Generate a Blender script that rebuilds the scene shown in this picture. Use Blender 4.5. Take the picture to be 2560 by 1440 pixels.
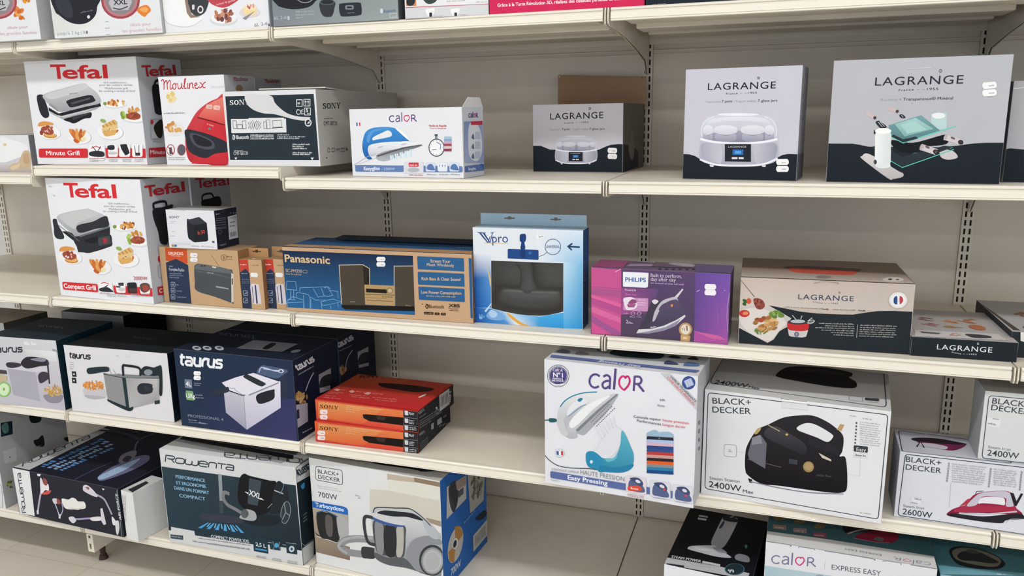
# Shop shelving filled with boxed small appliances.
# Units are metres: x runs along the shelving, y into it (y = 0 is the shelf front), z up.
import bpy, bmesh, math, random
from mathutils import Matrix, Vector, Euler
from mathutils.geometry import tessellate_polygon

for o in list(bpy.data.objects):
    bpy.data.objects.remove(o)
SC = bpy.context.scene
COL = SC.collection

# ------------------------------------------------------------------ camera
cd = bpy.data.cameras.new('camera')
cam = bpy.data.objects.new('camera', cd)
COL.objects.link(cam)
cd.sensor_fit = 'HORIZONTAL'
cd.sensor_width = 36.0
cd.lens = 1986.24 / 2560 * 36.0
cd.clip_start = 0.05
cam.matrix_world = (Matrix.Translation((2.26715, -1.94935, 1.39498))
                    @ Matrix.Rotation(math.radians(18.58528), 4, 'Z')
                    @ Matrix.Rotation(math.radians(-12.28837), 4, 'X')
                    @ Matrix.Rotation(math.radians(0.88837), 4, 'Y')
                    @ Matrix.Rotation(math.radians(90), 4, 'X'))
SC.camera = cam

# ------------------------------------------------------------------ light
SC.view_settings.view_transform = 'Standard'
SC.view_settings.look = 'None'
SC.view_settings.gamma = 1.0
SC.view_settings.use_curve_mapping = False
SC.view_settings.exposure = 0.24
wd = bpy.data.worlds.new('store_ambient')
SC.world = wd
wd.use_nodes = True
wd.node_tree.nodes['Background'].inputs['Color'].default_value = (0.91, 0.955, 1.0, 1)
wd.node_tree.nodes['Background'].inputs['Strength'].default_value = 1.0

CEIL = 2.95
FLOOR = -0.165
LAMPS = [(x, y) for y in (-1.35, -3.9, -6.4) for x in (-1.2, 0.6, 2.4, 4.2)]
for lx, ly in LAMPS:
    ld = bpy.data.lights.new('tube_light', 'AREA')
    ld.shape = 'RECTANGLE'
    ld.size, ld.size_y = 1.5, 0.22
    ld.energy = {-1.35: 21.0, -3.9: 27.0, -6.4: 31.0}[ly]
    ld.color = (1.0, 1.0, 0.995)
    lo = bpy.data.objects.new('tube_light', ld)
    COL.objects.link(lo)
    lo.location = (lx, ly, CEIL - 0.075)


# ------------------------------------------------------------------ materials
def lin(c):
    return c / 12.92 if c <= 0.04045 else ((c + 0.055) / 1.055) ** 2.4


def hexlin(h):
    return [lin(int(h[i:i + 2], 16) / 255) for i in (0, 2, 4)]


def material(name, color=None, rough=0.5, attr=None, noise=0.0, nscale=40, coat=0.0, metallic=0.0, bump=0.0, spec=0.5):
    m = bpy.data.materials.new(name)
    m.use_nodes = True
    nt = m.node_tree
    b = nt.nodes['Principled BSDF']
    b.inputs['Roughness'].default_value = rough
    b.inputs['Metallic'].default_value = metallic
    b.inputs['Coat Weight'].default_value = coat
    b.inputs['Coat Roughness'].default_value = 0.12
    b.inputs['Specular IOR Level'].default_value = spec
    src = None
    if attr:
        a = nt.nodes.new('ShaderNodeAttribute')
        a.attribute_name = attr
        src = a.outputs['Color']
    else:
        b.inputs['Base Color'].default_value = (*color, 1)
    if noise or bump:
        tc = nt.nodes.new('ShaderNodeTexCoord')
        nz = nt.nodes.new('ShaderNodeTexNoise')
        nz.inputs['Scale'].default_value = nscale
        nz.inputs['Detail'].default_value = 4
        nt.links.new(tc.outputs['Object'], nz.inputs['Vector'])
    if noise:
        mp = nt.nodes.new('ShaderNodeMapRange')
        mp.inputs['From Min'].default_value = 0.3
        mp.inputs['From Max'].default_value = 0.7
        mp.inputs['To Min'].default_value = 1 - noise
        mp.inputs['To Max'].default_value = 1.0
        nt.links.new(nz.outputs['Fac'], mp.inputs['Value'])
        mx = nt.nodes.new('ShaderNodeMix')
        mx.data_type = 'RGBA'
        mx.blend_type = 'MULTIPLY'
        mx.inputs['Factor'].default_value = 1.0
        if src:
            nt.links.new(src, mx.inputs[6])
        else:
            mx.inputs[6].default_value = (*color, 1)
        nt.links.new(mp.outputs['Result'], mx.inputs[7])
        src = mx.outputs[2]
    if src:
        nt.links.new(src, b.inputs['Base Color'])
    if bump:
        bp = nt.nodes.new('ShaderNodeBump')
        bp.inputs['Strength'].default_value = bump
        bp.inputs['Distance'].default_value = 0.002
        nt.links.new(nz.outputs['Fac'], bp.inputs['Height'])
        nt.links.new(bp.outputs['Normal'], b.inputs['Normal'])
    return m


M_PRINT = material('printed_card', attr='print', rough=0.45, noise=0.03, nscale=9, spec=0.1)
M_FILM = material('film_wrapped_card', attr='print', rough=0.35, spec=0.2, coat=0.6, bump=0.25, nscale=22)
M_SHELF = material('cream_enamel', hexlin('ded6c8'), rough=0.42, noise=0.07, nscale=14)
M_RAIL = material('price_rail_plastic', hexlin('dbd5c9'), rough=0.3, noise=0.03, nscale=20)
M_PANEL = material('back_panel_enamel', hexlin('d8cfc2'), rough=0.5, noise=0.06, nscale=5)
M_DARK = material('slot_shade_black', (0.012, 0.01, 0.009), rough=0.9, noise=0.1)
M_FOOT = material('rusty_foot', hexlin('3c201c'), rough=0.7, noise=0.3, nscale=60)
M_RUST = material('rust_spot', hexlin('b0702a'), rough=0.8, noise=0.3, nscale=200)
M_CEIL = material('ceiling_tile', hexlin('dcdcd8'), rough=0.9, noise=0.05, nscale=30)
M_BLACK = material('black_plastic', (.006, .0065, .007), rough=0.35, noise=0.1, nscale=30)
M_TUBE = bpy.data.materials.new('tube_diffuser')
M_TUBE.use_nodes = True
_e = M_TUBE.node_tree.nodes['Principled BSDF']
_e.inputs['Emission Color'].default_value = (1, .97, .92, 1)
_e.inputs['Emission Strength'].default_value = 3.0


def tile_material():
    m = material('floor_tile', hexlin('b9ad9c'), rough=0.45)
    nt = m.node_tree
    b = nt.nodes['Principled BSDF']
    tc = nt.nodes.new('ShaderNodeTexCoord')
    br = nt.nodes.new('ShaderNodeTexBrick')
    br.offset = 0.0
    br.inputs['Scale'].default_value = 1.0
    br.inputs['Brick Width'].default_value = 0.4
    br.inputs['Row Height'].default_value = 0.4
    br.inputs['Mortar Size'].default_value = 0.0025
    br.inputs['Color1'].default_value = (*hexlin('c4bcb0'), 1)
    br.inputs['Color2'].default_value = (*hexlin('c0b7aa'), 1)
    br.inputs['Mortar'].default_value = (*hexlin('b3aa9b'), 1)
    nt.links.new(tc.outputs['Object'], br.inputs['Vector'])
    nt.links.new(br.outputs['Color'], b.inputs['Base Color'])
    return m


M_TILE = tile_material()


def window_film():
    m = bpy.data.materials.new('clear_window_film')
    m.use_nodes = True
    nt = m.node_tree
    nt.nodes.clear()
    out = nt.nodes.new('ShaderNodeOutputMaterial')
    mx = nt.nodes.new('ShaderNodeMixShader')
    tr = nt.nodes.new('ShaderNodeBsdfTransparent')
    tr.inputs['Color'].default_value = (.86, .88, .88, 1)
    gl = nt.nodes.new('ShaderNodeBsdfGlossy')
    gl.inputs['Roughness'].default_value = 0.12
    nz = nt.nodes.new('ShaderNodeTexNoise')
    nz.inputs['Scale'].default_value = 18
    bp = nt.nodes.new('ShaderNodeBump')
    bp.inputs['Strength'].default_value = 0.35
    nt.links.new(nz.outputs['Fac'], bp.inputs['Height'])
    nt.links.new(bp.outputs['Normal'], gl.inputs['Normal'])
    mx.inputs['Fac'].default_value = 0.06
    nt.links.new(tr.outputs[0], mx.inputs[1])
    nt.links.new(gl.outputs[0], mx.inputs[2])
    nt.links.new(mx.outputs[0], out.inputs[0])
    return m


M_WINDOW = window_film()


# ------------------------------------------------------------------ helpers
def link(name, me, mat, parent=None, loc=None, rotz=None):
    o = bpy.data.objects.new(name, me)
    COL.objects.link(o)
    if mat is not None and not me.materials:
        me.materials.append(mat)
    if parent is not None:
        o.parent = parent
    if loc is not None:
        o.location = loc
    if rotz is not None:
        o.rotation_euler = (0, 0, rotz)
    return o


def tag(o, label=None, cat=None, group=None, kind=None):
    for k, v in (('label', label), ('category', cat), ('group', group), ('kind', kind)):
        if v:
            o[k] = v
    return o


def mesh(name, verts, faces):
    me = bpy.data.meshes.new(name)
    me.from_pydata(verts, [], faces)
    me.update()
    return me


def boxes_mesh(name, bl, bevel=0.0, seg=2):
    """one mesh out of axis-aligned blocks (x0,y0,z0,x1,y1,z1)"""
    bm = bmesh.new()
    for x0, y0, z0, x1, y1, z1 in bl:
        r = bmesh.ops.create_cube(bm, size=1)
        bmesh.ops.transform(bm, verts=r['verts'], matrix=Matrix.Translation(((x0 + x1) / 2, (y0 + y1) / 2, (z0 + z1) / 2))
                            @ Matrix.Diagonal((x1 - x0, y1 - y0, z1 - z0, 1)))
    if bevel:
        bmesh.ops.bevel(bm, geom=bm.edges[:], offset=bevel, segments=seg, affect='EDGES', profile=0.5)
    me = bpy.data.meshes.new(name)
    bm.to_mesh(me)
    bm.free()
    return me


def prism(name, prof, x0, x1, axis='x'):
    """closed profile of (y,z) points extruded along x"""
    n = len(prof)
    v = [(x0, y, z) for y, z in prof] + [(x1, y, z) for y, z in prof]
    f = [(i, (i + 1) % n, n + (i + 1) % n, n + i) for i in range(n)]
    tri = tessellate_polygon([[Vector((y, z, 0)) for y, z in prof]])
    f += [tuple(t) for t in tri] + [tuple(n + k for k in reversed(t)) for t in tri]
    me = mesh(name, v, f)
    bm = bmesh.new()
    bm.from_mesh(me)
    bmesh.ops.recalc_face_normals(bm, faces=bm.faces[:])
    bm.to_mesh(me)
    bm.free()
    return me


# ------------------------------------------------------------------ the room
fl = link('floor', mesh('floor', [(-6, -8, FLOOR), (9, -8, FLOOR), (9, 1.2, FLOOR), (-6, 1.2, FLOOR)], [(0, 1, 2, 3)]), M_TILE)
tag(fl, 'beige tiled shop floor under the shelving', 'floor', kind='structure')
ce = link('ceiling', mesh('ceiling', [(-6, -8, CEIL), (9, -8, CEIL), (9, 1.2, CEIL), (-6, 1.2, CEIL)], [(3, 2, 1, 0)]), M_CEIL)
tag(ce, 'pale ceiling above the aisle', 'ceiling', kind='structure')
wl = link('wall_back', mesh('wall_back', [(-6, 1.2, FLOOR), (9, 1.2, FLOOR), (9, 1.2, CEIL), (-6, 1.2, CEIL)], [(0, 1, 2, 3)]), M_CEIL)
tag(wl, 'plain wall behind the shelving', 'wall', kind='structure')

# ------------------------------------------------------------------ shelving
W = 0.93            # bay width
D = 0.6227          # front edge to back panel
Z1, Z2H, Z2, Z3, Z4, Z5 = 1.6389, 1.2585, 1.2303, 0.8302, 0.4261, 0.0055   # shelf surfaces
BAYS = range(-1, 4)
BAYNAME = {-1: 'far left', 0: 'left', 1: 'middle', 2: 'right', 3: 'far right'}

for k in BAYS:
    x0, x1 = k * W + 0.0168, (k + 1) * W - 0.0168
    zs = 1.585
    v, f = [], []
    prof = [(D + .004, FLOOR), (D + .004, zs - .012), (D, zs - .010), (D - .004, zs - .004), (D - .004, zs), (D + .006, zs + .002), (D + .006, CEIL - .6),
            (D + .016, CEIL - .6), (D + .016, FLOOR)]
    o = link('back_panel', prism('back_panel', prof, x0, x1), M_PANEL)
    tag(o, 'beige metal back panel of the %s bay behind its shelves' % BAYNAME[k], 'back panel', 'back panels of the shelving')

PITCH = 0.0251
for k in range(-1, 5):
    x = k * W
    nm = ['at the far left', 'first from the left', 'second from the left', 'third from the left', 'fourth from the left', 'at the far right'][k + 1]
    root = bpy.data.objects.new('upright_post', None)
    COL.objects.link(root)
    root.location = (x, D, FLOOR)
    tag(root, 'slotted cream upright post between two bays, %s' % nm, 'shelving post', 'slotted upright posts')
    bl = [(-.016, -.002, .04, -.0095, .004, 2.5), (-.0042, -.002, .04, .0042, .004, 2.5), (.0095, -.002, .04, .016, .004, 2.5),
          (-.016, .008, .04, .016, .022, 2.5)]
    z = .04
    while z < 2.46:
        for a, b in ((-.0095, -.0042), (.0042, .0095)):
            bl.append((a, -.002, z, b, .004, z + .0085))
        z += PITCH
    link('slotted_channel', boxes_mesh('slotted_channel', bl), M_SHELF, root)
    link('painted_slot_shade', boxes_mesh('painted_slot_shade', [(-.0125, .0015, .05, .0125, .0078, 2.45)]), M_DARK, root)  # near-black block paints the shade seen through the slots
    # base leg: a box section running forward to the front of the bottom shelf
    y0 = -D + .02
    bl = [(-.014, y0, .052, -.012, -.002, .122), (.012, y0, .052, .014, -.002, .122), (-.012, y0 + .002, .118, .012, -.002, .122),
          (-.014, y0 - .002, .052, -.006, y0, .122), (.003, y0 - .002, .052, .014, y0, .122)]
    for a, b in ((.052, .063), (.084, .105), (.116, .122)):
        bl.append((-.006, y0 - .002, a, .003, y0, b))
    leg = link('base_leg', boxes_mesh('base_leg', bl), M_SHELF, root)
    bm = bmesh.new()
    bmesh.ops.create_cone(bm, cap_ends=True, segments=20, radius1=.016, radius2=.012, depth=.016, matrix=Matrix.Translation((0, y0 + .045, .008)))
    bmesh.ops.create_cone(bm, cap_ends=True, segments=12, radius1=.009, radius2=.011, depth=.04, matrix=Matrix.Translation((0, y0 + .045, .033)))
    me = bpy.data.meshes.new('levelling_foot')
    bm.to_mesh(me)
    bm.free()
    link('levelling_foot', me, M_FOOT, leg)

RAIL = [(.010, .0004), (.004, .0012), (-.001, .0004), (-.0035, -.0022), (-.0036, -.0050), (-.0010, -.0066), (-.0008, -.0092), (-.0046, -.0104),
        (-.0062, -.0230), (-.0066, -.0245), (-.0052, -.0262), (-.0056, -.0290), (-.0030, -.0305), (.0040, -.0300), (.010, -.0240)]


def shelf_parts(base):
    x0, x1 = .005, W - .005
    bl = [(x0, .009, -.0022, x1, D - .004, 0), (x0, D - .006, -.038, x1, D - .004, -.002)]
    deck = boxes_mesh('shelf_deck', bl)
    rail = prism('price_rail', RAIL, x0 + .0045, x1 - .0045)
    ribs = [boxes_mesh('underside_rib', [(x0 + .03, y, -.020 - t, x1 - .03, y + w, -.0024)], .002, 1)
            for y, w, t in ((.035, .09, .006), (.20, .11, .010), (.40, .13, .008))]
    hb = .052 if base else .128
    prof = [(-.0045, .0006), (D - .004, .0006), (D - .004, -hb), (D - .008, -hb), (D - .024, -.116), (D - .055, -.088), (.41, -.066), (.24, -.048), (.10, -.041), (.012, -.040),
            (-.004, -.036), (-.0075, -.028), (-.0065, -.008)]
    if base:
        prof = [(-.0045, .0006), (D - .004, .0006), (D - .004, -.034), (.006, -.034), (-.004, -.032), (-.0075, -.026), (-.0065, -.008)]
    br = [prism('shelf_bracket', prof, a, a + .0026) for a in (.0022, W - .0048)]
    return deck, rail, ribs, br


KIT = {b: shelf_parts(b) for b in (False, True)}
ROWS = [('top', {k: Z1 for k in BAYS}), ('second', {-1: Z2, 0: Z2H, 1: Z2, 2: Z2, 3: Z2}), ('third', {k: Z3 for k in BAYS}),
        ('fourth', {k: Z4 for k in BAYS}), ('bottom', {k: Z5 for k in BAYS})]
for rn, zz in ROWS:
    deck, rail, ribs, br = KIT[rn == 'bottom']
    for k in BAYS:
        root = link('metal_shelf', deck, M_SHELF, None, (k * W, 0, zz[k]))
        tag(root, 'cream metal shelf with a ribbed price rail, %s row of the %s bay' % (rn, BAYNAME[k]), 'shelf', 'cream metal shelves')
        link('price_rail', rail, M_RAIL, root)
        for r in ribs:
            link('underside_rib', r, M_SHELF, root)
        for b in br:
            link('shelf_bracket', b, M_SHELF, root)
        if rn == 'top' and k == 1:
            link('rust_spot', boxes_mesh('rust_spot', [(.2, .0335, -.0268, .211, .037, -.018)], .0015, 2), M_RUST, root)

# ceiling lamps that light the aisle
for lx, ly in LAMPS:
    root = link('ceiling_lamp', boxes_mesh('ceiling_lamp', [(-.8, -.16, -.06, .8, .16, 0)], .01, 2), M_CEIL, None, (lx, ly, CEIL))
    tag(root, 'long fluorescent ceiling lamp above the aisle', 'lamp', 'fluorescent ceiling lamps')
    for s in (-.06, .06):
        bm = bmesh.new()
        bmesh.ops.create_cone(bm, cap_ends=True, segments=16, radius1=.013, radius2=.013, depth=1.5,
                              matrix=Matrix.Translation((0, s, -.0745)) @ Matrix.Rotation(math.pi / 2, 4, 'Y'))
        me = bpy.data.meshes.new('fluorescent_tube')
        bm.to_mesh(me)
        bm.free()
        link('fluorescent_tube', me, M_TUBE, root)

# ------------------------------------------------------------------ cartons
# Each carton: p = x, y, yaw, width, depth, height; z = surface it stands on; col = card colour of front, top, right, left, with shaded faces painted darker;
# art = printed shapes in the plane of a face ("part|face" starts a new printed part), points in steps of 0.25 mm, each relative to the one before it.
BOXES = []

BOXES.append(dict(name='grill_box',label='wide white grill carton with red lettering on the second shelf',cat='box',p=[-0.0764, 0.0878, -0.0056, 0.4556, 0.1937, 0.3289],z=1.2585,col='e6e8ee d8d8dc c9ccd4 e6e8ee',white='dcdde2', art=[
'|F',('T','d22c33','T','B',436,1089,259,-5,169),('T','d22c33','efal','B',625,1085,733,-15,156),('T','55555c','Gril multifonction,','r',1280,1007,366,-9,22),('T','55555c','pour des cuissons variées','r',1207,979,520,-13,22),
('T','55555c','Multifunction grill','r',1289,937,356,-9,22),('T','55555c','for cooking a variety of food','r',1190,906,562,-12,22),'grill_picture|F',('C','26282e',147,876,107,14,22,-66,30,-108,4,-94,-68,-27,-60,37,-31,86),
('P','1d1f24',321,731,156,-80,706,118,10,-41,-670,-109,-71,9,-134,59),('C','c8cbcf>9da0a5',268,894,347,73,331,52,92,-47,118,-83,32,-116,-250,-45,-364,-56,-140,26,-146,111),
('C','c9ccd0',302,889,352,68,286,47,66,-44,-240,-62,-360,-68),('P','8e9196',331,762,130,-83,19,-10,-13,44,-111,71),('P','a3a6ab',316,681,174,-74,691,121,-69,-34,-566,-122,-184,73),
('P','c4c6c9',454,636,58,-20,624,107,-208,-56,-378,-71),('C','23252a',644,808,193,38,204,24,57,-40,-2,-40,-194,-36,-197,-30,-53,35),('P','4d5057',695,782,332,62,10,-23,-316,-63),('m','7a7d82',107,702,884,144,12,18),
('C','1b1d22',550,576,208,40,166,31,98,8,-23,-65,-106,-10,-167,-56,-83,16),('P','35373d',695,609,312,52,9,-18,-308,-80),'food_picture#k945|F',('E','d9dade',1424,742,178,4,-4,-45),('E','f2f2f4',1426,754,170,4,-4,-42),
('E','7d9a4a',1261,760,31,0,-3,-21),('b','8a4a22 c4813a d99a4a b5622a e0b070',22,945,1429,774,139,-3,-6,-36,22,1.3,999),'food_picture#s1085|F',('E','d9dade',1669,570,175,-22,-16,-50),('E','f4f4f6',1670,582,167,-21,-16,-47),
('b','8fae4c a8c464 7d9a3c',9,1085,1550,612,50,-1,-7,-48,28,1.4,999),('b','d99a4a c4813a e0a860',14,1086,1693,670,95,-2,-6,-39,24,1.5,999),('C','9a4a34',1579,612,81,33,95,-7,45,-34,-27,-38,-107,-10,-74,18),
('b','b0604a 86402e a85a3c',8,1087,1688,600,86,-1,-4,-27,27,2.5,999),'food_picture#b395|F',('E','eeeef1',267,413,200,-29,-36,-85),('b','a5523c 8a3a2c b86850',9,395,259,424,125,-1,-11,-60,37,1.5,999),
('E','c98a45',287,372,115,-8,-10,-34),('E','dfae6a',289,380,103,-8,-8,-25),('C','d9974e',100,500,33,40,97,14,116,-20,12,-25,-128,-11,-86,-8),('E','9c4a38',250,435,103,-30,-32,-47),
('b','c07a68 e8d8d4 7d3226',6,400,262,440,63,0,-5,-28,18,2,999),'food_picture#f635|F',('E','ececf0',773,349,196,-14,-26,-90),('E','d98a45',660,404,30,-51,-27,-11),('E','c97038',700,396,24,-54,-28,-9),
('E','e0a05a',751,400,10,-57,-28,-6),('E','b8602e',802,395,-23,-58,-27,4),('E','d98a45',840,384,-47,-51,-23,11),('E','c97038',702,349,42,-46,-24,-14),('E','e0a05a',751,338,30,-51,-26,-11),('E','b8602e',804,349,17,-56,-28,-7),
('E','e8e0b0',840,322,44,0,-5,-28),('E','c06030',718,298,42,-20,-18,-19),'food_picture#w895|F',('E','efeff2',1294,408,202,-16,-25,-94),('E','8fae5c',1198,549,42,-13,-13,-20),
('P','dcb06a',1172,476,-2,8,4,6,9,6,176,62,11,3,10,-1,9,-6,28,-26,4,-8,-2,-6,-9,-4,-193,-72,-11,-3,-9,2,-6,7),('L','a8743a',12,0,1188,488,34,-33),('L','a8743a',12,0,1242,506,34,-34),('L','a8743a',12,0,1296,524,34,-34),
('L','a8743a',12,0,1350,541,34,-33),('P','e0c088',1162,444,1,8,6,6,10,4,213,39,11,0,8,-3,6,-8,8,-20,1,-8,-4,-7,-10,-4,-220,-55,-11,-1,-7,3,-4,8),('b','c8483a 6f9a3c e8e0c0 d89858',12,895,1306,419,108,-1,-3,-21,24,2,999),
('P','d8aa64',1173,395,-4,10,5,7,14,4,202,24,14,0,4,-5,-4,-11,-24,-33,-10,-11,-14,-8,-17,-4,-105,-14,-17,0,-14,5,-10,9),'|F',
('P','cf2f38',56,181,5,12,11,8,17,2,774,-1,15,-2,9,-7,1,-13,-10,-74,-4,-12,-11,-8,-16,-2,-775,2,-16,3,-10,8,-1,12),('T','f4f4f6','Minute Grill','B',180,117,564,1,57),('P','cf2f38',1185,208,635,-7,-8,-115,-634,-2),
'accessory_picture#1|F',('P','f0f0f3',909,227,6,14,13,8,18,3,206,-1,18,-2,9,-9,1,-13,-23,-147,-5,-14,-13,-8,-18,-3,-208,-1,-17,3,-10,8,-1,14),('C','2c2e34',914,154,114,20,118,-15,1,-54,-111,-8,-119,15),
('L','c8565a',11,0,952,206,85,26,76,-27),('L','2c2e34',12,0,976,229,68,-78,63,77),'accessory_picture#2|F',('P','eeeef1',1232,226,6,14,12,8,18,3,94,0,17,-3,9,-8,2,-14,-16,-104,-6,-14,-12,-8,-17,-3,-95,0,-18,3,-9,8,-1,14),
('C','2a2c31',1228,236,100,7,-3,-53,-95,0),('E','c4c4c8',1292,144,79,0,-3,-18),'accessory_picture#3|F',('P','eeeef1',1410,226,5,14,12,8,18,2,113,0,16,-2,10,-9,1,-13,-15,-104,-6,-13,-11,-9,-18,-2,-113,0,-18,2,-9,8,-1,14),
('P','26282d',1430,239,0,7,4,4,9,2,77,5,9,-1,6,-3,4,-7,27,-91,0,-7,-4,-6,-7,-4,-46,-19,-9,-2,-7,1,-5,5,-38,56,-4,7,-4,8,-2,7),'accessory_picture#4|F',
('P','eeeef1',1619,234,6,13,11,8,18,3,102,-1,16,-2,10,-9,1,-13,-16,-111,-5,-13,-12,-8,-17,-3,-103,0,-16,2,-10,9,-1,13),('L','3a3c42',10,0,1658,235,2,-122),('L','3a3c42',10,0,1727,242,-15,-106),
('P','33353b',1665,151,68,0,-5,-38,-68,0),'|F',('m','a9a9b0',215,898,60,152,1,14),('m','a9a9b0',397,894,38,152,1,14),('m','a9a9b0',338,1220,62,149,0,14),('m','a9a9b0',520,1217,40,149,0,14),('m','a9a9b0',111,1438,62,146,1,14),
('m','a9a9b0',293,1434,40,147,1,14),('m','a9a9b0',811,1633,63,145,0,14),('m','a9a9b0',993,1630,41,145,1,14),('m','c8888c',111,900,73,252,-3,16),'|R',('T','b8323a','T','B',82,1078,156,12,128),
('T','b8323a','efal','B',195,1087,473,38,120),'grill_side_picture|R',('M','24262b',29,0,259,970,31,60,126,20),('C','24262b',218,968,123,11,51,-89,-38,-253,-119,-10,-24,79),'|R',
('L','9a9ca4',7,1,124,537,4,10,9,7,14,2,166,4,14,-2,8,-6,2,-10,-21,-201,-4,-11,-10,-6,-14,-3,-169,-6,-14,1,-7,6,-2,10),'grill_side_picture#b|R',('C','2a2824',168,464,152,89,-19,-199,-78,-21),'|R',
('E','c8343c',146,525,25,0,-4,-27),('m','98989f',755,129,298,173,-6,14),('m','98989f',950,125,275,174,-6,14),('P','b8323a',46,205,287,1,-7,-120,-298,3),('T','e8d8dc','Minute','B',58,130,251,-12,49),'|F',
('P','c9cbd0',414,1313,244,0,0,0,-246,0),('P','b9bbc1',1209,1313,227,0,-2,-6,-224,4),]))
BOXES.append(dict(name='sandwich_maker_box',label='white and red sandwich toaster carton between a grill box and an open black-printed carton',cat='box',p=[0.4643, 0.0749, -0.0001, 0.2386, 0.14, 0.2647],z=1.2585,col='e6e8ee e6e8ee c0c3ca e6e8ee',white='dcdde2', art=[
'|F',('M','c02c36',12,0,44,1008,22,18,18,-24,-12,-94),('M','c02c36',12,0,74,967,38,41,16,-6,-5,-93),('M','c02c36',11,0,125,968,34,40,19,-5,-13,-77,12,-15,22,16),('M','c02c36',11,0,233,974,-25,-18,3,-41,27,-3,16,32,-11,30,-10,0),
('M','c02c36',11,0,256,968,26,0,3,-47,19,-9,28,21,10,41,-4,-53,20,-5),('M','c02c36',11,0,366,933,40,81,-6,12,-15,-23,-7,-82,26,-5),('M','c02c36',11,0,428,974,-7,-52,16,-6),
('M','c02c36',11,0,455,974,-5,-64,10,46,28,18,12,-6,-3,-46,19,-6),('M','c02c36',11,0,524,939,41,18,-12,17,-21,-17,4,-41,32,-3,28,21),('M','c02c36',11,0,606,974,19,-6,29,-52,26,6),('M','c02c36',11,0,690,980,-33,-17,-36,-41,-26,-6),
('T','c9c9cf','accessimo','r',765,909,242,0,28),'cheese_picture|F',('b','ead9a4 e0c880 f0e4bc',9,5,168,812,58,-1,-8,-58,33,1.3,999),'|F',('m','8a8a92',598,30,618,319,3,18),'food_picture|F',('E','e2e2e6',162,437,146,-1,-11,-85),
('b','c98e52 b5713a dba868 e0c090',18,7,163,448,109,-1,-8,-62,33,1.7,999),'toaster_picture|F',('C','d04850>b42832',952,783,-132,-2,-146,-51,-154,-97,-114,-129,-66,-94,-32,-183,50,-185,250,-28,294,-3),
('P','c8323c',374,20,530,3,48,761,-269,-125),('C','e6887a>d04440',952,778,-134,-11,-148,-65,-119,-113,15,-22,208,-38,172,-59),('M','7a1c28',16,0,531,572,138,-35,273,-67),
('C','2c3038',334,429,212,-28,206,-59,181,-80,-10,-94,-194,-29,-130,-51,-124,21,-127,67,-28,139),('C','4a4e58',401,388,141,-23,169,-73,18,-80,-118,-22,-157,44,-62,81),('C','23262d',434,362,123,-22,127,-56,6,-50,-111,-8,-112,38),
('m','e8b0ac',200,654,487,103,-30,21),('E','5a8a80',684,436,21,0,-2,-14),'caption_icon#1|F',('E','a03c44',78,186,63,0,-9,-68),('E','e4e6ea',78,186,52,0,-8,-60),('P','4a4c54',59,213,38,7,8,-82,-48,-7),
('L','b03c44',10,0,42,228,72,-86),'caption_icon#2|F',('E','a03c44',240,186,62,0,-9,-68),('E','5a5c66',240,186,53,0,-8,-59),'|F',('m','a9a9b0',573,33,86,258,1,14),('m','a9a9b0',768,30,64,258,0,14),'price_sticker#1|F',
('P','e6b8b0',667,708,14,14,70,-6,6,-16,-4,-20,-13,-15,-71,7,-6,16),('m','8d8d92',487,705,686,36,-2,12),'price_sticker#2|F',('P','eec0b8',771,695,13,15,76,-5,8,-16,-4,-20,-13,-15,-76,5,-8,16),('m','8d8d92',13,812,674,38,-2,12),
'|R',('M','a83c46',6,0,163,1030,10,8,7,-9,-5,-39),('M','a83c46',6,0,176,1014,16,18,7,-2,-3,-39),('M','a83c46',6,0,198,1016,14,17,9,-2,-6,-31,5,-6,9,6),('M','a83c46',6,0,244,1020,-11,-8,1,-16,12,-1,7,14,-4,11,-5,0),
('M','a83c46',6,0,254,1018,12,1,1,-19,8,-4,13,10,4,17,-2,-22,9,-2),('M','a83c46',6,0,303,1006,18,35,-3,5,-6,-10,-4,-34,12,-2),('M','a83c46',6,0,331,1025,-4,-23,7,-2),('M','a83c46',6,0,343,1025,-3,-27,5,20,13,8,5,-2,-1,-20,8,-2),
('M','a83c46',6,0,374,1012,19,8,-5,8,-10,-8,1,-18,15,0,13,9),('M','a83c46',6,0,412,1029,8,-2,13,-22,13,3),('M','a83c46',6,0,451,1033,-16,-8,-17,-18,-12,-3),'plate_picture|R',('C','a08468',207,920,62,30,65,-34,-66,-59,-63,20),]))
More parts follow.
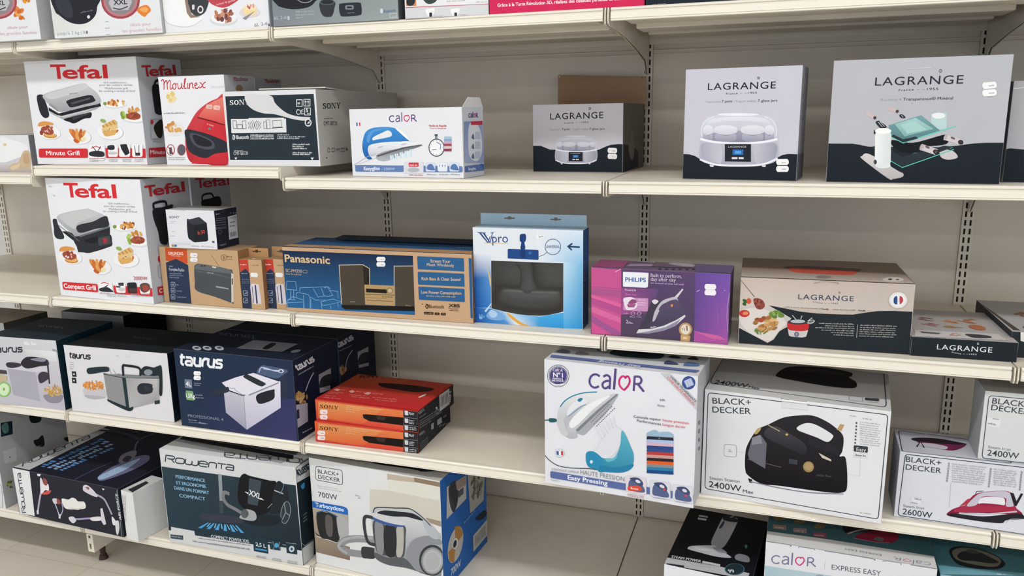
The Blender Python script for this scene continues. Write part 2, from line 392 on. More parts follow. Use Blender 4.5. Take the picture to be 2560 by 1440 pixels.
BOXES.append(dict(name='stereo_box',label='large opened white carton with torn black front panel of white print',cat='box',p=[0.7073, 0.0561, -0.0028, 0.3137, 0.5068, 0.2151],z=1.2585,col='d9dade b0ada6 b5b4b0 d9dade',white='d6d8dc', slabs=[('loose_flap', [0.09, 0.05, 0.2191], [0.22, 0.16, 0.004], [-0.05, 0.0, 0.03], 'd4d4d2')], art=[
'|F',('P','26313a',36,807,1117,-4,86,-731,-1211,-1),('P','26313a',47,804,1180,4,12,-730,-1215,-7),
('P','e8e8ea',97,721,-7,0,0,-15,5,2,22,-2,23,7,2,13,-17,11,-15,5,-1,10,14,5,11,-12,5,0,1,17,-5,-2,-17,2,-22,-6,-2,-16,15,-8,15,-6,2,-11,-12,-5,-13,1),
('P','e8e8ea',216,735,-2,11,-6,8,-10,6,-12,2,-12,-2,-11,-6,-7,-9,-4,-11,2,-10,6,-9,10,-6,12,-2,13,2,10,6,8,9,3,11,-15,0,-2,-8,-4,-7,-5,-5,-7,-1,-7,1,-5,5,-3,6,-1,8,2,8,4,7,6,5,6,2,7,-2,5,-4,3,-7,1,-8),
('P','e8e8ea',225,758,24,0,0,5,-24,0),('P','e8e8ea',274,759,20,0,0,5,-20,-1),('P','e8e8ea',222,707,21,1,0,4,-21,0),('P','e8e8ea',229,710,5,0,4,51,-6,-1),('P','e8e8ea',232,763,14,0,38,-53,0,-2,-8,0),
('P','e8e8ea',278,708,6,0,2,53,-4,0),('P','e8e8ea',302,759,26,0,0,5,-26,0),('P','e8e8ea',344,760,23,0,1,4,-24,0),('P','e8e8ea',320,708,25,1,0,4,-25,0),('P','e8e8ea',326,711,13,0,1,23,-12,0),
('P','e8e8ea',308,761,14,0,17,-27,-10,-3),('P','e8e8ea',353,761,6,0,-20,-29,-4,2),'torn_patch|F',('C','d0d1d4',321,822,207,-9,147,-20,42,-82,137,-105,159,-43,151,-12,-74,-34,-160,19,-224,54,-164,16,-130,41,-85,71),'|F',
('P','d9dade',88,542,1,3,2,2,4,0,739,-5,4,-1,2,-2,1,-3,-5,-144,-1,-3,-2,-2,-4,-1,-743,-4,-4,1,-2,2,-1,3),('P','d9dade',336,551,0,2,1,1,2,0,471,-2,2,0,2,-2,0,-1,-2,-157,0,-2,-1,0,-2,-1,-471,-6,-2,1,0,0,-1,2),'diagram_print|F',
('L','4a525a',6,1,112,526,51,-1,-1,-87,-51,0),('L','4a525a',6,1,243,522,47,2,2,-87,-48,-4),('L','4a525a',6,1,167,480,72,2,-1,-45,-72,-2),('M','4a525a',6,0,322,502,14,-28,-14,-34),('M','4a525a',6,0,343,510,17,-36,-18,-40),
('M','4a525a',6,0,364,519,20,-45,-22,-46),('M','4a525a',6,0,386,527,21,-53,-25,-52),('M','4a525a',6,0,504,500,-23,-27,13,-35),('M','4a525a',6,0,484,509,-26,-36,16,-41),('M','4a525a',6,0,465,518,-31,-45,19,-46),
('M','4a525a',6,0,446,526,-36,-52,22,-52),('L','4a525a',5,1,536,507,43,2,0,-75,-44,-2),('L','4a525a',5,1,568,527,53,4,1,-97,-47,-2),('L','4a525a',5,1,658,519,116,5,4,-75,-119,-4),('L','4a525a',8,0,639,436,155,7),'|F',
('E','d9dade',105,335,22,0,-3,-31),('T','26313a','B','B',91,318,24,0,34),('T','d9dade','Bluetooth','B',140,314,177,3,42),('m','c5cacd',995,366,352,302,0,16),('m','c5cacd',180,364,332,302,0,16),('m','c5cacd',388,362,310,302,0,16),
('m','c5cacd',700,709,353,164,0,15),('m','c5cacd',908,707,330,380,0,15),('m','c5cacd',93,705,311,295,0,15),('m','c5cacd',183,340,352,327,0,16),('m','c5cacd',365,338,332,328,0,16),('m','c5cacd',573,336,310,327,0,16),
('m','d0d4d6',595,904,244,236,-1,18),('m','d0d4d6',816,902,220,155,0,18),('m','d0d4d6',40,900,196,196,0,18),('m','d0d4d6',482,896,149,276,0,18),('m','d0d4d6',664,895,130,252,0,18),('T','d9dade','CMT-SBT20','r',86,128,199,6,37),
('m','c5cacd',612,91,172,129,2,13),('P','e4e4e6',92,97,38,3,-20,-29),('P','e4e4e6',1133,99,42,3,-21,-30),('P','d4d6d8',996,753,84,-2,-7,-81,-83,2),('P','26313a',1006,744,64,-1,-6,-65,-64,2),('m','d4d6d8',548,1011,698,48,0,35),
('P','d4d6d8',1093,755,89,-2,-6,-81,-90,2),('P','26313a',1102,747,70,-2,-6,-64,-70,1),('L','d4d6d8',7,0,1116,687,4,46),('L','d4d6d8',7,0,1148,686,4,46),('P','d4d6d8',1104,720,29,-1,-13,22),('P','d4d6d8',1136,719,29,-1,-13,22),
('M','d9dade',9,0,1038,630,-32,8,-15,-25,11,-24,36,2),('M','d9dade',9,0,1080,636,-26,-6,-11,-18,11,-21,26,2),('L','d9dade',8,0,1046,612,29,2),('P','d4d6d8',1096,659,85,-1,-7,-84,-85,1),('P','26313a',1104,652,68,-1,-6,-70,-68,1),
('T','e4e6e8','5','B',1113,612,29,-1,35),('m','d4d6d8',153,1127,587,38,-1,16),('L','dcdee0',13,1,1171,493,-3,-12,-6,-11,-10,-8,-11,-5,-12,-2,-11,2,-11,6,-7,8,-5,11,-1,12,3,12,6,10,9,8,12,6,12,1,11,-2,10,-5,8,-9,5,-11),
('P','dcdee0',1115,480,39,36,-3,-32),'|R',('P','2a2c30',133,662,-8,0,-1,-18,7,3,30,-2,31,8,3,15,-23,12,-21,6,-1,10,19,7,15,-13,7,0,1,18,-7,-2,-23,2,-30,-7,-3,-17,21,-9,21,-7,2,-12,-16,-6,-17,1),
('P','2a2c30',298,679,-3,12,-9,11,-14,6,-16,2,-18,-3,-14,-7,-10,-10,-5,-12,3,-12,9,-10,13,-7,17,-2,17,2,15,7,11,11,4,12,-21,0,-2,-9,-6,-8,-8,-6,-9,-2,-9,2,-8,5,-4,8,-1,9,2,9,6,8,8,5,9,2,9,-1,8,-5,4,-8,1,-9),
('P','2a2c30',310,706,34,1,1,5,-34,-1),('P','2a2c30',381,708,29,0,0,6,-29,-1),('P','2a2c30',306,648,31,0,0,5,-30,0),('P','2a2c30',317,650,7,0,4,59,-7,0),('P','2a2c30',321,712,20,0,54,-60,0,-3,-11,0),
('P','2a2c30',388,649,7,0,4,62,-7,0),('P','2a2c30',421,709,38,1,1,5,-39,-1),('P','2a2c30',483,710,35,1,0,5,-34,-1),('P','2a2c30',448,650,37,0,1,6,-38,-1),('P','2a2c30',458,653,18,0,2,27,-19,-1),
('P','2a2c30',430,711,20,0,26,-31,-15,-4),('P','2a2c30',496,712,10,0,-30,-34,-6,2),('T','3a3c40','CMT-SBT20','r',120,459,292,-3,46),('m','55575c',594,129,531,199,3,11),
('L','4a4c50',6,1,167,193,1,3,4,2,6,0,24,1,6,-1,4,-1,0,-3,0,-36,-1,-3,-3,-2,-6,0,-24,-1,-6,1,-4,2,-1,3),('L','4a4c50',6,1,255,190,1,3,4,2,6,1,49,0,6,-1,4,-2,1,-3,-2,-28,-1,-4,-4,-1,-6,-1,-49,0,-6,1,-4,2,0,3),
('T','4a4c50','FM','r',357,157,70,0,31),('m','5a5c60',776,457,176,99,-2,19),('m','5a5c60',78,453,143,99,-2,19),('m','4a4c50',263,582,151,50,1,44),('P','33353a',123,96,29,1,-16,-20),]))
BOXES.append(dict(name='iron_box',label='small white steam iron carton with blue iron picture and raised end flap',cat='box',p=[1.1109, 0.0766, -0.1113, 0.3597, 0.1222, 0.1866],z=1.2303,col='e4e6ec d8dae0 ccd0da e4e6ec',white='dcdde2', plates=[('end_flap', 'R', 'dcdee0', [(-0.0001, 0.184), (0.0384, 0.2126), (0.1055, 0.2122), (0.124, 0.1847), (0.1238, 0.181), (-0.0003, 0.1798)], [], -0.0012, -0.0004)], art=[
'|F',('M','5a4a80',12,0,594,660,-18,7,-21,-3,-16,-11,-7,-17,6,-18,15,-12,20,-2,19,7),('M','5a4a80',12,0,622,660,18,7,19,-5,5,-12),('L','5a4a80',11,0,664,652,0,-48),('M','5a4a80',11,0,663,641,-25,-2,-19,-12,1,-16,17,-8,25,13),
('L','5a4a80',12,0,692,604,3,95),('M','d8276f',10,0,751,604,-24,18,-5,24,14,19,17,2,10,-7),('M','c03070',10,0,755,602,23,20,11,24,-8,19,-12,4,-11,-9),('L','5a4a80',11,0,816,604,2,67),
('M','5a4a80',11,0,818,671,30,0,14,-15,-10,-17,-31,-4),('L','5a4a80',12,0,839,637,40,-33),('P','4a64a0',89,598,18,3,1,-39,-19,-2),('P','f0f0f2',107,598,18,3,1,-39,-18,-3),('P','c84a50',125,598,19,2,0,-38,-18,-3),'iron_picture|F',
('C','3f90d8>1f5ea8',277,200,-50,-8,-55,48,-18,95,27,108,42,61,92,35,162,9,126,-16,93,-44,86,-79,-10,-20,-192,0,-194,-13,-132,-27,-28,-55,20,-60),('C','e4e6ec',308,436,150,60,49,15,43,-23,-2,-39,-78,-20,-131,-20,-36,-7),
('C','5a98d8',216,402,38,81,84,40,138,12,111,-17,-111,6,-148,-28,-52,-53,-29,-67),('C','eef0f5>c2c8d6',244,328,142,41,193,13,198,10,130,-42,-220,-34,-226,-34,-124,-41,-58,-14,-39,27),
('C','f2f4f8',604,534,92,-40,92,-92,-18,0,-106,79),('C','5f646c>b4b8c0',337,234,124,48,226,38,223,35,15,-13,-177,-58,-146,-68,-147,-42,-97,10),('P','55595f',337,234,350,92,228,32,-71,-19,-158,-32,-326,-85),
('P','c9e2f2',515,236,25,6,6,-53,-26,-3),('P','c9e2f2',580,252,24,7,7,-59,-26,-3),('P','c9e2f2',644,268,25,7,6,-64,-26,-3),('P','c9e2f2',709,284,24,7,6,-69,-26,-2),('P','c9e2f2',772,301,24,7,6,-74,-25,-3),
('P','e4f0f8',548,242,11,3,10,-51,-17,-5),('P','e4f0f8',612,259,12,3,9,-56,-16,-6),('P','e4f0f8',677,275,11,3,9,-61,-16,-6),('P','e4f0f8',740,291,12,3,9,-66,-16,-6),('P','e4f0f8',804,308,11,2,9,-71,-16,-5),
('T','5a6a90','calor','r',673,349,79,14,16),('m','b0b4c4',861,366,315,66,14,16),'|F',('T','c84a58','Facile et Rapide','B',1035,547,214,-2,20),('T','c84a58','Tout en Simplicité','r',1040,521,202,-1,16),'stopwatch_picture|F',
('E','4a5058',1117,324,100,0,-4,-96),('E','eef0f4',1117,324,88,0,-4,-86),('L','4a5058',4,0,1186,324,12,0),('L','4a5058',4,0,1176,290,10,-6),('L','4a5058',4,0,1150,265,5,-10),('L','4a5058',4,0,1114,255,0,-11),
('L','4a5058',4,0,1080,264,-7,-10),('L','4a5058',4,0,1055,290,-11,-6),('L','4a5058',4,0,1047,324,-12,0),('L','4a5058',4,0,1058,358,-10,6),('L','4a5058',4,0,1084,384,-5,10),('L','4a5058',4,0,1120,393,0,11),
('L','4a5058',4,0,1154,384,6,10),('L','4a5058',4,0,1178,359,11,5),('M','4a6aa0',7,0,1119,382,48,-25,-5,-52),('L','5a6068',7,0,1116,305,-58,-5),('P','7a8088',1104,456,27,0,-1,-41,-28,0),('P','3a4048',1098,466,40,0,-1,-15,-39,0),
'laundry_picture|F',('P','a8c4dc',1215,435,1,5,3,2,5,1,74,0,5,-1,3,-3,1,-4,0,-13,-1,-4,-4,-3,-4,-1,-75,1,-5,1,-3,2,-1,4),('P','8aa8cc',1214,410,1,4,3,2,5,1,75,0,4,-1,3,-2,1,-4,0,-14,-1,-4,-3,-2,-6,-1,-74,0,-5,1,-3,2,-1,5),
('P','c0a8c0',1213,384,1,4,3,3,5,1,75,0,5,-1,2,-3,1,-4,0,-13,-1,-4,-4,-3,-4,-1,-75,0,-5,1,-3,3,-1,4),('P','9c4a5c',1212,358,1,4,3,3,5,1,75,0,5,-1,3,-3,0,-4,0,-13,-1,-4,-3,-3,-5,0,-75,-1,-5,1,-3,3,-1,4),
('P','d8c8cc',1211,332,1,4,3,3,5,1,75,0,5,-1,3,-2,1,-5,-1,-12,-1,-5,-3,-2,-5,-1,-75,0,-5,0,-3,3,-1,4),('P','8a4458',1210,306,1,5,3,2,5,1,75,0,5,0,3,-3,0,-4,0,-13,-1,-4,-3,-3,-5,-1,-75,0,-5,0,-3,3,-1,5),'|F',
('P','6480b4',43,112,2,8,5,5,10,1,1352,4,8,-2,6,-4,1,-7,1,-39,-2,-7,-5,-4,-8,-2,-1353,-12,-10,2,-5,5,-2,7),('T','eef0f6','Easygliss','B',161,70,215,6,36),('T','c9d2e6','- 2300W','r',400,74,175,2,27),'function_icon#1|F',
('P','d8dae2',694,157,2,7,6,5,9,1,222,2,8,-1,5,-4,2,-7,-5,-100,-2,-7,-5,-5,-9,-1,-223,-4,-8,1,-6,5,-1,7),('P','c83c46',757,154,1,4,4,3,5,1,109,1,6,-1,3,-3,1,-4,-2,-29,-1,-5,-3,-2,-6,-1,-109,-2,-5,1,-4,3,0,4),
('m','f0d0d4',524,765,127,110,1,21),('E','b4b8c4',816,82,78,1,-1,-27),'function_icon#2|F',('P','d2dcec',975,153,2,7,6,5,8,1,89,2,8,-2,6,-4,1,-8,-3,-72,-2,-7,-6,-5,-8,-1,-89,-1,-9,1,-5,4,-1,8),
('C','5a78b0',988,94,18,46,46,8,29,-40,2,-26),'function_icon#3|F',('P','d2dcec',1128,155,2,7,6,5,8,1,88,1,8,-1,5,-4,1,-8,-2,-72,-2,-7,-6,-4,-8,-2,-88,-1,-8,1,-5,5,-1,7),('C','5a78b0',1141,96,17,46,46,7,28,-39,2,-26),
'function_icon#4|F',('P','d2dcec',1272,156,2,8,5,4,8,2,87,1,8,-2,5,-4,1,-7,-2,-71,-2,-7,-6,-5,-8,-1,-86,-2,-8,2,-6,4,-1,7),('C','5a78b0',1285,98,16,46,45,7,28,-39,3,-26),'function_icon#3|F',
('P','e4eaf4',1125,151,2,6,4,3,7,2,92,0,6,0,4,-4,2,-6,-3,-64,-1,-5,-4,-4,-7,-1,-93,-2,-6,2,-4,3,-2,6),('L','5a78b0',8,0,1150,142,0,-20),('L','5a78b0',8,0,1184,142,-1,-19),('L','5a78b0',8,0,1217,143,-1,-20),'|F',
('m','c07078',534,758,23,180,0,13),('m','8a90a8',500,985,32,123,-1,12),('m','8a90a8',203,1139,34,121,0,12),('m','8a90a8',833,1275,37,119,-1,12),('M','b4c4dc',5,0,22,122,174,91,100,28),('M','c4d0e0',4,0,108,144,252,70,128,-26),
'|R',('M','5a4a80',10,0,179,672,-11,4,-13,-2,-9,-7,-4,-10,2,-10,9,-7,13,-2,11,4),('M','5a4a80',10,0,196,671,10,5,12,-4,3,-6),('L','5a4a80',10,0,221,667,-1,-30),('M','5a4a80',10,0,221,660,-15,-1,-13,-7,1,-10,10,-4,16,7),
('L','5a4a80',11,0,238,637,3,58),('M','d8276f',9,0,275,637,-15,11,-3,14,9,12,11,2,6,-5),('M','c03070',9,0,278,636,14,12,7,14,-5,12,-7,2,-7,-5),('L','5a4a80',10,0,316,636,2,42),('M','5a4a80',10,0,318,678,19,0,9,-10,-7,-10,-19,-2),
('L','5a4a80',11,0,331,657,25,-21),('G','7d94c0 93a4cc 8a9cc8 a4b0d0',38,594,429,4,7,-455,-450,21),'side_picture|R',('C','d8dce6',141,551,172,23,111,-121,5,-200,-138,-86,-167,88),('P','b8c0d4',274,484,128,-4,-4,-79,-129,5),
('P','b8c0d4',268,379,128,-4,-4,-80,-128,6),('P','b8c0d4',262,274,129,-6,-5,-79,-128,7),('C','5a6a90',190,421,45,44,17,-59),('C','5a6a90',184,317,45,44,17,-59),('C','5a6a90',178,213,46,44,16,-60),
('P','c03c48',186,595,275,3,-2,-42,-275,1),'|R',('P','5a74ac',27,128,447,-1,2,-72,-452,9),('T','e0e4f0','Easygliss','B',100,82,172,-6,26),('C','3a64b0',378,129,74,-5,18,-55),]))
BOXES.append(dict(name='yogurt_maker_box',label='small grey and black yogurt maker carton with its brown lid standing open',cat='box',p=[1.5771, 0.316, -0.0669, 0.2699, 0.2604, 0.1919],z=1.2303,col='d2d0da 6a5648 6e6862 d2d0da',white='dcdce2', plates=[('open_lid', 'K', 'a8886c', [(-0.0107, 0.2864), (0.2711, 0.2721), (0.276, 0.1823), (-0.011, 0.1896)], [[(-0.0088, 0.283), (-0.0046, 0.2828), (-0.0047, 0.2777), (-0.0088, 0.2778)], [(0.2569, 0.2729), (0.2621, 0.2728), (0.2622, 0.2674), (0.257, 0.2676)]], 0.0012, 0.0005)], art=[
'|F',('P','1d242d',2,300,97,-3,60,-22,51,-19,94,-3,452,-7,49,11,65,28,64,23,81,8,62,0,0,-313,-1075,-1),('T','1d242d','LAGRANGE','w',217,598,633,8,69),('E','1d242d',692,713,14,0,0,-14),('E','c9c8d2',692,713,9,0,0,-8),
('T','1d242d','France','w',392,546,108,6,18),('T','1d242d','1955','w',595,554,82,0,18),('L','1d242d',2,0,522,560,19,-1),('L','1d242d',2,0,564,559,18,0),('T','8a8a94','Yaourtière','l',203,473,141,3,22),
('T','3a3c46','7 pots','b',359,474,94,2,24),('T','8a8a94','· Yogurt maker','l',473,475,206,3,22),('T','3a3c46','7 glass jars','b',689,476,179,2,23),'yogurt_maker_picture|F',
('C','c2c4d2>a9abbc',280,133,0,118,26,14,445,1,29,-14,-4,-116,-97,-35,-148,-9,-150,6),('C','d3d5e3>bfc1d2',286,251,-5,66,25,56,60,28,164,13,172,-14,53,-28,20,-55,1,-65,-98,-19,-148,-5,-149,4),
('C','e2e4ee>cfd1de',319,345,47,37,164,12,162,-13,49,-41,-88,23,-197,5),('E','eceef6',525,407,135,0,0,-8),('C','a4a6b6>80829a',321,251,0,28,110,29,222,0,88,-28,5,-28,-117,-16,-198,-1),
('C','e6e7f1>cccedc',301,298,1,33,29,12,29,-12,1,-33,-30,-14),('C','b4b6c6>9698ac',304,289,27,-12,27,12,0,-38,-27,-9,-27,9),('C','e6e7f1>cccedc',376,298,4,33,66,11,66,-11,4,-33,-70,-14),
('C','b4b6c6>9698ac',383,289,63,-12,63,12,0,-37,-63,-10,-63,9),('C','e6e7f1>cccedc',550,298,4,33,65,11,65,-12,4,-32,-69,-14),('C','b4b6c6>9698ac',557,289,62,-12,62,12,0,-37,-62,-10,-62,10),
('C','e6e7f1>cccedc',697,298,2,32,27,12,28,-12,2,-32,-29,-14),('C','b4b6c6>9698ac',700,289,27,-11,26,11,0,-37,-26,-9,-27,9),('M','eef0f8',14,0,283,258,98,-18,149,-7,148,7,98,19),
('M','eceef6',12,0,280,133,101,-30,150,-6,148,8,97,36),('C','a8aabb)c4c6d4',293,232,5,-90,83,-25,35,-4,0,101),('C','c0c2d0)9c9eb0',639,215,1,-101,44,5,78,29,4,86),('M','dfe1ec',7,0,291,275,-3,47,28,46,55,26),
('M','dfe1ec',7,0,768,275,2,46,-24,46,-49,26),('P','22262f',441,228,169,0,0,-107,-169,1),('P','2d6fb8',491,195,69,1,0,-33,-69,-1),('P','5aa0e0',506,188,40,0,0,-18,-40,0),
('P','e4e4ea',486,145,0,2,2,1,1,0,31,1,2,-1,1,-1,0,-1,0,-6,0,-2,-1,-1,-2,0,-31,0,-1,0,-2,1,0,2),('P','e4e4ea',531,146,0,1,1,1,2,1,26,0,2,-1,0,0,1,-2,0,-6,0,-1,-1,-1,-2,-1,-26,0,-2,0,-1,1,0,2),
('T','d0d2da','LAGRANGE','r',464,207,116,1,10),('P','d4d6e0',341,102,30,-4,-5,-12,-20,2),('P','d4d6e0',676,105,30,-4,-5,-12,-19,2),'price_sticker#3|F',('P','f2f2f4',905,261,13,17,85,-4,11,-18,0,-24,-13,-17,-86,4,-11,18),
('m','8d8d92',864,954,238,44,-2,13),'price_sticker#4|F',('P','f2f2f4',906,195,12,17,86,-4,12,-18,-2,-24,-12,-17,-86,4,-11,18),('m','8d8d92',420,955,172,44,-2,13),'|R',('P','1d242d',28,315,356,-30,351,-81,15,-184,-723,-18),
'side_picture|R',('C','7d776f',252,274,120,186,142,-100,1,-210,-120,-26,-83,52),]))
BOXES.append(dict(name='yogurt_maker_box',label='tall grey and black yogurt maker carton on the second shelf, right of a smaller one',cat='box',p=[2.036, 0.1043, -0.1237, 0.2723, 0.1317, 0.2665],z=1.2303,col='c9c8d6 b8b8c0 a4a4ae c9c8d6',white='dcdce2', art=[
'|F',('P','1d242d',2,247,53,-2,63,-17,57,-34,728,20,37,20,50,18,97,0,0,-250,-1085,0),('P','1d242d',826,180,72,34,52,29,50,11,85,-2,2,-250,-252,0),('T','1d242d','LAGRANGE','w',222,865,636,-2,63),('E','1d242d',696,963,12,0,1,-12),
('E','c9c8d6',696,963,7,0,0,-7),('T','1d242d','France','w',400,815,109,4,17),('T','1d242d','1955','w',605,819,82,0,17),('L','1d242d',2,0,531,826,19,-1),('L','1d242d',2,0,573,825,19,-1),
('T','8a8a96','Yaourtière','l',203,742,147,0,21),('T','33353f','7 pots','b',360,743,101,1,22),('T','8a8a96','· Yogurt maker','l',474,741,213,1,21),('T','33353f','7 glass jars','b',700,742,178,0,22),'yogurt_maker_picture|F',
('C','c2c4d2>a9abbc',172,194,-7,188,37,23,658,-1,44,-22,2,-181,-139,-57,-217,-14,-224,9),('C','d3d5e3>bfc1d2',173,382,-11,105,34,89,89,44,242,18,252,-25,80,-44,33,-86,5,-101,-140,-29,-217,-7,-222,6),
('C','e2e4ee>cfd1de',217,532,69,58,242,16,238,-21,74,-66,-129,37,-291,11),('E','eceef6',520,628,198,-3,0,-13),('C','a4a6b6>80829a',226,382,-2,45,163,44,328,-1,130,-44,9,-44,-169,-25,-293,-1),
('C','e6e7f1>cccedc',193,457,1,53,42,18,43,-19,5,-52,-45,-22),('C','b4b6c6>9698ac',198,442,42,-18,40,18,2,-60,-40,-14,-42,14),('C','e6e7f1>cccedc',306,457,3,52,98,17,99,-19,7,-51,-102,-22),
('C','b4b6c6>9698ac',317,442,95,-19,92,18,2,-59,-92,-14,-94,14),('C','e6e7f1>cccedc',564,456,3,51,95,17,96,-18,8,-51,-99,-22),('C','b4b6c6>9698ac',575,441,92,-19,89,18,4,-58,-90,-14,-92,14),
('C','e6e7f1>cccedc',780,455,0,50,39,18,41,-18,5,-51,-41,-21),('C','b4b6c6>9698ac',785,440,39,-18,38,18,2,-58,-37,-14,-39,14),('M','eef0f8',21,0,169,394,148,-30,223,-11,216,11,140,29),
('M','eceef6',19,0,172,194,154,-48,223,-8,218,14,139,56),('C','a8aabb)c4c6d4',186,352,12,-143,127,-40,53,-7,-7,161),('C','c0c2d0)9c9eb0',701,324,7,-158,65,8,111,45,0,134),('M','dfe1ec',11,0,179,420,-6,75,39,74,81,39),
('M','dfe1ec',11,0,884,418,0,72,-39,72,-73,40),('P','22262f',407,345,249,1,8,-170,-250,1),('P','2d6fb8',484,294,102,0,2,-52,-102,0),('P','5aa0e0',506,282,59,1,1,-30,-58,0),
('P','e4e4ea',480,216,0,2,1,1,1,0,50,1,2,-1,0,-1,1,-1,0,-13,0,-2,-1,-1,-1,0,-50,-1,-2,1,-1,1,0,1),('P','e4e4ea',546,217,0,1,1,2,1,0,43,0,1,0,1,-1,0,-1,1,-14,0,-1,-1,-1,-1,0,-43,-1,-1,1,-1,0,-1,2),
('T','d0d2da','LAGRANGE','r',442,312,172,0,17),('P','d4d6e0',265,146,46,-8,-7,-18,-30,3),('P','d4d6e0',763,152,43,-7,-6,-19,-29,4),'price_sticker#5|F',('P','f2f2f4',898,189,12,17,89,1,13,-17,2,-23,-12,-17,-89,-2,-13,18),
('m','8d8d92',552,951,169,45,1,13),'price_sticker#6|F',('P','f2f2f4',902,124,12,17,88,1,14,-17,1,-23,-11,-17,-90,-2,-13,17),('m','8d8d92',195,954,104,46,1,13),'|R',('P','6e6e78',43,252,481,-8,0,-242,-494,0),
('P','4a4a52',96,793,49,1,6,-10,-49,-1),('P','4a4a52',125,723,49,0,6,-10,-49,0),('P','4a4a52',154,652,49,0,6,-10,-49,0),('P','4a4a52',182,581,50,-1,6,-10,-50,0),('P','4a4a52',212,508,50,0,6,-11,-50,1),
('P','4a4a52',241,435,51,-1,6,-11,-50,1),('P','4a4a52',271,362,51,-2,6,-11,-51,1),('P','4a4a52',301,287,52,-3,6,-10,-51,2),('P','4a4a52',332,211,52,-3,6,-11,-52,3),]))
BOXES.append(dict(name='raclette_box',label='large grey and black raclette grill carton at the right of the second shelf',cat='box',p=[2.3715, 0.0584, -0.0535, 0.3531, 0.2, 0.2734],z=1.2303,col='b9bbc3 a8a8ac 3a4048 8a8c92',white='dcdce2', art=[
'|F',('P','1d242d',2,353,198,-1,72,-12,71,-16,586,-5,129,14,127,19,85,5,140,0,0,-355,-1406,0),('T','2a303a','LAGRANGE','w',356,864,698,-1,70),('E','2a303a',871,974,12,0,1,-14),('E','b9bbc3',871,974,8,0,1,-8),
('T','2a303a','France','w',554,809,120,5,19),('T','2a303a','1955','w',778,814,90,0,19),('L','2a303a',2,0,698,822,21,-1),('L','2a303a',2,0,743,820,21,0),('T','9a9ca4','Raclette','l',414,726,137,2,23),
('T','8a8c94','4','r',565,728,15,1,22),('T','2e343e','Transparence® Minéral','b',594,728,394,2,24),'raclette_picture|F',('C','d2ced0>b8b2b6',296,240,63,16,242,-146,47,-24,-3,-32,-73,-20,-46,6,-222,168),
('C','c9c4c8',931,297,88,-6,47,-42,-3,-25,-69,-14,-57,26),('P','b8d4d6',829,595,1,9,4,6,8,3,94,7,9,-1,5,-5,2,-9,8,-110,-1,-9,-5,-7,-8,-3,-86,-8,-8,1,-6,5,-3,10),('E','e8eef0',889,593,52,-1,2,-26),
('L','5ac0b4',8,0,518,209,120,-71,396,162),('L','5ac0b4',7,0,535,290,91,-65,109,41,287,49),('P','2b343b',366,321,90,25,169,-111,336,98,66,-12,-395,-179,-108,67),
('C','15191e',534,383,171,-25,226,66,44,-6,-4,-72,-174,-25,-30,-37,-123,-12,-94,49),('P','7aa6aa>4f7880',495,512,256,88,166,-140,-291,-102,-101,56),('P','a4cccc>7eaeae',545,524,164,53,151,-98,-227,-66),
('P','a8d0ce',591,518,109,32,106,-77,-153,-35),('L','6ad0c4',10,0,525,414,101,-56,406,143),('P','2c333b',525,414,101,-54,120,37,-24,16,-98,-24,-83,43),('L','cdb9be',31,0,309,625,63,-41),('E','4a4246',377,581,12,-5,-4,-14),
('L','cdb9be',31,0,483,665,70,-29),('E','4a4246',556,635,12,-5,-4,-14),('C','2a3038',387,538,19,18,21,-10,54,-46,-47,-12),('L','c9d2d6',4,0,407,544,37,-44),('L','c9d2d6',4,0,420,549,42,-45),
('C','2a3038',575,600,17,10,20,-10,16,-22,-33,-2),('L','c9d2d6',4,0,593,603,15,-22),('P','232a31',378,470,34,12,4,-55,-36,12),
('P','eef2f3)d4dcde',391,420,3,28,14,18,25,6,42,2,25,-5,17,-16,7,-27,14,-235,-3,-28,-15,-17,-25,-6,-39,0,-26,5,-17,17,-7,28),('E','f4f6f7',454,464,68,0,2,-25),('E','dfe6e8',477,153,64,0,2,-25),
('P','d8e4e4',480,406,1,5,2,2,4,1,9,0,4,-1,2,-3,1,-4,11,-133,-1,-4,-2,-3,-4,-1,-9,0,-4,1,-2,2,-1,5),('E','33484c',411,186,13,0,2,-21),('L','cfc7cb',52,0,780,319,111,-39),('E','b9afb4',780,319,15,-6,-7,-28),
('E','6a6066',825,319,19,-8,-2,-10),('E','352f33',896,278,24,-7,-3,-21),('E','5a5054',896,278,11,-3,-2,-10),('L','cfc7cb',46,0,960,404,119,-40),('E','b9afb4',960,404,13,-5,-6,-25),('E','6a6066',1018,398,19,-8,-2,-9),
('E','352f33',1082,362,21,-6,-3,-20),'price_sticker#7|F',('P','f2f2f4',1200,851,9,17,84,4,14,-16,4,-22,-9,-17,-84,-4,-14,16),('m','8d8d92',686,1251,834,43,2,12),'price_sticker#8|F',
('P','f2f2f4',1206,788,10,18,83,4,15,-16,3,-22,-9,-17,-84,-5,-14,16),('m','8d8d92',388,1257,772,43,2,13),'|F',('L','d4d6dc',6,0,607,1002,186,2),'|R',('P','c0c2c8',2,1091,0,-725,0,-7,0,33),]))
BOXES.append(dict(name='appliance_box',label='grey and black carton at the right end of the second shelf, cut by the frame',cat='box',p=[2.7433, 0.0993, 0.0, 0.4, 0.25, 0.22],z=1.2303,col='b4b5bc b0b0b6 b4b5bc b4b5bc',white='dcdce2', art=[
'|F',('P','1d242d',2,293,29,6,109,-10,32,-287,-170,0),('L','e0e0e4',7,0,2,815,82,7),]))
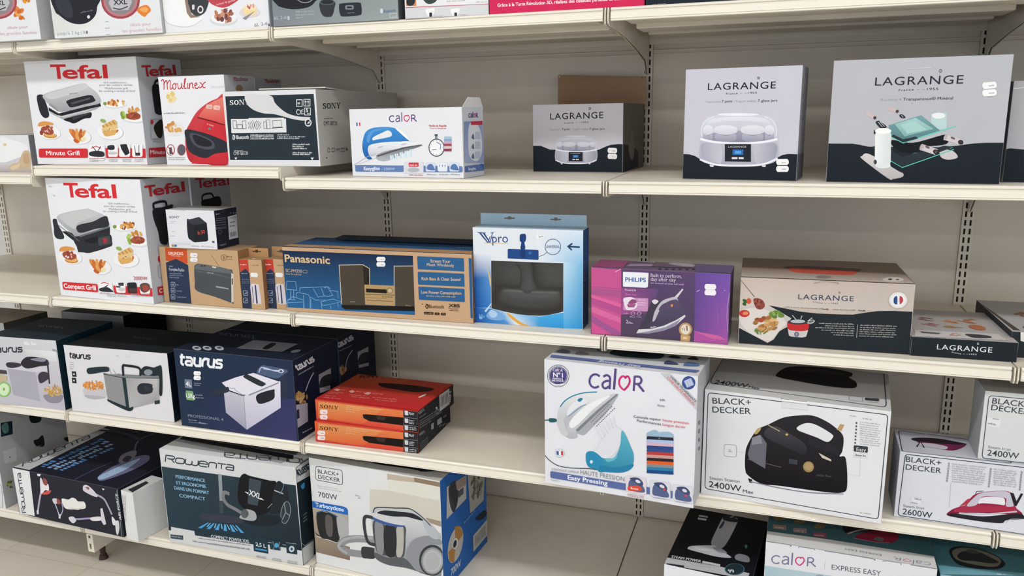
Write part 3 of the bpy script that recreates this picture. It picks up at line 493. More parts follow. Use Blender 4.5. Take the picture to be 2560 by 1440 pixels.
BOXES.append(dict(name='appliance_box',label='small white carton with a bowl and ginger picture, left end of second shelf',cat='box',p=[-0.4219, 0.1054, 0.0, 0.3, 0.22, 0.123],z=1.2303,col='dcdee4 c8cad0 8a8a90 dcdee4',white='dcdde2', art=[
'bowl_picture|F',('G','dfe1e6 dcdee2 b9a89c b0a8ae',638,194,531,17,9,-204,-580,-5),('C','e9ebee',692,456,173,-17,249,-66,40,-73,-162,-105,-232,-59,-136,-8),('C','c8c9d0',624,128,136,8,255,67,-53,-49,-209,-50,-133,-1),
('E','d8c89c',762,366,35,0,-4,-20),'ginger_picture|F',('C','c9b294',767,62,99,50,91,17,74,98,65,57,86,-8,16,-97,-35,-115,-112,-16,-111,-10,-116,-25),('C','dcc8aa',814,71,116,33,60,25,-47,-74,-116,-25),
('C','bfa282',1064,227,90,17,0,-114,-90,-17),]))
BOXES.append(dict(name='fryer_box',label='white fryer carton at the left end of the top shelf',cat='box',p=[-0.2249, -0.0244, -0.0, 0.36, 0.28, 0.32],z=1.6389,col='dfe2e6 dfe2e6 c2c4c6 dfe2e6',white='dcdde2', art=[
'seal_picture|F',('E','9c4650',849,456,292,-16,-40,-194),('E','b87a80',849,456,258,-14,-34,-168),('E','8a8288',849,456,223,-12,-29,-143),('P','b8b8be',666,441,65,96,267,-5,25,-96,-75,-81,-239,2),
('T','2a2a30','XXL','B',740,420,208,-1,51),('M','3a3a40',13,0,727,386,104,-18,118,23),'food_picture|F',('b','d9823a e8a05a c96a2a',12,3,1164,305,77,-4,-10,-53,40,1.8,999),('b','e0982e c87820',6,4,1280,453,76,-4,-3,-16,23,1.5,999),
'|F',('T','d49aa2','idéale pour','l',928,140,330,-4,34),('T','d49aa2','les grandes familles','l',801,74,583,-9,34),]))
BOXES.append(dict(name='fryer_box',label='white carton with a black fryer picture on the top shelf',cat='box',p=[0.1837, -0.0201, 0.0248, 0.3906, 0.28, 0.32],z=1.6389,col='dfe2e6 dfe2e6 c2c4c6 dfe2e6',white='dcdde2', art=[
'fryer_picture|F',('G','ccd2ce dadedf dfe2e4 d8dcd8',34,440,669,-36,-42,-270,-659,-109),('C','23262e',70,493,641,-35,-29,-134,-42,-93,-118,-70,-146,-14,-140,35,-115,74,-63,58),
('C','343842',102,464,176,-37,44,-167,-79,-38,-99,60,-52,72),('E','dfe3ea',541,222,21,-1,-3,-19),('m','6a6e78',68,432,268,190,18,19),'seal_picture|F',('E','9c4650',1022,374,272,-14,-29,-196),
('E','b87a80',1022,374,240,-13,-25,-171),('E','8a8288',1022,374,208,-11,-21,-145),('P','b8b8be',852,357,57,97,248,-2,27,-98,-67,-82,-222,1),('T','2a2a30','XXL','B',922,336,194,0,51),('M','3a3a40',12,0,911,302,97,-18,109,25),
'food_picture|F',('C','d9823a',1238,262,56,37,95,9,43,-56,-57,-43,-37,-25,-56,29),('C','e8a460',1273,267,71,23,56,-23,-47,-37),'|F',('T','d49aa2','idéale pour','l',1119,89,299,0,35),
('T','d49aa2','les grandes familles','l',1005,26,543,-1,35),('T','8a9096',"jusqu'à 2 kg | 8",'l',46,37,420,-1,36),('P','5a6068',482,67,21,-1,-5,-32,-21,1),('m','9a9aa0',424,774,154,49,-1,11),('m','9a9aa0',129,762,81,71,-1,11),
('m','9a9aa0',873,762,7,65,0,11),]))
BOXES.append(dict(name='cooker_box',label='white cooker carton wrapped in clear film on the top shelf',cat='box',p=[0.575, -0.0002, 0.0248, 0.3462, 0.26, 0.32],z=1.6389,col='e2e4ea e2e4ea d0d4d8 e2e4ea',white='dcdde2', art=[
'cooker_picture|F',('C','eceef0',4,415,-2,-184,8,-87,110,-59,130,-23,150,10,105,55,43,89,68,166),('M','c4c6ca',8,0,2,165,53,-64,178,-44,150,9,121,54),('P','8a7468',304,360,57,-4,20,-171,111,-31,-132,-7,-43,55),
('C','26282e',362,370,251,-14,-31,-128,-72,-56,-82,-2,-58,55),('L','e4e4e8',15,1,534,230,-3,-10,-6,-10,-8,-6,-10,-5,-10,-1,-10,2,-8,5,-7,8,-3,10,0,10,3,11,5,9,8,7,10,4,10,2,10,-3,8,-5,7,-8,3,-10),
('P','d8d8dc',396,282,2,4,3,2,5,1,14,-1,5,-1,3,-3,0,-4,-4,-36,-2,-5,-3,-2,-6,-1,-13,1,-5,1,-3,3,0,4),'recipe_banner|F',('C','b83444',621,355,387,-21,-78,-66,-122,-32,-110,25,-67,42),
('T','e8c8cc','suivez le guide','r',715,262,251,39,23),'food_picture#1|F',('E','cfd2d6',794,107,182,-8,-7,-65),('E','e9ebee',796,126,166,-8,-6,-58),('b','7a3c34 a05a48 5c2c28 c8907a b87048',26,9,799,152,127,-6,-6,-58,29,1.3,999),
'food_picture#2|F',('E','d8d0d4',1140,168,132,-6,-5,-51),('C','ecd49a',1068,229,88,21,71,-42,-15,-57,-82,-15,-64,29),('E','e8dcb8',1151,224,80,-4,-3,-30),('b','b84a50 d89090',8,4,1152,235,62,-3,-2,-20,13,1.3,999),
('P','8a8a92',1041,114,171,69,-134,-90),'|F',('T','7d8288','6L 2-6','l',1188,15,165,14,36),('P','4a4e54',1363,42,19,2,0,-29,-22,-3),('L','bfc4c8',6,0,1382,288,-6,-254),]))
BOXES.append(dict(name='cooker_box',label='grey green carton with black cooking gadgets pictured, on the top shelf',cat='box',p=[0.9417, -0.0065, 0.0005, 0.3763, 0.3, 0.32],z=1.6389,col='8a9298 8a9298 5a5c60 8a9298',white='dcdde2', art=[
'|F',('G','7d8690 8f9a9a 9aa2a4 808890',2,278,1501,-87,-3,-189,-1498,4),'cooker_picture|F',('C','24262c',38,312,511,-30,-19,-60,-63,-40,-91,-16,-122,-1,-120,23,-73,35),('M','9aa0a8',8,0,323,258,57,-30,75,-2,47,22),'cup_picture|F',
('C','33363c',584,200,36,41,88,1,68,-34,-8,-48,-35,-84,-52,-12,-51,11,-34,45),('E','4a5a58',681,214,90,-5,-2,-32),('E','262a2e',682,216,73,-4,-2,-22),'display_picture|F',
('C','2c2f38',820,169,31,23,202,-2,29,-29,0,-79,-37,-20,-174,-3,-45,24),('P','7d828c',892,157,2,8,7,4,9,1,66,-3,10,-3,6,-5,1,-8,-1,-13,-2,-8,-7,-4,-9,-2,-66,4,-10,2,-6,5,-1,8),
('P','2c2f38',914,153,0,3,2,1,4,1,46,-3,3,-1,2,-1,0,-3,-1,-8,0,-3,-2,-2,-4,0,-46,3,-3,0,-2,2,0,3),('m','7d828c',724,916,88,87,1,12),'|F',('E','c8d4dc',1314,92,18,-1,-1,-24),('T','3a6a94','Bluetooth','b',1336,72,140,4,29),
('L','c8ccd0',5,1,1402,55,0,3,2,1,3,1,73,1,3,0,2,-2,1,-3,0,-28,0,-3,-2,-1,-3,-1,-71,-1,-4,1,-2,1,0,3),('T','c4ccd0','6L 2-6','l',16,69,154,3,35),('P','c4ccd0',184,97,25,2,-1,-41,-24,0),('m','aab2b6',649,289,130,248,-4,15),
('m','aab2b6',974,287,98,240,-2,15),('m','aab2b6',302,284,67,99,5,15),]))
BOXES.append(dict(name='appliance_box',label='white carton with a dark red stripe on the top shelf, beside a pink box',cat='box',p=[1.3365, -0.0069, 0.0345, 0.2254, 0.3, 0.32],z=1.6389,col='d3d5da d3d5da a0a0a4 d3d5da',white='dcdde2', art=[
'|F',('P','c85a60',11,113,888,-13,0,-4,-888,10),('P','e4e6ea',14,186,885,-24,0,-59,-888,12),'kettle_picture#1|F',('P','c88a5a',18,186,111,-6,0,-59,-111,3),('C','2c2e34',28,185,87,-4,-22,-52,-61,3),'kettle_picture#2|F',
('C','3a4a48',207,200,149,-8,-15,-41,-54,-20,-53,14),'machine_picture#0|F',('C','eef0f2',225,75,20,11,80,2,-9,-47,-27,-28,-40,7),('P','2c2e34',268,43,0,3,3,2,3,1,16,-1,4,-1,2,-2,1,-3,-1,-30,-1,-3,-3,-2,-3,0,-16,1,-4,0,-2,2,-1,4),
'machine_picture#1|F',('C','eef0f2',496,62,20,10,78,2,-8,-46,-27,-26,-39,6),('P','2c2e34',538,30,1,4,2,1,3,1,16,-1,4,-1,2,-2,0,-3,0,-27,-1,0,-3,0,-3,0,-16,0,-3,0,-2,0,-1,0),'|F',('m','a9abb0',187,459,142,195,-1,13),
('m','a9abb0',948,770,119,115,-2,12),('m','9a9ca2',15,315,8,100,-2,10),('m','9a9ca2',358,592,7,98,-3,9),]))
BOXES.append(dict(name='baking_box',label='bright pink carton with white lettering on the top shelf',cat='box',p=[1.5649, -0.002, 0.0231, 0.3823, 0.28, 0.2],z=1.6389,col='d02a58 c02a50 a02a48 d02a58',white='dcdde2', art=['|F',
('T','f4e4ea','Grâce à la Tarte Révolution 3D, réalisez des cuissons parfaites et conviviales','B',82,66,1345,-1,30),]))
BOXES.append(dict(name='appliance_box',label='dark navy carton at the right of the top shelf, only its base showing',cat='box',p=[1.9517, 0.0013, 0.0, 0.42, 0.28, 0.24],z=1.6389,col='1e2832 1e2832 1e2832 1e2832',white='dcdde2', art=[
'|F',('m','b0a8a0',165,55,2,128,2,7),]))
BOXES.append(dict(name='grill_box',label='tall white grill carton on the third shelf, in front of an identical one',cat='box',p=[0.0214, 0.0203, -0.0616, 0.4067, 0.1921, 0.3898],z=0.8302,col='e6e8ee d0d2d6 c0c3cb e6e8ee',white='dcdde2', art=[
'|F',('T','d22c33','T','B',323,1318,252,2,175),('T','d22c33','efal','B',506,1320,712,6,162),('T','66666c','Gril multifonction,','r',1060,1244,354,2,23),('T','66666c','pour des cuissons variées','r',980,1208,518,7,23),
('T','66666c','Multifunction grill','r',1063,1173,353,3,23),('T','66666c','for cooking a variety of food','r',954,1142,566,10,23),'grill_picture|F',('C','2a2c31',43,1014,69,10,20,-79,70,-117,-10,-57,-112,-5,-47,47,8,97),
('P','23252a',177,867,227,-135,20,-126,217,2,200,50,188,56,16,63,-24,77,18,109,-577,-148,-164,57),('C','2b2d33',369,779,137,37,309,61,207,-15,23,-85,-23,-63,-177,-32,-204,-74,-129,2,-79,44),
('C','c4c6ca>9fa2a8',137,1065,209,62,310,48,83,-5,239,-73,40,-73,-13,-78,-543,-131,-102,35,-195,128),('C','c4c6c9',180,1058,208,62,266,44,201,-52,-361,-122,-80,-82,-180,88),
('C','2c2e34',450,925,61,42,243,48,158,60,86,18,25,-38,-15,-93,-227,-40,-223,-56,-86,5),('P','6a6c72',486,824,532,142,8,-19,-533,-144),('P','1a1b20',562,772,245,57,6,-62,-87,-36,-148,9),
('P','45474d',804,790,2,9,7,7,11,4,174,32,12,1,8,-4,3,-8,5,-71,-1,-8,-7,-7,-12,-4,-178,-33,-12,-1,-7,4,-3,8),('P','b02c34',886,801,69,11,8,-54,-65,-16),('L','6a6c72',10,0,136,945,239,-134,97,-59),'food_picture#k1025|F',
('E','d9dade',1294,954,188,14,-4,-46),('E','f2f2f4',1296,967,180,14,-4,-43),('E','7d9a4a',1121,963,33,1,-4,-22),('b','8a4a22 c4813a d99a4a b5622a e0b070',22,1025,1299,988,146,6,-6,-37,24,1.3,999),'food_picture#s1120|F',
('E','d9dade',1458,777,184,-12,-18,-52),('E','f4f4f6',1460,790,177,-11,-16,-50),('b','8fae4c a8c464 7d9a3c',9,1120,1333,813,53,2,-8,-50,29,1.4,999),('b','d99a4a c4813a e0a860',14,1121,1484,881,101,4,-6,-40,25,1.5,999),
('C','9a4a34',1363,814,87,40,100,-2,47,-32,-28,-41,-113,-17,-78,14),('b','b0604a 86402e a85a3c',8,1122,1480,809,91,4,-4,-28,29,2.5,999),'food_picture#b570|F',('E','eeeef1',268,530,212,-17,-38,-90),
('b','a5523c 8a3a2c b86850',9,570,259,541,133,7,-12,-62,39,1.5,999),('E','c98a45',289,489,122,-1,-11,-36),('E','dfae6a',291,497,109,-1,-8,-26),('C','d9974e',90,608,35,44,104,21,122,-13,13,-25,-135,-20,-91,-14),
('E','9c4a38',250,552,109,-25,-34,-50),('b','c07a68 e8d8d4 7d3226',6,575,262,557,67,4,-6,-30,20,2,999),'food_picture#f800|F',('E','ececf0',770,424,206,-2,-27,-94),('E','d98a45',650,473,32,-51,-28,-13),
('E','c97038',692,468,25,-54,-29,-11),('E','e0a05a',746,475,11,-58,-30,-8),('E','b8602e',799,473,-24,-61,-29,2),('E','d98a45',840,464,-50,-55,-24,10),('E','c97038',694,420,45,-44,-26,-16),('E','e0a05a',746,411,32,-51,-28,-13),
('E','b8602e',802,426,18,-56,-30,-9),('E','e8e0b0',840,401,47,3,-5,-29),('E','c06030',711,368,45,-18,-18,-20),'food_picture#w1025|F',('E','efeff2',1250,550,213,-3,-27,-98),('E','8fae5c',1149,688,45,-11,-13,-21),
('P','dcb06a',1122,611,-2,8,4,7,10,6,184,76,12,3,11,-1,9,-5,29,-25,5,-7,-2,-6,-10,-6,-202,-86,-12,-3,-10,1,-6,7),('L','a8743a',13,0,1139,626,36,-33),('L','a8743a',13,0,1196,647,36,-32),('L','a8743a',13,0,1253,668,35,-32),
('L','a8743a',13,0,1309,690,36,-32),('P','e0c088',1112,578,0,8,6,7,12,5,223,53,11,1,10,-3,5,-7,9,-21,1,-8,-5,-7,-10,-5,-231,-70,-12,-2,-8,3,-4,7),('b','c8483a 6f9a3c e8e0c0 d89858',12,1025,1262,562,113,6,-4,-22,26,2,999),
('P','d8aa64',1123,528,-4,10,5,8,15,5,212,38,14,1,5,-6,-4,-10,-25,-36,-11,-12,-14,-9,-18,-6,-111,-20,-18,-1,-15,4,-10,9),'|F',('T','b8464c','2000W','r',1340,298,229,12,44),
('P','cf2f38',64,171,4,11,9,7,15,3,582,10,14,-2,8,-6,2,-11,-3,-71,-4,-11,-9,-7,-14,-2,-578,-5,-15,2,-9,7,-2,10),('T','f4f4f6','Compact Grill','B',86,110,578,9,60),
('P','cf2f38',976,189,2,7,6,4,9,2,626,10,5,-1,0,-4,0,-7,0,-84,0,-6,-2,-5,-9,-1,-617,-8,-9,2,-6,4,-2,7),'accessory_picture#1|F',
('P','f0f0f3',730,214,4,13,10,8,17,2,171,2,16,-3,10,-7,3,-12,-1,-91,-3,-12,-10,-8,-17,-2,-175,-4,-17,2,-9,8,-3,12),('C','2c2e34',733,148,133,25,78,-35,7,-23,-203,-6),('M','c8565a',12,0,766,215,66,16,72,-15),
('L','3a3c42',13,0,775,143,105,55),'accessory_picture#2|F',('P','eeeef1',1015,217,2,12,10,8,16,3,119,2,16,-2,9,-7,1,-13,-10,-83,-5,-13,-11,-7,-16,-3,-96,-2,-17,2,-10,8,-4,12),
('P','3a3c42',1068,230,1,7,5,5,10,2,61,6,9,0,6,-4,2,-7,-1,-17,-2,-8,-5,-4,-10,-2,-56,-4,-10,1,-6,4,-3,7),('P','2a2c31',1028,200,74,0,-4,-19,-73,-2),('E','c9c9cc',1116,158,63,4,-4,-23),'accessory_picture#3|F',
('P','26282d',1218,230,4,15,11,9,19,4,91,8,19,-1,11,-7,4,-14,2,-90,-3,-14,-11,-10,-19,-4,-95,-6,-19,1,-11,8,-4,14),('P','4a3c3a',1234,182,145,10,-6,-53,-137,-9),'accessory_picture#4|F',
('P','eeeef1',1430,241,3,12,10,8,16,3,106,4,15,-2,10,-7,2,-12,-3,-90,-4,-12,-10,-8,-16,-3,-106,-8,-16,1,-9,7,-3,12),('C','5c4844',1438,243,85,29,68,-19,-11,-71,-86,-38,-57,28),('C','a04a40',1476,230,83,13,1,-63,-73,-12),'|F',
('m','b0b0b6',672,849,76,159,3,15),('m','b0b0b6',867,845,51,159,3,15),('m','b0b0b6',270,1031,88,157,4,14),('m','b0b0b6',465,1027,64,157,3,15),('m','b0b0b6',43,1263,105,154,3,14),('m','b0b0b6',238,1259,80,155,4,14),
('m','b0b0b6',638,1439,117,153,3,14),('m','b0b0b6',833,1436,93,152,3,14),('m','c8888c',161,721,78,171,2,16),'|R',('T','b8323a','T','B',50,1343,172,3,130),('T','b8323a','efal','B',175,1346,527,9,123),'grill_side_picture|R',
('M','24262b',31,0,158,1193,14,59,172,5,21,-64),('C','24262b',146,1180,159,12,159,14,-24,-60,-64,-24,-48,-368,-88,-26,-44,45,-12,126,-46,159),'|R',('E','c8343c',155,554,23,-4,-6,-40),
('L','9a9ca4',7,1,122,455,4,10,8,6,13,1,131,-12,14,-4,7,-7,1,-10,-19,-134,-4,-9,-9,-5,-13,0,-120,24,-13,4,-7,8,-1,11),('P','b8323a',76,208,100,-4,-11,-117,-93,17),('T','e8d8dc','C','B',95,130,51,-4,50),'|F',
('m','b4b4ba',841,60,1442,57,0,16),('m','b4b4ba',62,121,1328,44,0,16),]))
BOXES.append(dict(name='grill_box',label='white grill carton at the back, behind an identical tall one, third shelf',cat='box',p=[0.0395, 0.2156, -0.0616, 0.4067, 0.1821, 0.3898],z=0.8302,col='e6e8ee d0d2d6 a8aab0 e6e8ee',white='dcdde2', art=[  # side card and print darkened to paint in shade behind the front carton
'|R',('T','a83038','T','B',97,1374,170,0,128),('T','a83038','efal','B',220,1374,521,-2,120),'grill_side_picture|R',('M','24262b',27,0,184,1201,21,71,149,10,50,-63),
('C','202227',173,1202,161,16,95,16,92,-18,-1,-117,-246,10,-92,-6),]))
BOXES.append(dict(name='radio_box',label='brown and navy portable radio carton with a small clock radio carton on top',cat='box',p=[0.4357, 0.0314, -0.0248, 0.2995, 0.099, 0.178],z=0.8302,col='c09f7a b09070 a07850 c09f7a',white='dcdde2', art=[
'|F',('P','c8532c',102,709,341,-9,-12,-184,-337,22),('P','2c3850',91,514,165,55,180,-69,-11,-494,-344,2),('T','ecd8cc','GRUNDIG','B',144,618,232,4,34),('m','e0b0a0',243,184,601,148,-2,16),
('T','c4cbd8','Portable Radio','b',130,412,235,3,38),('m','c4cbd8',259,137,465,57,0,14),('m','8f9ab0',77,134,372,192,4,16),('m','8f9ab0',285,130,346,212,6,16),('m','8f9ab0',493,127,321,154,2,16),
('L','98a2b6',7,1,138,254,2,7,6,5,8,1,31,0,9,-1,4,-4,2,-8,-2,-34,-3,-7,-5,-5,-9,-1,-31,0,-8,1,-5,4,-1,7),('P','7c88a0',153,242,1,4,3,2,5,1,13,1,5,0,2,-2,0,-4,-2,-16,-1,-3,-3,-3,-4,0,-14,-1,-4,0,-3,2,0,3),
('m','8f9ab0',626,211,232,48,-2,14),('L','98a2b6',7,1,128,175,2,7,5,4,9,2,31,0,8,-2,5,-4,1,-7,-2,-35,-2,-6,-6,-5,-8,-1,-31,-1,-9,2,-5,4,-1,7),
('P','7c88a0',142,163,2,3,3,3,4,1,14,1,4,-1,2,-2,1,-3,-2,-16,-2,-4,-3,-2,-4,-1,-14,-1,-4,1,-2,2,-1,3),('m','8f9ab0',314,211,153,96,1,14),
('L','98a2b6',7,1,117,95,2,7,6,4,8,2,31,0,9,-1,5,-4,1,-7,-3,-35,-2,-7,-5,-5,-9,-1,-31,0,-8,1,-5,4,-2,7),('P','7c88a0',132,83,1,4,3,2,4,1,14,1,4,0,3,-2,0,-4,-2,-16,-1,-3,-3,-3,-5,-1,-13,0,-5,0,-2,2,0,3),
('m','8f9ab0',2,210,74,144,4,14),'radio_picture|F',('L','7c6248',5,0,806,640,103,-136),('C','4a4f53',527,474,33,40,66,11,219,-19,197,-28,59,-43,-28,-367,-32,-10,-241,62,-272,60,-14,116),
('C','63686c',537,479,89,43,219,-18,201,-29,45,-48,-272,9,-257,17),('P','565b5f',542,444,293,-26,233,-38,3,-22,-239,32,-293,31),('P','c9c6c0',1079,434,33,-16,-38,-342,-33,-18),('P','d8d6d2',799,503,67,-7,-14,-16,-49,7),
('m','b4b8bc',149,724,415,92,-7,16),('P','9aa0a4',832,260,184,-20,2,-15,-189,15),('P','2c2e30',1080,366,15,1,-8,-77,-15,0),('E','35383a',642,500,19,1,-1,-9),('E','35383a',688,502,19,1,-1,-9),'|F',
('L','8a7050',7,1,1029,620,-3,-11,-7,-11,-9,-8,-12,-6,-13,-2,-12,1,-11,5,-8,8,-4,9,-1,11,3,12,7,10,10,8,12,6,12,2,13,-1,10,-4,8,-8,4,-10),
('P','8a7050',980,632,1,3,3,2,4,1,7,0,4,0,2,-2,1,-4,-3,-27,-1,-3,-3,-2,-4,-1,-7,-1,-4,1,-3,2,0,3),('m','7c6248',567,1032,625,81,3,21),('m','9a8060',801,1028,598,85,0,14),'price_sticker#9|F',
('P','ecebf0',486,639,15,16,87,1,10,-15,-3,-21,-15,-16,-88,-1,-9,15),('m','8d8d92',496,534,622,45,0,12),'price_sticker#10|F',('P','ecebf0',479,580,15,16,87,2,10,-16,-3,-20,-15,-16,-88,-2,-10,16),('m','8d8d92',991,527,563,45,1,12),
]))
BOXES.append(dict(name='clock_radio_box',label='small white and black clock radio carton standing on a brown radio carton',cat='box',p=[0.4865, 0.0219, 0.0095, 0.1779, 0.1059, 0.1185],z=1.0087,col='dfe1e8 c0c2c6 252a36 dfe1e8',white='dcdde2', art=[
'|F',('T','5a5e68','SONY','B',45,368,155,5,24),('m','b4b6be',556,57,323,101,1,12),('m','b4b6be',668,36,301,73,1,12),('m','b4b6be',682,60,200,54,0,12),('m','b4b6be',96,34,143,73,1,12),'clock_radio_picture|F',
('C','22262c',306,355,53,-9,41,-26,-14,-196,-2,-42,-54,25,-34,45),('P','353941',296,350,194,44,101,-72,-195,-35),('P','1d2127',397,293,194,29,-1,-209,-28,-16,-178,-18),('T','e0503c','6:30','r',449,174,106,23,44),'|F',
('G','dfe1e8 dfe1e8 c8cad6 ccced8',35,82,293,10,-6,-49,-293,-10),('P','b08a50',39,40,37,1,-4,-28,-37,-1),('P','3a7ab0',80,41,36,1,-3,-27,-37,-2),('m','9a9ca6',406,338,27,108,1,14),('m','b0b2ba',992,482,30,186,-4,14),
('P','4a4e58',642,106,35,-2,0,-23,-34,2),('L','aaacb4',5,0,158,471,126,-5,19,6),'|R',('m','c4c8d0',411,25,421,79,1,15),('m','7c828e',887,24,369,187,-9,12),('m','7c828e',98,20,346,188,-9,12),('m','7c828e',345,16,318,188,-9,12),
('m','7c828e',605,12,289,188,-10,12),('m','7c828e',865,8,260,187,-10,12),('m','7c828e',995,6,246,187,-11,12),'barcode_label|R',('P','c9cdd6',241,372,176,9,-10,-292,-176,-1),('P','3a3e48',255,173,9,0,2,-55,-9,0),
('P','3a3e48',276,173,10,0,2,-55,-10,-1),('P','3a3e48',298,173,10,0,1,-56,-9,0),('P','3a3e48',320,173,9,0,2,-56,-10,0),('P','3a3e48',341,173,10,0,2,-56,-10,0),('P','3a3e48',363,172,10,1,2,-56,-10,0),
('m','4a4e58',132,271,285,108,1,24),('m','4a4e58',522,265,240,108,0,21),('m','5a5e68',609,280,344,120,0,14),'|R',('m','8a90a0',89,288,404,36,0,18),('m','8a90a0',264,347,397,36,0,18),('m','8a90a0',404,394,391,27,0,18),
('m','9aa0ac',980,49,37,116,0,21),('L','6a7080',6,1,105,202,-3,-7,-5,-6,-8,-4,-9,-3,-10,1,-10,3,-8,4,-6,6,-4,7,0,8,2,7,6,6,8,4,9,2,9,0,10,-3,8,-4,7,-7,3,-7),]))
BOXES.append(dict(name='headphone_box',label='narrow brown headphone carton with a hang tab, beside the radio carton',cat='box',p=[0.7368, 0.025, 0.0294, 0.0781, 0.05, 0.1523],z=0.8302,col='c09f7a a88660 946c48 c09f7a',white='dcdde2', group='small electronics cartons with hang tabs', plates=[('hang_tab', 'K', 'b58c62', [(-0.0095, 0.179), (0.07, 0.1794), (0.0695, 0.15), (-0.0126, 0.1479)], [[(0.0134, 0.168), (0.016, 0.1701), (0.024, 0.1699), (0.0259, 0.1735), (0.0339, 0.1738), (0.0351, 0.1703), (0.0432, 0.1711), (0.0454, 0.1691), (0.0428, 0.167), (0.034, 0.1667), (0.0322, 0.1646), (0.0258, 0.1644), (0.0244, 0.1663), (0.0156, 0.166)]], 0.0012, -0.0015)], art=[
'|F',('P','c04034',2,607,124,0,2,-147,-120,-5),('P','2c3850',2,448,82,48,49,-53,-10,-441,-121,0),('m','ecd0c8',209,16,535,92,4,21),('m','9aa4b8',184,17,429,95,4,15),('m','66728a',830,18,358,104,3,14),
('m','66728a',28,16,335,103,3,14),('m','66728a',223,14,312,103,4,14),('L','aab2c2',5,1,22,212,1,6,3,3,6,1,40,2,6,-1,3,-3,1,-4,-2,-43,-1,-5,-4,-4,-6,-1,-38,-2,-5,1,-4,3,-1,5),('C','8a94a8',34,176,35,33,1,-19),
('L','aab2c2',5,1,12,120,2,6,3,3,6,1,40,2,5,0,4,-3,1,-5,-2,-43,-1,-5,-4,-4,-6,-1,-38,-2,-6,1,-3,3,-1,5),('C','8a94a8',25,84,35,33,1,-18),('m','8a6a48',953,181,534,85,4,18),'headphone_picture|F',
('C','cfccd8',132,295,104,17,12,-12,18,-210,-20,-24,-94,-1,-12,49),('P','3a3550',192,298,17,4,4,-230,-21,-2),('P','6a6580',148,281,10,0,4,-205,-10,0),'price_sticker#11|F',
('P','e8e8ec',148,440,3,5,4,3,6,2,69,0,6,-1,5,-3,3,-4,3,-10,1,-6,0,-5,-3,-6,-5,-9,-3,-4,-5,-4,-6,0,-65,0,-6,1,-4,3,-2,5,-2,8,-1,6,0,6,1,6),'|T',('m','e0d4c8',321,184,32,36,58,100),]))
BOXES.append(dict(name='headphone_box',label='narrow brown headphone carton half hidden behind the big blue stereo carton',cat='box',p=[0.8139, 0.0463, 0.0, 0.085, 0.055, 0.1534],z=0.8302,col='c09f7a a88660 946c48 c09f7a',white='dcdde2', group='small electronics cartons with hang tabs', plates=[('hang_tab', 'K', 'b58c62', [(-0.0121, 0.1814), (0.0514, 0.1816), (0.0485, 0.1482), (-0.0154, 0.1464)], [[(0.0042, 0.1664), (0.0068, 0.1686), (0.0148, 0.1684), (0.0167, 0.172), (0.0248, 0.1723), (0.0261, 0.1688), (0.0342, 0.1696), (0.0364, 0.1677), (0.0338, 0.1655), (0.025, 0.1652), (0.0232, 0.1631), (0.0167, 0.1628), (0.0153, 0.1648), (0.0064, 0.1645)]], 0.0012, -0.0015)], art=[
'|F',('P','c04034',2,610,111,1,3,-152,-114,-6),('P','2c3850',2,445,69,49,50,-53,-6,-439,-113,0),('m','ecd0c8',647,2,533,94,4,21),('m','9aa4b8',622,4,426,96,5,15),('m','66728a',271,6,356,104,4,14),('m','66728a',466,4,333,104,4,14),
('m','66728a',661,2,310,104,4,14),('L','aab2c2',5,1,10,211,2,5,3,3,6,1,40,3,6,-1,3,-3,1,-5,-1,-42,-2,-6,-3,-3,-6,-1,-39,-2,-5,0,-4,3,-1,5),('C','8a94a8',24,175,34,32,2,-18),
('L','aab2c2',5,1,2,119,1,5,3,3,6,2,40,2,6,-1,4,-2,1,-6,-2,-42,-1,-5,-4,-4,-6,-1,-38,-2,-6,0,-4,3,0,5),('C','8a94a8',15,83,34,33,2,-18),('m','8a6a48',394,169,533,85,4,18),'headphone_picture|F',
('C','cfccd8',121,294,105,18,12,-12,20,-210,-20,-24,-94,-1,-14,48),('P','3a3550',182,297,17,4,5,-229,-20,-2),('P','6a6580',137,280,11,0,5,-204,-10,0),'price_sticker#12|F',
('P','e8e8ec',137,439,2,5,4,3,6,1,70,1,6,-1,5,-2,2,-5,4,-10,1,-5,0,-6,-3,-6,-4,-8,-4,-5,-5,-3,-7,-1,-64,0,-6,1,-4,3,-3,5,-2,8,-1,6,0,6,1,5),]))
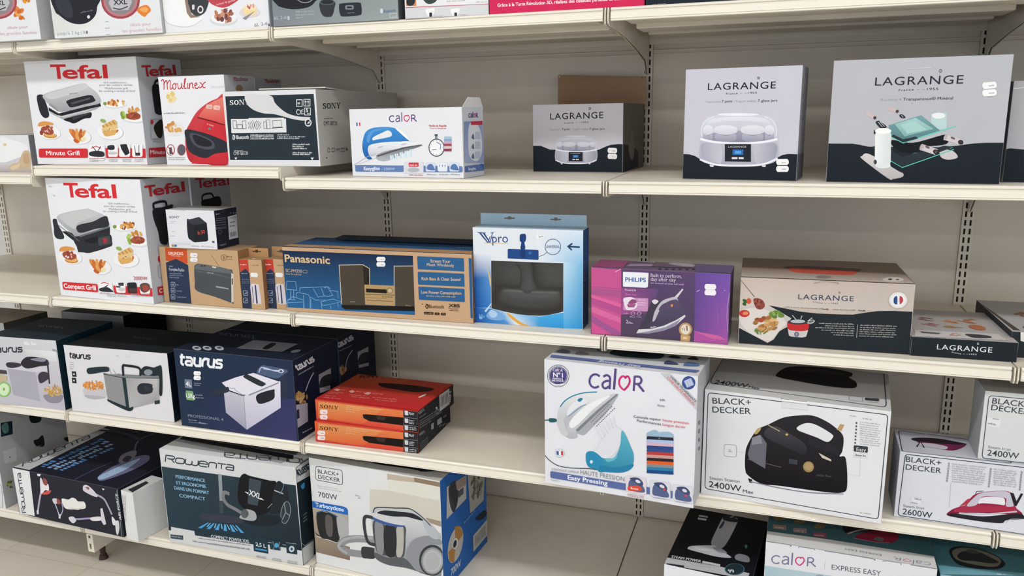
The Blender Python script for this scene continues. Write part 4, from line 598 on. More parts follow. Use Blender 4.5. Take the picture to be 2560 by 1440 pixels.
BOXES.append(dict(name='stereo_box',label='large brown and blue stereo system carton in the middle of the third shelf',cat='box',p=[0.8866, 0.0324, 0.0115, 0.5975, 0.1889, 0.1945],z=0.8302,col='c4a280 2f5a86 7c5c40 8a6a48',white='dcdde2', slabs=[('lid_flap', [0.1, 0.136, 0.1985], [0.4975, 0.0491, 0.006], [0.03, 0.0, 0.0], '232c3a')], art=[
'|F',('G','1c2c48 1c2c48 2a6498 2a6498',2,734,1686,1,-5,-682,-1681,-10),('T','d8b890','Panasonic','B',26,600,605,0,86),('T','c8ac88','SC-PM250','b',27,475,220,1,38),('m','a89478',889,25,446,221,-2,21),
('L','a89478',5,1,262,496,2,7,4,3,8,2,34,0,8,-2,4,-4,0,-6,0,-7,-2,-7,-5,-4,-7,-1,-35,0,-7,1,-4,4,-1,7),'room_drawing|F',('L','8cb8dc',5,0,34,364,117,-1,10,-101,-147,2,20,100),('L','8cb8dc',5,0,76,258,-16,-116),
('L','8cb8dc',5,0,118,260,-14,-116),('L','8cb8dc',5,0,24,144,108,-2),('L','8cb8dc',5,0,13,116,81,65,151,-36,-2,-23,-232,-24),('L','8cb8dc',5,0,12,109,3,-60),('L','8cb8dc',5,0,243,122,-10,-75),
('L','8cb8dc',5,0,148,221,18,16,147,-21,18,-29,-7,-142),('L','8cb8dc',5,0,148,221,-1,-44),('L','8cb8dc',5,0,246,204,-4,-156),('L','8cb8dc',5,0,204,291,380,35,30,-21),('L','8cb8dc',5,0,204,291,-4,-45),
('L','8cb8dc',5,0,385,293,58,-100,83,19,-33,94),('L','8cb8dc',5,0,493,306,33,-94,57,-4),('L','8cb8dc',5,0,534,308,41,17,66,-99,-66,-18),('L','8cb8dc',5,0,613,283,96,-9,2,-81),('L','8cb8dc',5,0,344,188,63,-34,132,8),
('L','8cb8dc',5,0,472,136,166,46,111,-30,-248,-59,-29,43),('L','8cb8dc',5,0,484,121,1,-74),('L','8cb8dc',5,0,600,98,5,-36),('L','8cb8dc',5,0,342,165,-8,-112),('L','8cb8dc',5,0,700,141,4,-51),'speaker_picture#1|F',
('P','4a4238',750,587,306,18,10,-479,-304,-8),('P','2a2420',1056,605,83,-37,-9,-200,-66,-10,-2,-232),('L','d8c8a8',8,0,750,130,0,460,306,18,83,-42,-9,-195),('m','b8a890',510,861,158,72,3,9),'speaker_picture#2|F',
('P','4a4238',1452,608,231,10,-1,-465,-230,-11),('L','d8c8a8',8,0,1440,384,12,224,231,12),('m','b8a890',97,1571,156,68,0,9),'stereo_picture|F',
('P','b09468',1062,370,0,4,3,2,3,0,375,6,3,-1,3,-2,0,-3,-9,-226,0,-4,-2,-2,-4,0,-369,-5,-4,1,-2,2,-1,3),('P','1f1c18',1078,330,264,3,2,-47,-264,0),('E','8a7a58',1383,321,40,2,-2,-37),('E','c4b08c',1383,321,26,1,-1,-24),
('L','3a3428',6,0,1066,264,373,6),('L','5a5040',6,0,1078,192,342,5),('L','4a4234',4,1,1302,248,0,-3,-2,-3,-3,-2,-3,-2,-3,0,-3,0,-4,1,-2,2,-1,3,-1,3,1,3,2,3,3,2,2,2,4,1,3,-1,3,-1,2,-2,2,-3),
('L','4a4234',4,1,1338,249,-1,-3,-1,-3,-3,-3,-3,-1,-4,-1,-3,0,-3,2,-2,2,-2,2,0,4,1,2,1,4,3,2,3,2,4,0,3,0,3,-2,2,-2,2,-2),
('L','4a4234',4,1,1374,249,-1,-3,-2,-3,-3,-2,-2,-2,-4,-1,-3,1,-3,1,-2,2,-2,3,0,3,0,3,2,3,3,2,3,2,3,1,3,-1,3,-1,3,-2,1,-3),
('L','4a4234',4,1,1409,250,-1,-4,-2,-2,-2,-3,-3,-1,-3,-1,-4,0,-3,2,-2,2,-1,3,-1,2,1,4,2,2,2,3,3,1,3,1,4,0,3,-1,2,-2,1,-3),('L','6a6048',4,0,1079,224,258,4),('P','1a1714',754,118,928,35,0,-55,-891,-32,-46,26),'|F',
('P','2d5f90',1741,723,1,6,4,4,6,1,535,-1,6,-1,4,-4,1,-6,1,-125,-1,-7,-4,-3,-6,-1,-534,0,-7,1,-4,3,-1,6),('T','cfae88','Stream Your','B',1898,671,240,2,33),('T','cfae88','Music Wirelessly','B',1855,628,325,3,33),
('P','2d5f90',1740,546,2,6,4,4,6,2,534,2,6,-2,4,-3,1,-6,0,-124,-1,-6,-4,-4,-6,-1,-536,-4,-6,2,-4,4,-2,6),('T','cfae88','Rich Bass & Clear Sound','B',1784,464,468,14,34),
('P','2d5f90',1740,377,2,6,4,4,6,1,532,1,6,-1,4,-4,1,-6,0,-126,-1,-6,-4,-4,-7,-2,-530,-4,-7,1,-4,4,-1,6),('T','cfae88','Low Power Consumption','B',1771,309,486,13,34),('m','b8a080',312,1833,278,354,8,16),
('E','2a221c',1836,164,21,1,-1,-28),('T','c09468','B','B',1824,148,23,2,28),('T','2a221c','Bluetooth','r',1862,145,181,7,40),('T','1c1814','XBS','B',2100,173,135,3,34),('T','7a6848','Master','r',2102,144,117,4,22),
('m','3a3028',172,2109,129,113,4,10),('P','2a221c',1774,192,18,-2,-4,-8,-14,2),('P','2a221c',1798,93,1,3,2,2,3,0,102,3,4,-1,2,-1,0,-3,0,-18,-1,-3,-3,-2,-3,0,-102,-3,-3,0,-2,2,0,4),
('P','2a221c',1930,94,1,3,2,2,3,1,45,0,3,0,2,-2,0,-4,0,-16,-1,-4,-2,-2,-3,0,-45,-1,-3,1,-2,2,-1,3),('P','2a221c',2004,96,1,3,2,2,3,0,46,1,4,-1,2,-1,0,-4,-1,-18,0,-3,-3,-2,-3,-1,-46,1,-3,1,-2,2,0,2),
('m','c09468',55,1810,79,90,3,13),('T','c09468','CD','r',1946,78,24,0,14),('T','c09468','FM','r',2018,80,29,0,14),('P','2a5c90',2355,738,33,-5,-4,-673,-25,3),'price_sticker#13|F',
('P','eeeef2',1236,692,14,16,86,2,11,-16,-2,-21,-13,-16,-86,-3,-12,16),('m','8d8d92',764,1285,674,44,2,12),'price_sticker#14|F',('P','eeeef2',1233,632,13,16,86,2,12,-16,-2,-21,-13,-16,-87,-3,-11,16),
('m','8d8d92',321,1282,614,44,1,12),'|T',('P','b89068',2,26,0,154,2327,20,59,-198),('P','23303f',2,753,0,0,1998,0,92,0,-1161,-46,-929,46),('m','8aa4c0',736,2040,373,204,-6,80),]))
BOXES.append(dict(name='nozzle_box',label='tall white and blue vacuum nozzle carton with a dark window and hang tab',cat='box',p=[1.4835, 0.0531, 0.0111, 0.3072, 0.0681, 0.2671],z=0.8302,col='dfe6ee b4cfe4 23508c dfe6ee',white='dcdde2', plates=[('hang_tab', 'K', 'a9c4d8', [(-0.0013, 0.2982), (0.3008, 0.2985), (0.3017, 0.254), (-0.0016, 0.2463)], [[(0.0671, 0.2852), (0.0697, 0.2873), (0.078, 0.287), (0.0797, 0.2906), (0.0881, 0.2908), (0.0897, 0.2873), (0.098, 0.288), (0.1005, 0.286), (0.098, 0.2839), (0.0888, 0.2837), (0.0871, 0.2816), (0.0804, 0.2814), (0.0788, 0.2834), (0.0696, 0.2832)], [(0.1995, 0.2851), (0.2019, 0.2872), (0.21, 0.2869), (0.2116, 0.2904), (0.2197, 0.2906), (0.2213, 0.2871), (0.2293, 0.2878), (0.2317, 0.2859), (0.2293, 0.2838), (0.2205, 0.2836), (0.2188, 0.2816), (0.2124, 0.2814), (0.2108, 0.2834), (0.2019, 0.2831)]], 0.0012, -0.0015)], window=[(0.0515, 0.177), (0.2538, 0.1781), (0.2536, 0.0463), (0.2367, 0.0409), (0.2128, 0.0346), (0.187, 0.0302), (0.1542, 0.0299), (0.1227, 0.0313), (0.0876, 0.0361), (0.0493, 0.0431)], art=[
'|F',('G','e4e8f0 d6e6f4 84c2ea e4e9f0',722,1066,503,0,1,-334,-507,-12),('G','c4e0f2 7cbfe8 2f98d8 4aaae2',1018,726,208,4,0,-724,-209,-4),('G','e0e8f2 e6ebf2 5a94d0 1f5cac',2,792,203,8,-5,-286,-198,-9),
('G','1f5cac 5a94d0 3a7cc4 1a50a2',2,505,198,9,-6,-336,-192,-12),('G','1a50a2 4a8ccc 4a94d4 1c52a4',2,166,194,4,194,-168,-388,0),('G','5a9cd6 b4d4ee e6e8ec 3a88cc',196,170,218,-42,75,-126,-99,0),
('G','b4d4ee 4aa4de 3a9ad8 e6e8ec',414,128,334,-14,-1,-112,-258,0),('G','4aa4de 4aaae2 2f96d8 3a9ad8',748,114,269,62,0,-174,-270,0),('C','e0a84a',376,122,38,-2,118,-82,97,-36,-84,0,-97,52),
('C','d8b878',150,730,19,-108,27,-122,-5,-82,-23,150),('P','2a4a80',55,1015,57,2,0,-7,-14,-3,82,-103,-14,-1,-91,103,-20,2),('P','2a4a80',103,1014,48,1,0,-7,-11,-2,65,-102,-14,0,-74,101,-14,2),('P','2a4a80',168,903,9,1,27,70,-6,5),
('P','2a4a80',194,904,8,0,30,106,14,3,0,6,-39,-1,0,-6,15,-4),('T','2a4a80','pro','r',224,908,179,6,96),('L','d8b060',4,0,123,899,283,4),'brush_picture|F',
('C','1d3f78',538,998,21,14,38,1,9,-26,-4,-47,-14,-20,7,-66,-52,-2,9,67,-16,19),('P','234a88',398,836,1,6,4,4,6,1,325,-1,6,-1,3,-3,1,-6,0,-88,-2,-5,-3,-4,-6,-1,-326,2,-6,1,-4,4,-1,5),('C','1a3a70',551,853,36,1,9,-90,-54,-2),
('E','3a6aa8',649,810,19,1,0,-18),'|F',('L','2a4a80',6,1,988,888,-5,-26,-12,-24,-19,-19,-24,-13,-26,-5,-27,3,-23,11,-20,18,-12,23,-4,26,5,26,12,24,19,19,24,13,27,5,26,-3,24,-12,19,-17,12,-23),
('T','34527c','UNIVERSAL','b',826,870,152,6,29),('L','2a4a80',5,0,747,774,54,22,38,30),('L','22406c',17,0,1075,895,115,-3),('L','22406c',16,0,1111,928,-43,-33,38,-35),'cleaner_picture|F',('P','c4d8ee',115,137,81,95,7,-9,-70,-99),
('C','7aaadc',135,82,59,74,100,-22,70,-51,-58,-39,-114,0),('C','b0ccea',164,119,44,37,57,-38,-23,-43,-50,-3),('b','8ab8e4 5a94d0',6,4,77,78,43,3,0,-22,17,1.3,999),'price_sticker#15|F',
('P','eef0f4',716,996,0,4,2,3,5,1,74,4,5,0,2,-3,1,-4,0,-20,-1,-4,-3,-3,-4,-2,-68,-9,-4,0,-3,2,-2,4),('m','8a8a90',88,748,981,52,7,16),'|R',('T','6a86b0','Wpro','r',86,346,10,384,119),('m','4a6a9c',257,120,108,-14,85,57),]))
BOXES.append(dict(name='iron_box',label='shrink wrapped pink and purple iron carton on the third shelf',cat='box',p=[1.8206, 0.0206, -0.0183, 0.3481, 0.1089, 0.1787],z=0.8302,col='5c3a68 6a5478 5a3a80 5c3a68',white='dcdde2', art=[
'|F',('P','c04a8c',2,710,313,-8,4,-694,-309,-4),('P','a84a88',4,495,310,-7,-1,-77,-308,13),('P','d85a98',2,424,314,-77,-2,-39,-309,84),('P','b0428a',5,392,310,-87,1,-75,-310,96),('P','d4609c',8,300,308,-102,1,-59,-308,96),
('P','9a4a8c',9,202,309,-161,1,-33,-90,0,-220,122),('P','cc4a90',9,130,181,-119,-180,-5),('L','903a78',4,0,2,505,312,-2),('L','f0c4dc',5,0,252,676,57,33),('G','4a3062 4e3466 3c2e50 44304e',315,702,739,3,11,-703,-746,6),
('G','8c3a84 583a74 4a3460 9c4088',318,514,380,9,-68,-258,-312,-35),('G','5a3a8c 6a48a8 9a48a0 5c3a88',1053,712,336,0,1,-710,-325,0),('P','a8469c',1061,118,329,-74,0,-42,-325,0),('P','c4589c',1067,112,233,-26,85,-43,-154,6),
('P','e6e9f0',332,675,1,4,2,3,5,0,246,1,4,-1,2,-2,1,-4,-4,-133,-1,-4,-2,-3,-4,-2,-13,-4,-5,-1,-5,-1,-5,0,-212,-1,-4,1,-3,3,-1,4),('T','2a5a9c','PHILIPS','B',357,582,211,4,43),
('T','d4c8dc','Built to perform,','r',615,644,307,4,35),('T','d4c8dc','day after day','r',616,604,250,4,35),('m','a890b8',427,616,575,340,1,18),('T','d8d0e0','PowerLife','r',356,484,113,2,22),
('T','d080b4','Steam iron','r',360,442,110,-1,18),'feature_picture|F',('P','c088b8',341,405,1,5,4,4,5,1,234,7,5,-1,4,-3,1,-6,-1,-120,-1,-6,-3,-3,-6,-1,-234,-1,-5,1,-3,4,-2,5),
('C','e4dce8',345,406,94,13,45,-61,-18,-53,-88,-19,-28,63),('C','8a3a70',390,351,37,48,40,-4,5,-32),('P','9a4a80',378,344,94,13,-18,-40,-64,-4),('m','e0c8dc',476,490,394,81,1,12),('m','e0c8dc',775,490,364,81,2,12),
('m','e0c8dc',996,491,343,81,1,12),'|F',('L','b8a4c4',5,1,461,253,-1,-6,-2,-5,-4,-5,-6,-3,-6,-2,-6,1,-5,3,-4,4,-3,5,-1,5,1,6,3,6,4,5,5,3,6,1,6,0,5,-3,4,-4,3,-5),
('L','b8a4c4',5,1,524,258,-1,-6,-3,-6,-4,-4,-5,-4,-6,-1,-5,1,-6,2,-4,4,-3,5,-1,6,1,6,3,5,4,5,5,3,5,2,6,-1,6,-3,4,-3,3,-5),('m','b8a4c4',818,411,211,57,0,12),('m','b8a4c4',206,480,216,57,0,12),('m','b8a4c4',104,347,243,55,1,13),
('T','d8d0e0','2','b',372,143,19,0,36),('m','b8a4c4',276,396,155,48,-9,12),('m','b8a4c4',406,396,142,50,-1,12),'iron_picture|F',
('C','2c2540',633,393,30,21,50,-16,-11,-64,-35,-79,-23,-66,-49,-68,-61,-50,-44,-10,18,41,60,120,35,105),('C','4c4266>2c2442',672,306,78,94,108,45,37,-23,63,-96,8,-57,-64,-87,-84,-57,-184,-40,-126,-23,50,56,85,84),
('C','b8b4c0',644,189,22,104,59,99,73,43,72,17,25,-36,-25,11,-72,-24,-60,-54,-40,-79,-30,-73),('P','d0ccd4',858,451,76,92,8,-12,-54,-84),('C','4a3a60',703,308,47,67,97,25,62,-40,-60,-23,-97,-32),
('C','d8d4dc',633,393,30,21,37,-17,-36,-34),('E','d08a4a',834,362,12,1,0,-15),('P','d4d2da',481,47,21,41,131,16,123,42,121,66,89,64,6,-19,-94,-102,-121,-60,-148,-37),
('P','8a86a0',481,45,128,32,172,58,144,93,-47,-75,-121,-61,-148,-40),('m','cfcad8',187,627,110,67,21,15),'award_picture|F',('E','b08a5a',976,124,66,5,2,-71),('E','dcd4c8',976,124,48,4,2,-53),('T','8a6a44','N','r',943,106,28,3,33),
('T','8a6a44','1','B',986,112,15,2,51),('P','c09a68',930,58,0,3,2,2,2,0,88,-1,2,0,2,-2,0,-3,-6,-52,-1,-3,-2,0,-3,0,-78,0,-2,0,-2,0,0,3),
('P','dcc8a4',952,40,1,2,1,1,2,1,34,2,2,0,1,-1,1,-2,0,-13,0,-2,-2,-1,-2,-1,-34,-3,-2,1,-1,1,0,2),'price_sticker#16|F',('P','eceaf2',1148,585,12,17,86,2,12,-16,0,-23,-12,-17,-86,-2,-12,16),'price_sticker#17|F',
('P','eceaf2',1150,528,12,17,86,2,12,-17,0,-23,-12,-17,-86,-2,-12,17),'|F',('E','8a6ab8',1282,323,5,0,0,-5),('E','8a6ab8',1288,307,5,0,0,-5),('E','8a6ab8',1283,290,5,0,0,-5),('E','8a6ab8',1290,275,5,0,0,-5),
('E','8a6ab8',1284,258,5,0,0,-5),('E','8a6ab8',1291,242,5,0,0,-5),('E','8a6ab8',1286,226,5,0,0,-5),('E','8a6ab8',1292,210,5,0,0,-5),('E','8a6ab8',1287,193,5,0,0,-5),('L','d8ccec',5,0,1074,520,27,17),
('L','c8b8e0',4,0,1335,542,15,10),('M','a894c8',6,0,1390,528,-14,-125,-3,-123,17,-160),'|T',('P','a84080',2,2,0,431,308,0,18,-431),('P','a8a8a8',345,410,-2,1,0,3,1,4,15,15,2,0,2,0,2,0,225,0,2,0,2,0,2,0,9,-43,1,-10,-1,-7,-2,-2),
('P','b09ab8',359,233,1,9,2,5,3,2,216,57,3,-1,2,-8,0,-12,4,-95,0,-12,-2,-8,-2,-3,-237,-63,-2,1,-1,5,0,7),('P','6a5070',590,433,330,0,98,-233,-425,-45),('C','b8b0bc',734,368,57,65,178,-38,41,-129,-136,-1),
('E','38284c',693,73,16,4,7,-45),('E','38284c',758,91,16,4,7,-45),('E','38284c',823,108,16,4,6,-45),('E','38284c',887,125,16,4,6,-45),('E','38284c',952,142,16,4,6,-45),('E','38284c',1016,160,16,4,6,-45),
('P','5c4a84',1001,433,389,0,-1,-426,-338,-5),]))
BOXES.append(dict(name='fondue_box',label='large beige and black fondue set carton on the third shelf',cat='box',p=[2.1918, 0.0297, 0.0284, 0.3877, 0.2749, 0.1687],z=0.8302,col='c2b6ac 8c7c70 9a8e86 6a5e58',white='dcdde2', art=[
'|F',('G','c6b8ae c0b4ac c4bab4 d0c6c0',2,668,1538,4,4,-256,-1542,-35),('P','232a30',275,406,119,-17,176,-29,151,-9,191,2,125,5,113,27,101,20,122,9,171,1,4,-413,-1542,3,-1,153,23,8,253,-139,43,37,61,100,75,35,-14,53),
('P','c9c2be',2,382,271,24,214,-116,-38,-92,-64,-46,-50,-88,-54,-37,-276,135),('C','dad4d0',9,334,199,35,237,-105,-60,-100,-105,-116,-230,119),('T','35405a','LAGRANGE','w',539,482,495,5,49),('E','35405a',904,564,9,0,1,-10),
('E','c2b6ac',904,564,5,0,0,-6),('T','35405a','France','w',676,454,86,-5,13),('T','35405a','1955','w',836,450,64,1,13),('L','35405a',2,0,779,454,15,1),('L','35405a',2,0,811,456,15,0),('m','8a8278',223,416,393,332,0,13),
('T','2c3440','Fondify','B',756,391,64,-1,15),('m','8a8278',362,856,394,200,2,13),('T','2c3440','Fondify','B',1082,394,62,0,15),'fork_picture|F',('L','6a5a54',7,0,2,642,134,-157),
('C','8a4a40',126,454,33,20,56,-21,23,-52,-29,-38,-51,9),('b','6a3430 a05a4c',8,3,178,415,39,2,2,-33,14,1.4,999),'vegetable_picture|F',('b','5a7a3c 3f5f30',7,2,39,420,31,2,1,-24,18,1.3,999),('E','c8583c',86,440,22,1,1,-29),
('E','c03c34',49,312,50,3,2,-36),('E','e08a6a',60,315,27,2,1,-17),'food_picture|F',('b','b88a50 c89a60 a07040 8a5a34 d8b078',34,5,255,216,121,8,4,-74,28,1.7,-20),('b','6a8a40 8aa850 55753a',14,6,353,312,60,4,2,-36,23,1.4,999),
('b','5f7f44 7a9a50',6,7,220,141,66,4,1,-24,26,3,999),('E','b04a38',208,255,27,2,1,-22),'fondue_pot_picture|F',('L','c4c6c8',7,0,496,320,35,-39),('L','c4c6c8',7,0,583,320,-9,-31),('L','c4c6c8',7,0,676,307,-46,-44),
('L','c4c6c8',7,0,694,267,-64,-10),('L','c4c6c8',6,1,698,276,0,-5,-3,-6,-6,-6,-7,-5,-10,-4,-10,-3,-9,-1,-7,1,-6,3,-3,4,0,6,3,6,6,6,7,5,9,4,10,3,9,0,8,0,6,-3),('P','c8c4c4',460,187,188,-6,-15,-66,-37,-11,-98,2,-23,10),
('C','c03034',454,252,36,-9,98,-6,59,9,-2,-59,-53,-19,-98,1,-32,18),('E','3a3c40',549,258,92,6,2,-26),('E','b4bcc4',549,263,67,4,1,-18),('E','5a5c78',545,133,22,2,2,-26),('E','8a8a9a',545,133,14,1,1,-18),
('P','c4c6c8',422,280,44,-6,-4,-15,-33,4),'|F',('m','a4a8a4',47,740,251,317,9,13),('m','a4a8a4',657,795,231,263,6,13),('m','a4a8a4',305,711,206,349,12,13),('m','a4a8a4',915,766,186,293,9,13),('m','a4a8a4',738,852,168,209,4,13),
('m','a4a8a4',162,878,146,176,2,13),('L','c4c6c6',4,0,1082,265,2,-128),('m','a4a8a4',697,1107,255,320,9,13),('m','a4a8a4',917,1106,234,309,8,13),('m','a4a8a4',140,1106,213,316,9,13),('m','a4a8a4',360,1106,192,304,8,13),
('m','a4a8a4',580,1105,171,323,10,13),('m','a4a8a4',800,1104,150,299,8,13),('E','dedcdc',1413,519,78,4,6,-79),('E','e8e8ea',1413,519,62,3,5,-63),('C','33508c',1375,515,3,28,24,13,6,-74,-26,5),
('C','b84450',1424,557,24,-10,8,-34,-18,-29,-8,2),('M','8c8278',4,0,671,646,83,19,127,-6,-5,-11),'|T',('G','8a786a 847468 c2b6ac c0b4aa',2,499,1516,-18,21,-479,-1537,0),'fondue_pot_top_picture|T',
('C','c0503f',457,532,146,64,224,-48,255,-8,-24,-209,-164,-48,-305,24,-109,69),('C','5a4a44',407,587,201,110,342,-25,198,-35,-68,-117,-254,8,-225,28),('E','8a807c',766,148,74,16,-6,-82),'|T',('E','d8d2cc',1383,159,96,21,-17,-115),
('E','4a4a54',1357,164,19,4,-7,-46),('E','8a4a50',1422,168,15,3,-5,-35),]))
BOXES.append(dict(name='griddle_box',label='flat black crepe maker carton with white lettering lying at the right of the third shelf',cat='box',p=[2.5801, 0.0344, 0.0281, 0.219, 0.285, 0.0461],z=0.8302,col='20272d b8b4b4 3a4048 20272d',white='dcdde2', art=[
'|F',('T','e0e2e4','LAGRANGE','w',220,76,453,1,48),('E','e0e2e4',552,153,8,0,1,-10),('E','20272d',552,153,5,0,0,-6),('T','e0e2e4','France','w',346,51,78,-9,13),('T','e0e2e4','1955','w',492,42,59,1,13),
('L','e0e2e4',2,0,440,46,14,2),('L','e0e2e4',2,0,469,49,14,1),('L','8a9094',3,0,2,177,0,-167),('L','7a8a8c',4,0,874,182,0,-89),'food_picture|T',('b','6a4038 8a5a48 a08080',10,3,254,710,68,16,-13,-71,35,3,10),
('b','c08a60 b87a50 d0a080',14,4,481,668,89,21,-18,-89,40,3,8),('b','b07048 c08860',8,5,648,708,56,13,-24,-109,37,2.2,8),('b','c08a90 b07078',10,6,242,471,66,16,-14,-76,31,2.5,10),
('b','b89060 a8844c',10,7,446,452,76,18,-14,-66,33,3,8),('E','b8754c',652,479,65,-42,-25,-94),'griddle_picture|T',('G','d4d2d2 d0cece cfcccc cac8c8',66,239,711,30,21,-221,-771,-46),
('C','3a3c44',494,200,175,-12,8,-88,-134,-33,-47,50),('P','5a5c60',102,204,178,-26,-30,-50,-140,9),('b','b87a84 d0a0a8',6,8,390,154,52,13,-11,-53,25,2,999),]))
BOXES.append(dict(name='griddle_box',label='flat carton at the right end of the third shelf, partly outside the frame',cat='box',p=[2.7942, 0.0826, 0.0244, 0.27, 0.3242, 0.0611],z=0.8302,col='2a2e32 b4b2b2 2a2e32 2a2c30',white='dcdde2', art=[
'|T',('P','4a4240',2,1216,0,-49,77,-1121,-56,7),('b','8a5a44 a06a50',8,3,266,708,66,16,-22,-84,36,2.5,999),('P','3f5f58',138,211,18,13,-28,-102),'|F',
('P','e4e4e4',68,240,0,2,1,0,1,0,21,0,2,0,1,0,1,0,10,-86,0,-3,-1,-1,-2,0,-22,7,-2,1,-2,2,-1,3),]))
BOXES.append(dict(name='fryer_box',label='white and dark teal fryer carton at the left end of the fourth shelf',cat='box',p=[-0.3152, -0.008, 0.0532, 0.3, 0.2587, 0.2489],z=0.4261,col='c9c9d0 1d2c38 142c38 c9c9d0',white='d4d6de', art=[
'|F',('G','c4c6cc cfcfd6 b8b4c0 c0bec8',257,993,941,0,-2,-987,-1130,-2),('L','3a3a42',22,0,112,843,-10,-61,-1,-1,3,-9,9,-7,14,-2),('L','3a3a42',22,0,89,820,54,4),
('L','3a3a42',22,0,167,827,54,4,17,-10,-9,-50,-57,-4,-16,9,2,12,17,11,60,4),('L','3a3a42',22,0,271,838,-8,-47,20,-16,48,4,11,64),('L','3a3a42',22,0,361,781,7,43,27,20,30,2),('L','3a3a42',22,0,442,850,-8,-46,20,-16,48,4,10,64),
('L','3a3a42',22,0,609,860,-55,-4,-14,-9,-2,-14,12,-6,42,3,11,-6,-3,-16,-14,-10,-58,-4),('m','e4e4e8',770,658,902,94,1,46),('m','e4e4e8',193,784,910,93,1,46),('C','9a9aa2',1126,872,56,-5,3,-35,-60,9),
('G','d0d2d2 e0e0e4 d4d4d8 c8c8cc',647,841,525,-1,7,-137,-458,-32),'fryer_picture|F',('P','a8a6b4',299,560,1,6,4,3,7,1,457,-31,7,-1,4,-4,2,-6,15,-425,-2,-5,-4,-4,-6,0,-441,57,-7,2,-4,4,-2,6),
('P','bab8c4',780,538,221,22,-26,-275,-169,-191,-16,-2),('P','c9c8d2',303,571,253,1,440,13,4,-31,-223,-37,-459,19),('C','2e2a34',552,642,117,87,229,7,110,-19,17,-77,-149,-28,-217,-51,-89,29),
('P','3a3640',996,707,31,3,-24,-343,-25,-2),('C','3a3540',288,606,68,26,179,-6,-8,-42,-143,-34,-83,12),('C','3e3844',823,485,81,50,100,-19,-12,-71,-138,-81,-40,32),('C','8a8a98',898,736,100,-14,-69,-46,-203,22),'food_picture|F',
('C','8a8896',866,196,314,26,-37,-100,-108,-31,-123,11),('b','d0aa66 c89a50 e0c080 b88a44',60,4,1034,268,150,12,-13,-75,33,5,999),'basket_picture|F',('P','4a4448',163,511,117,-4,0,-53,-128,-1),
('P','c0b090',150,444,121,-18,-9,-72,-134,-28),('E','8cc06a',183,222,120,10,-22,-114),('E','cfe4c0',183,222,92,7,-18,-92),('E','7ab058',184,226,18,1,-5,-26),'|T',('L','8a9298',8,0,804,508,-62,67,-2,2,-14,11,-16,9,-16,3),
('L','8a9298',8,0,798,531,-44,3),('L','8a9298',8,0,734,534,-45,3,-28,13,-53,56,48,-3,27,-13,13,-14,-3,-9,-51,3),('L','8a9298',8,0,650,536,-49,52,-39,21,-42,2,69,-71),('L','8a9298',8,0,495,613,46,-48,0,-19,-26,1),
('L','8a9298',8,0,504,545,-50,51,-40,22,-41,2,70,-72),('L','8a9298',8,0,355,557,48,-3,3,8,-16,16,-19,8,-37,3,-19,9,-18,18,1,9,52,-3),]))
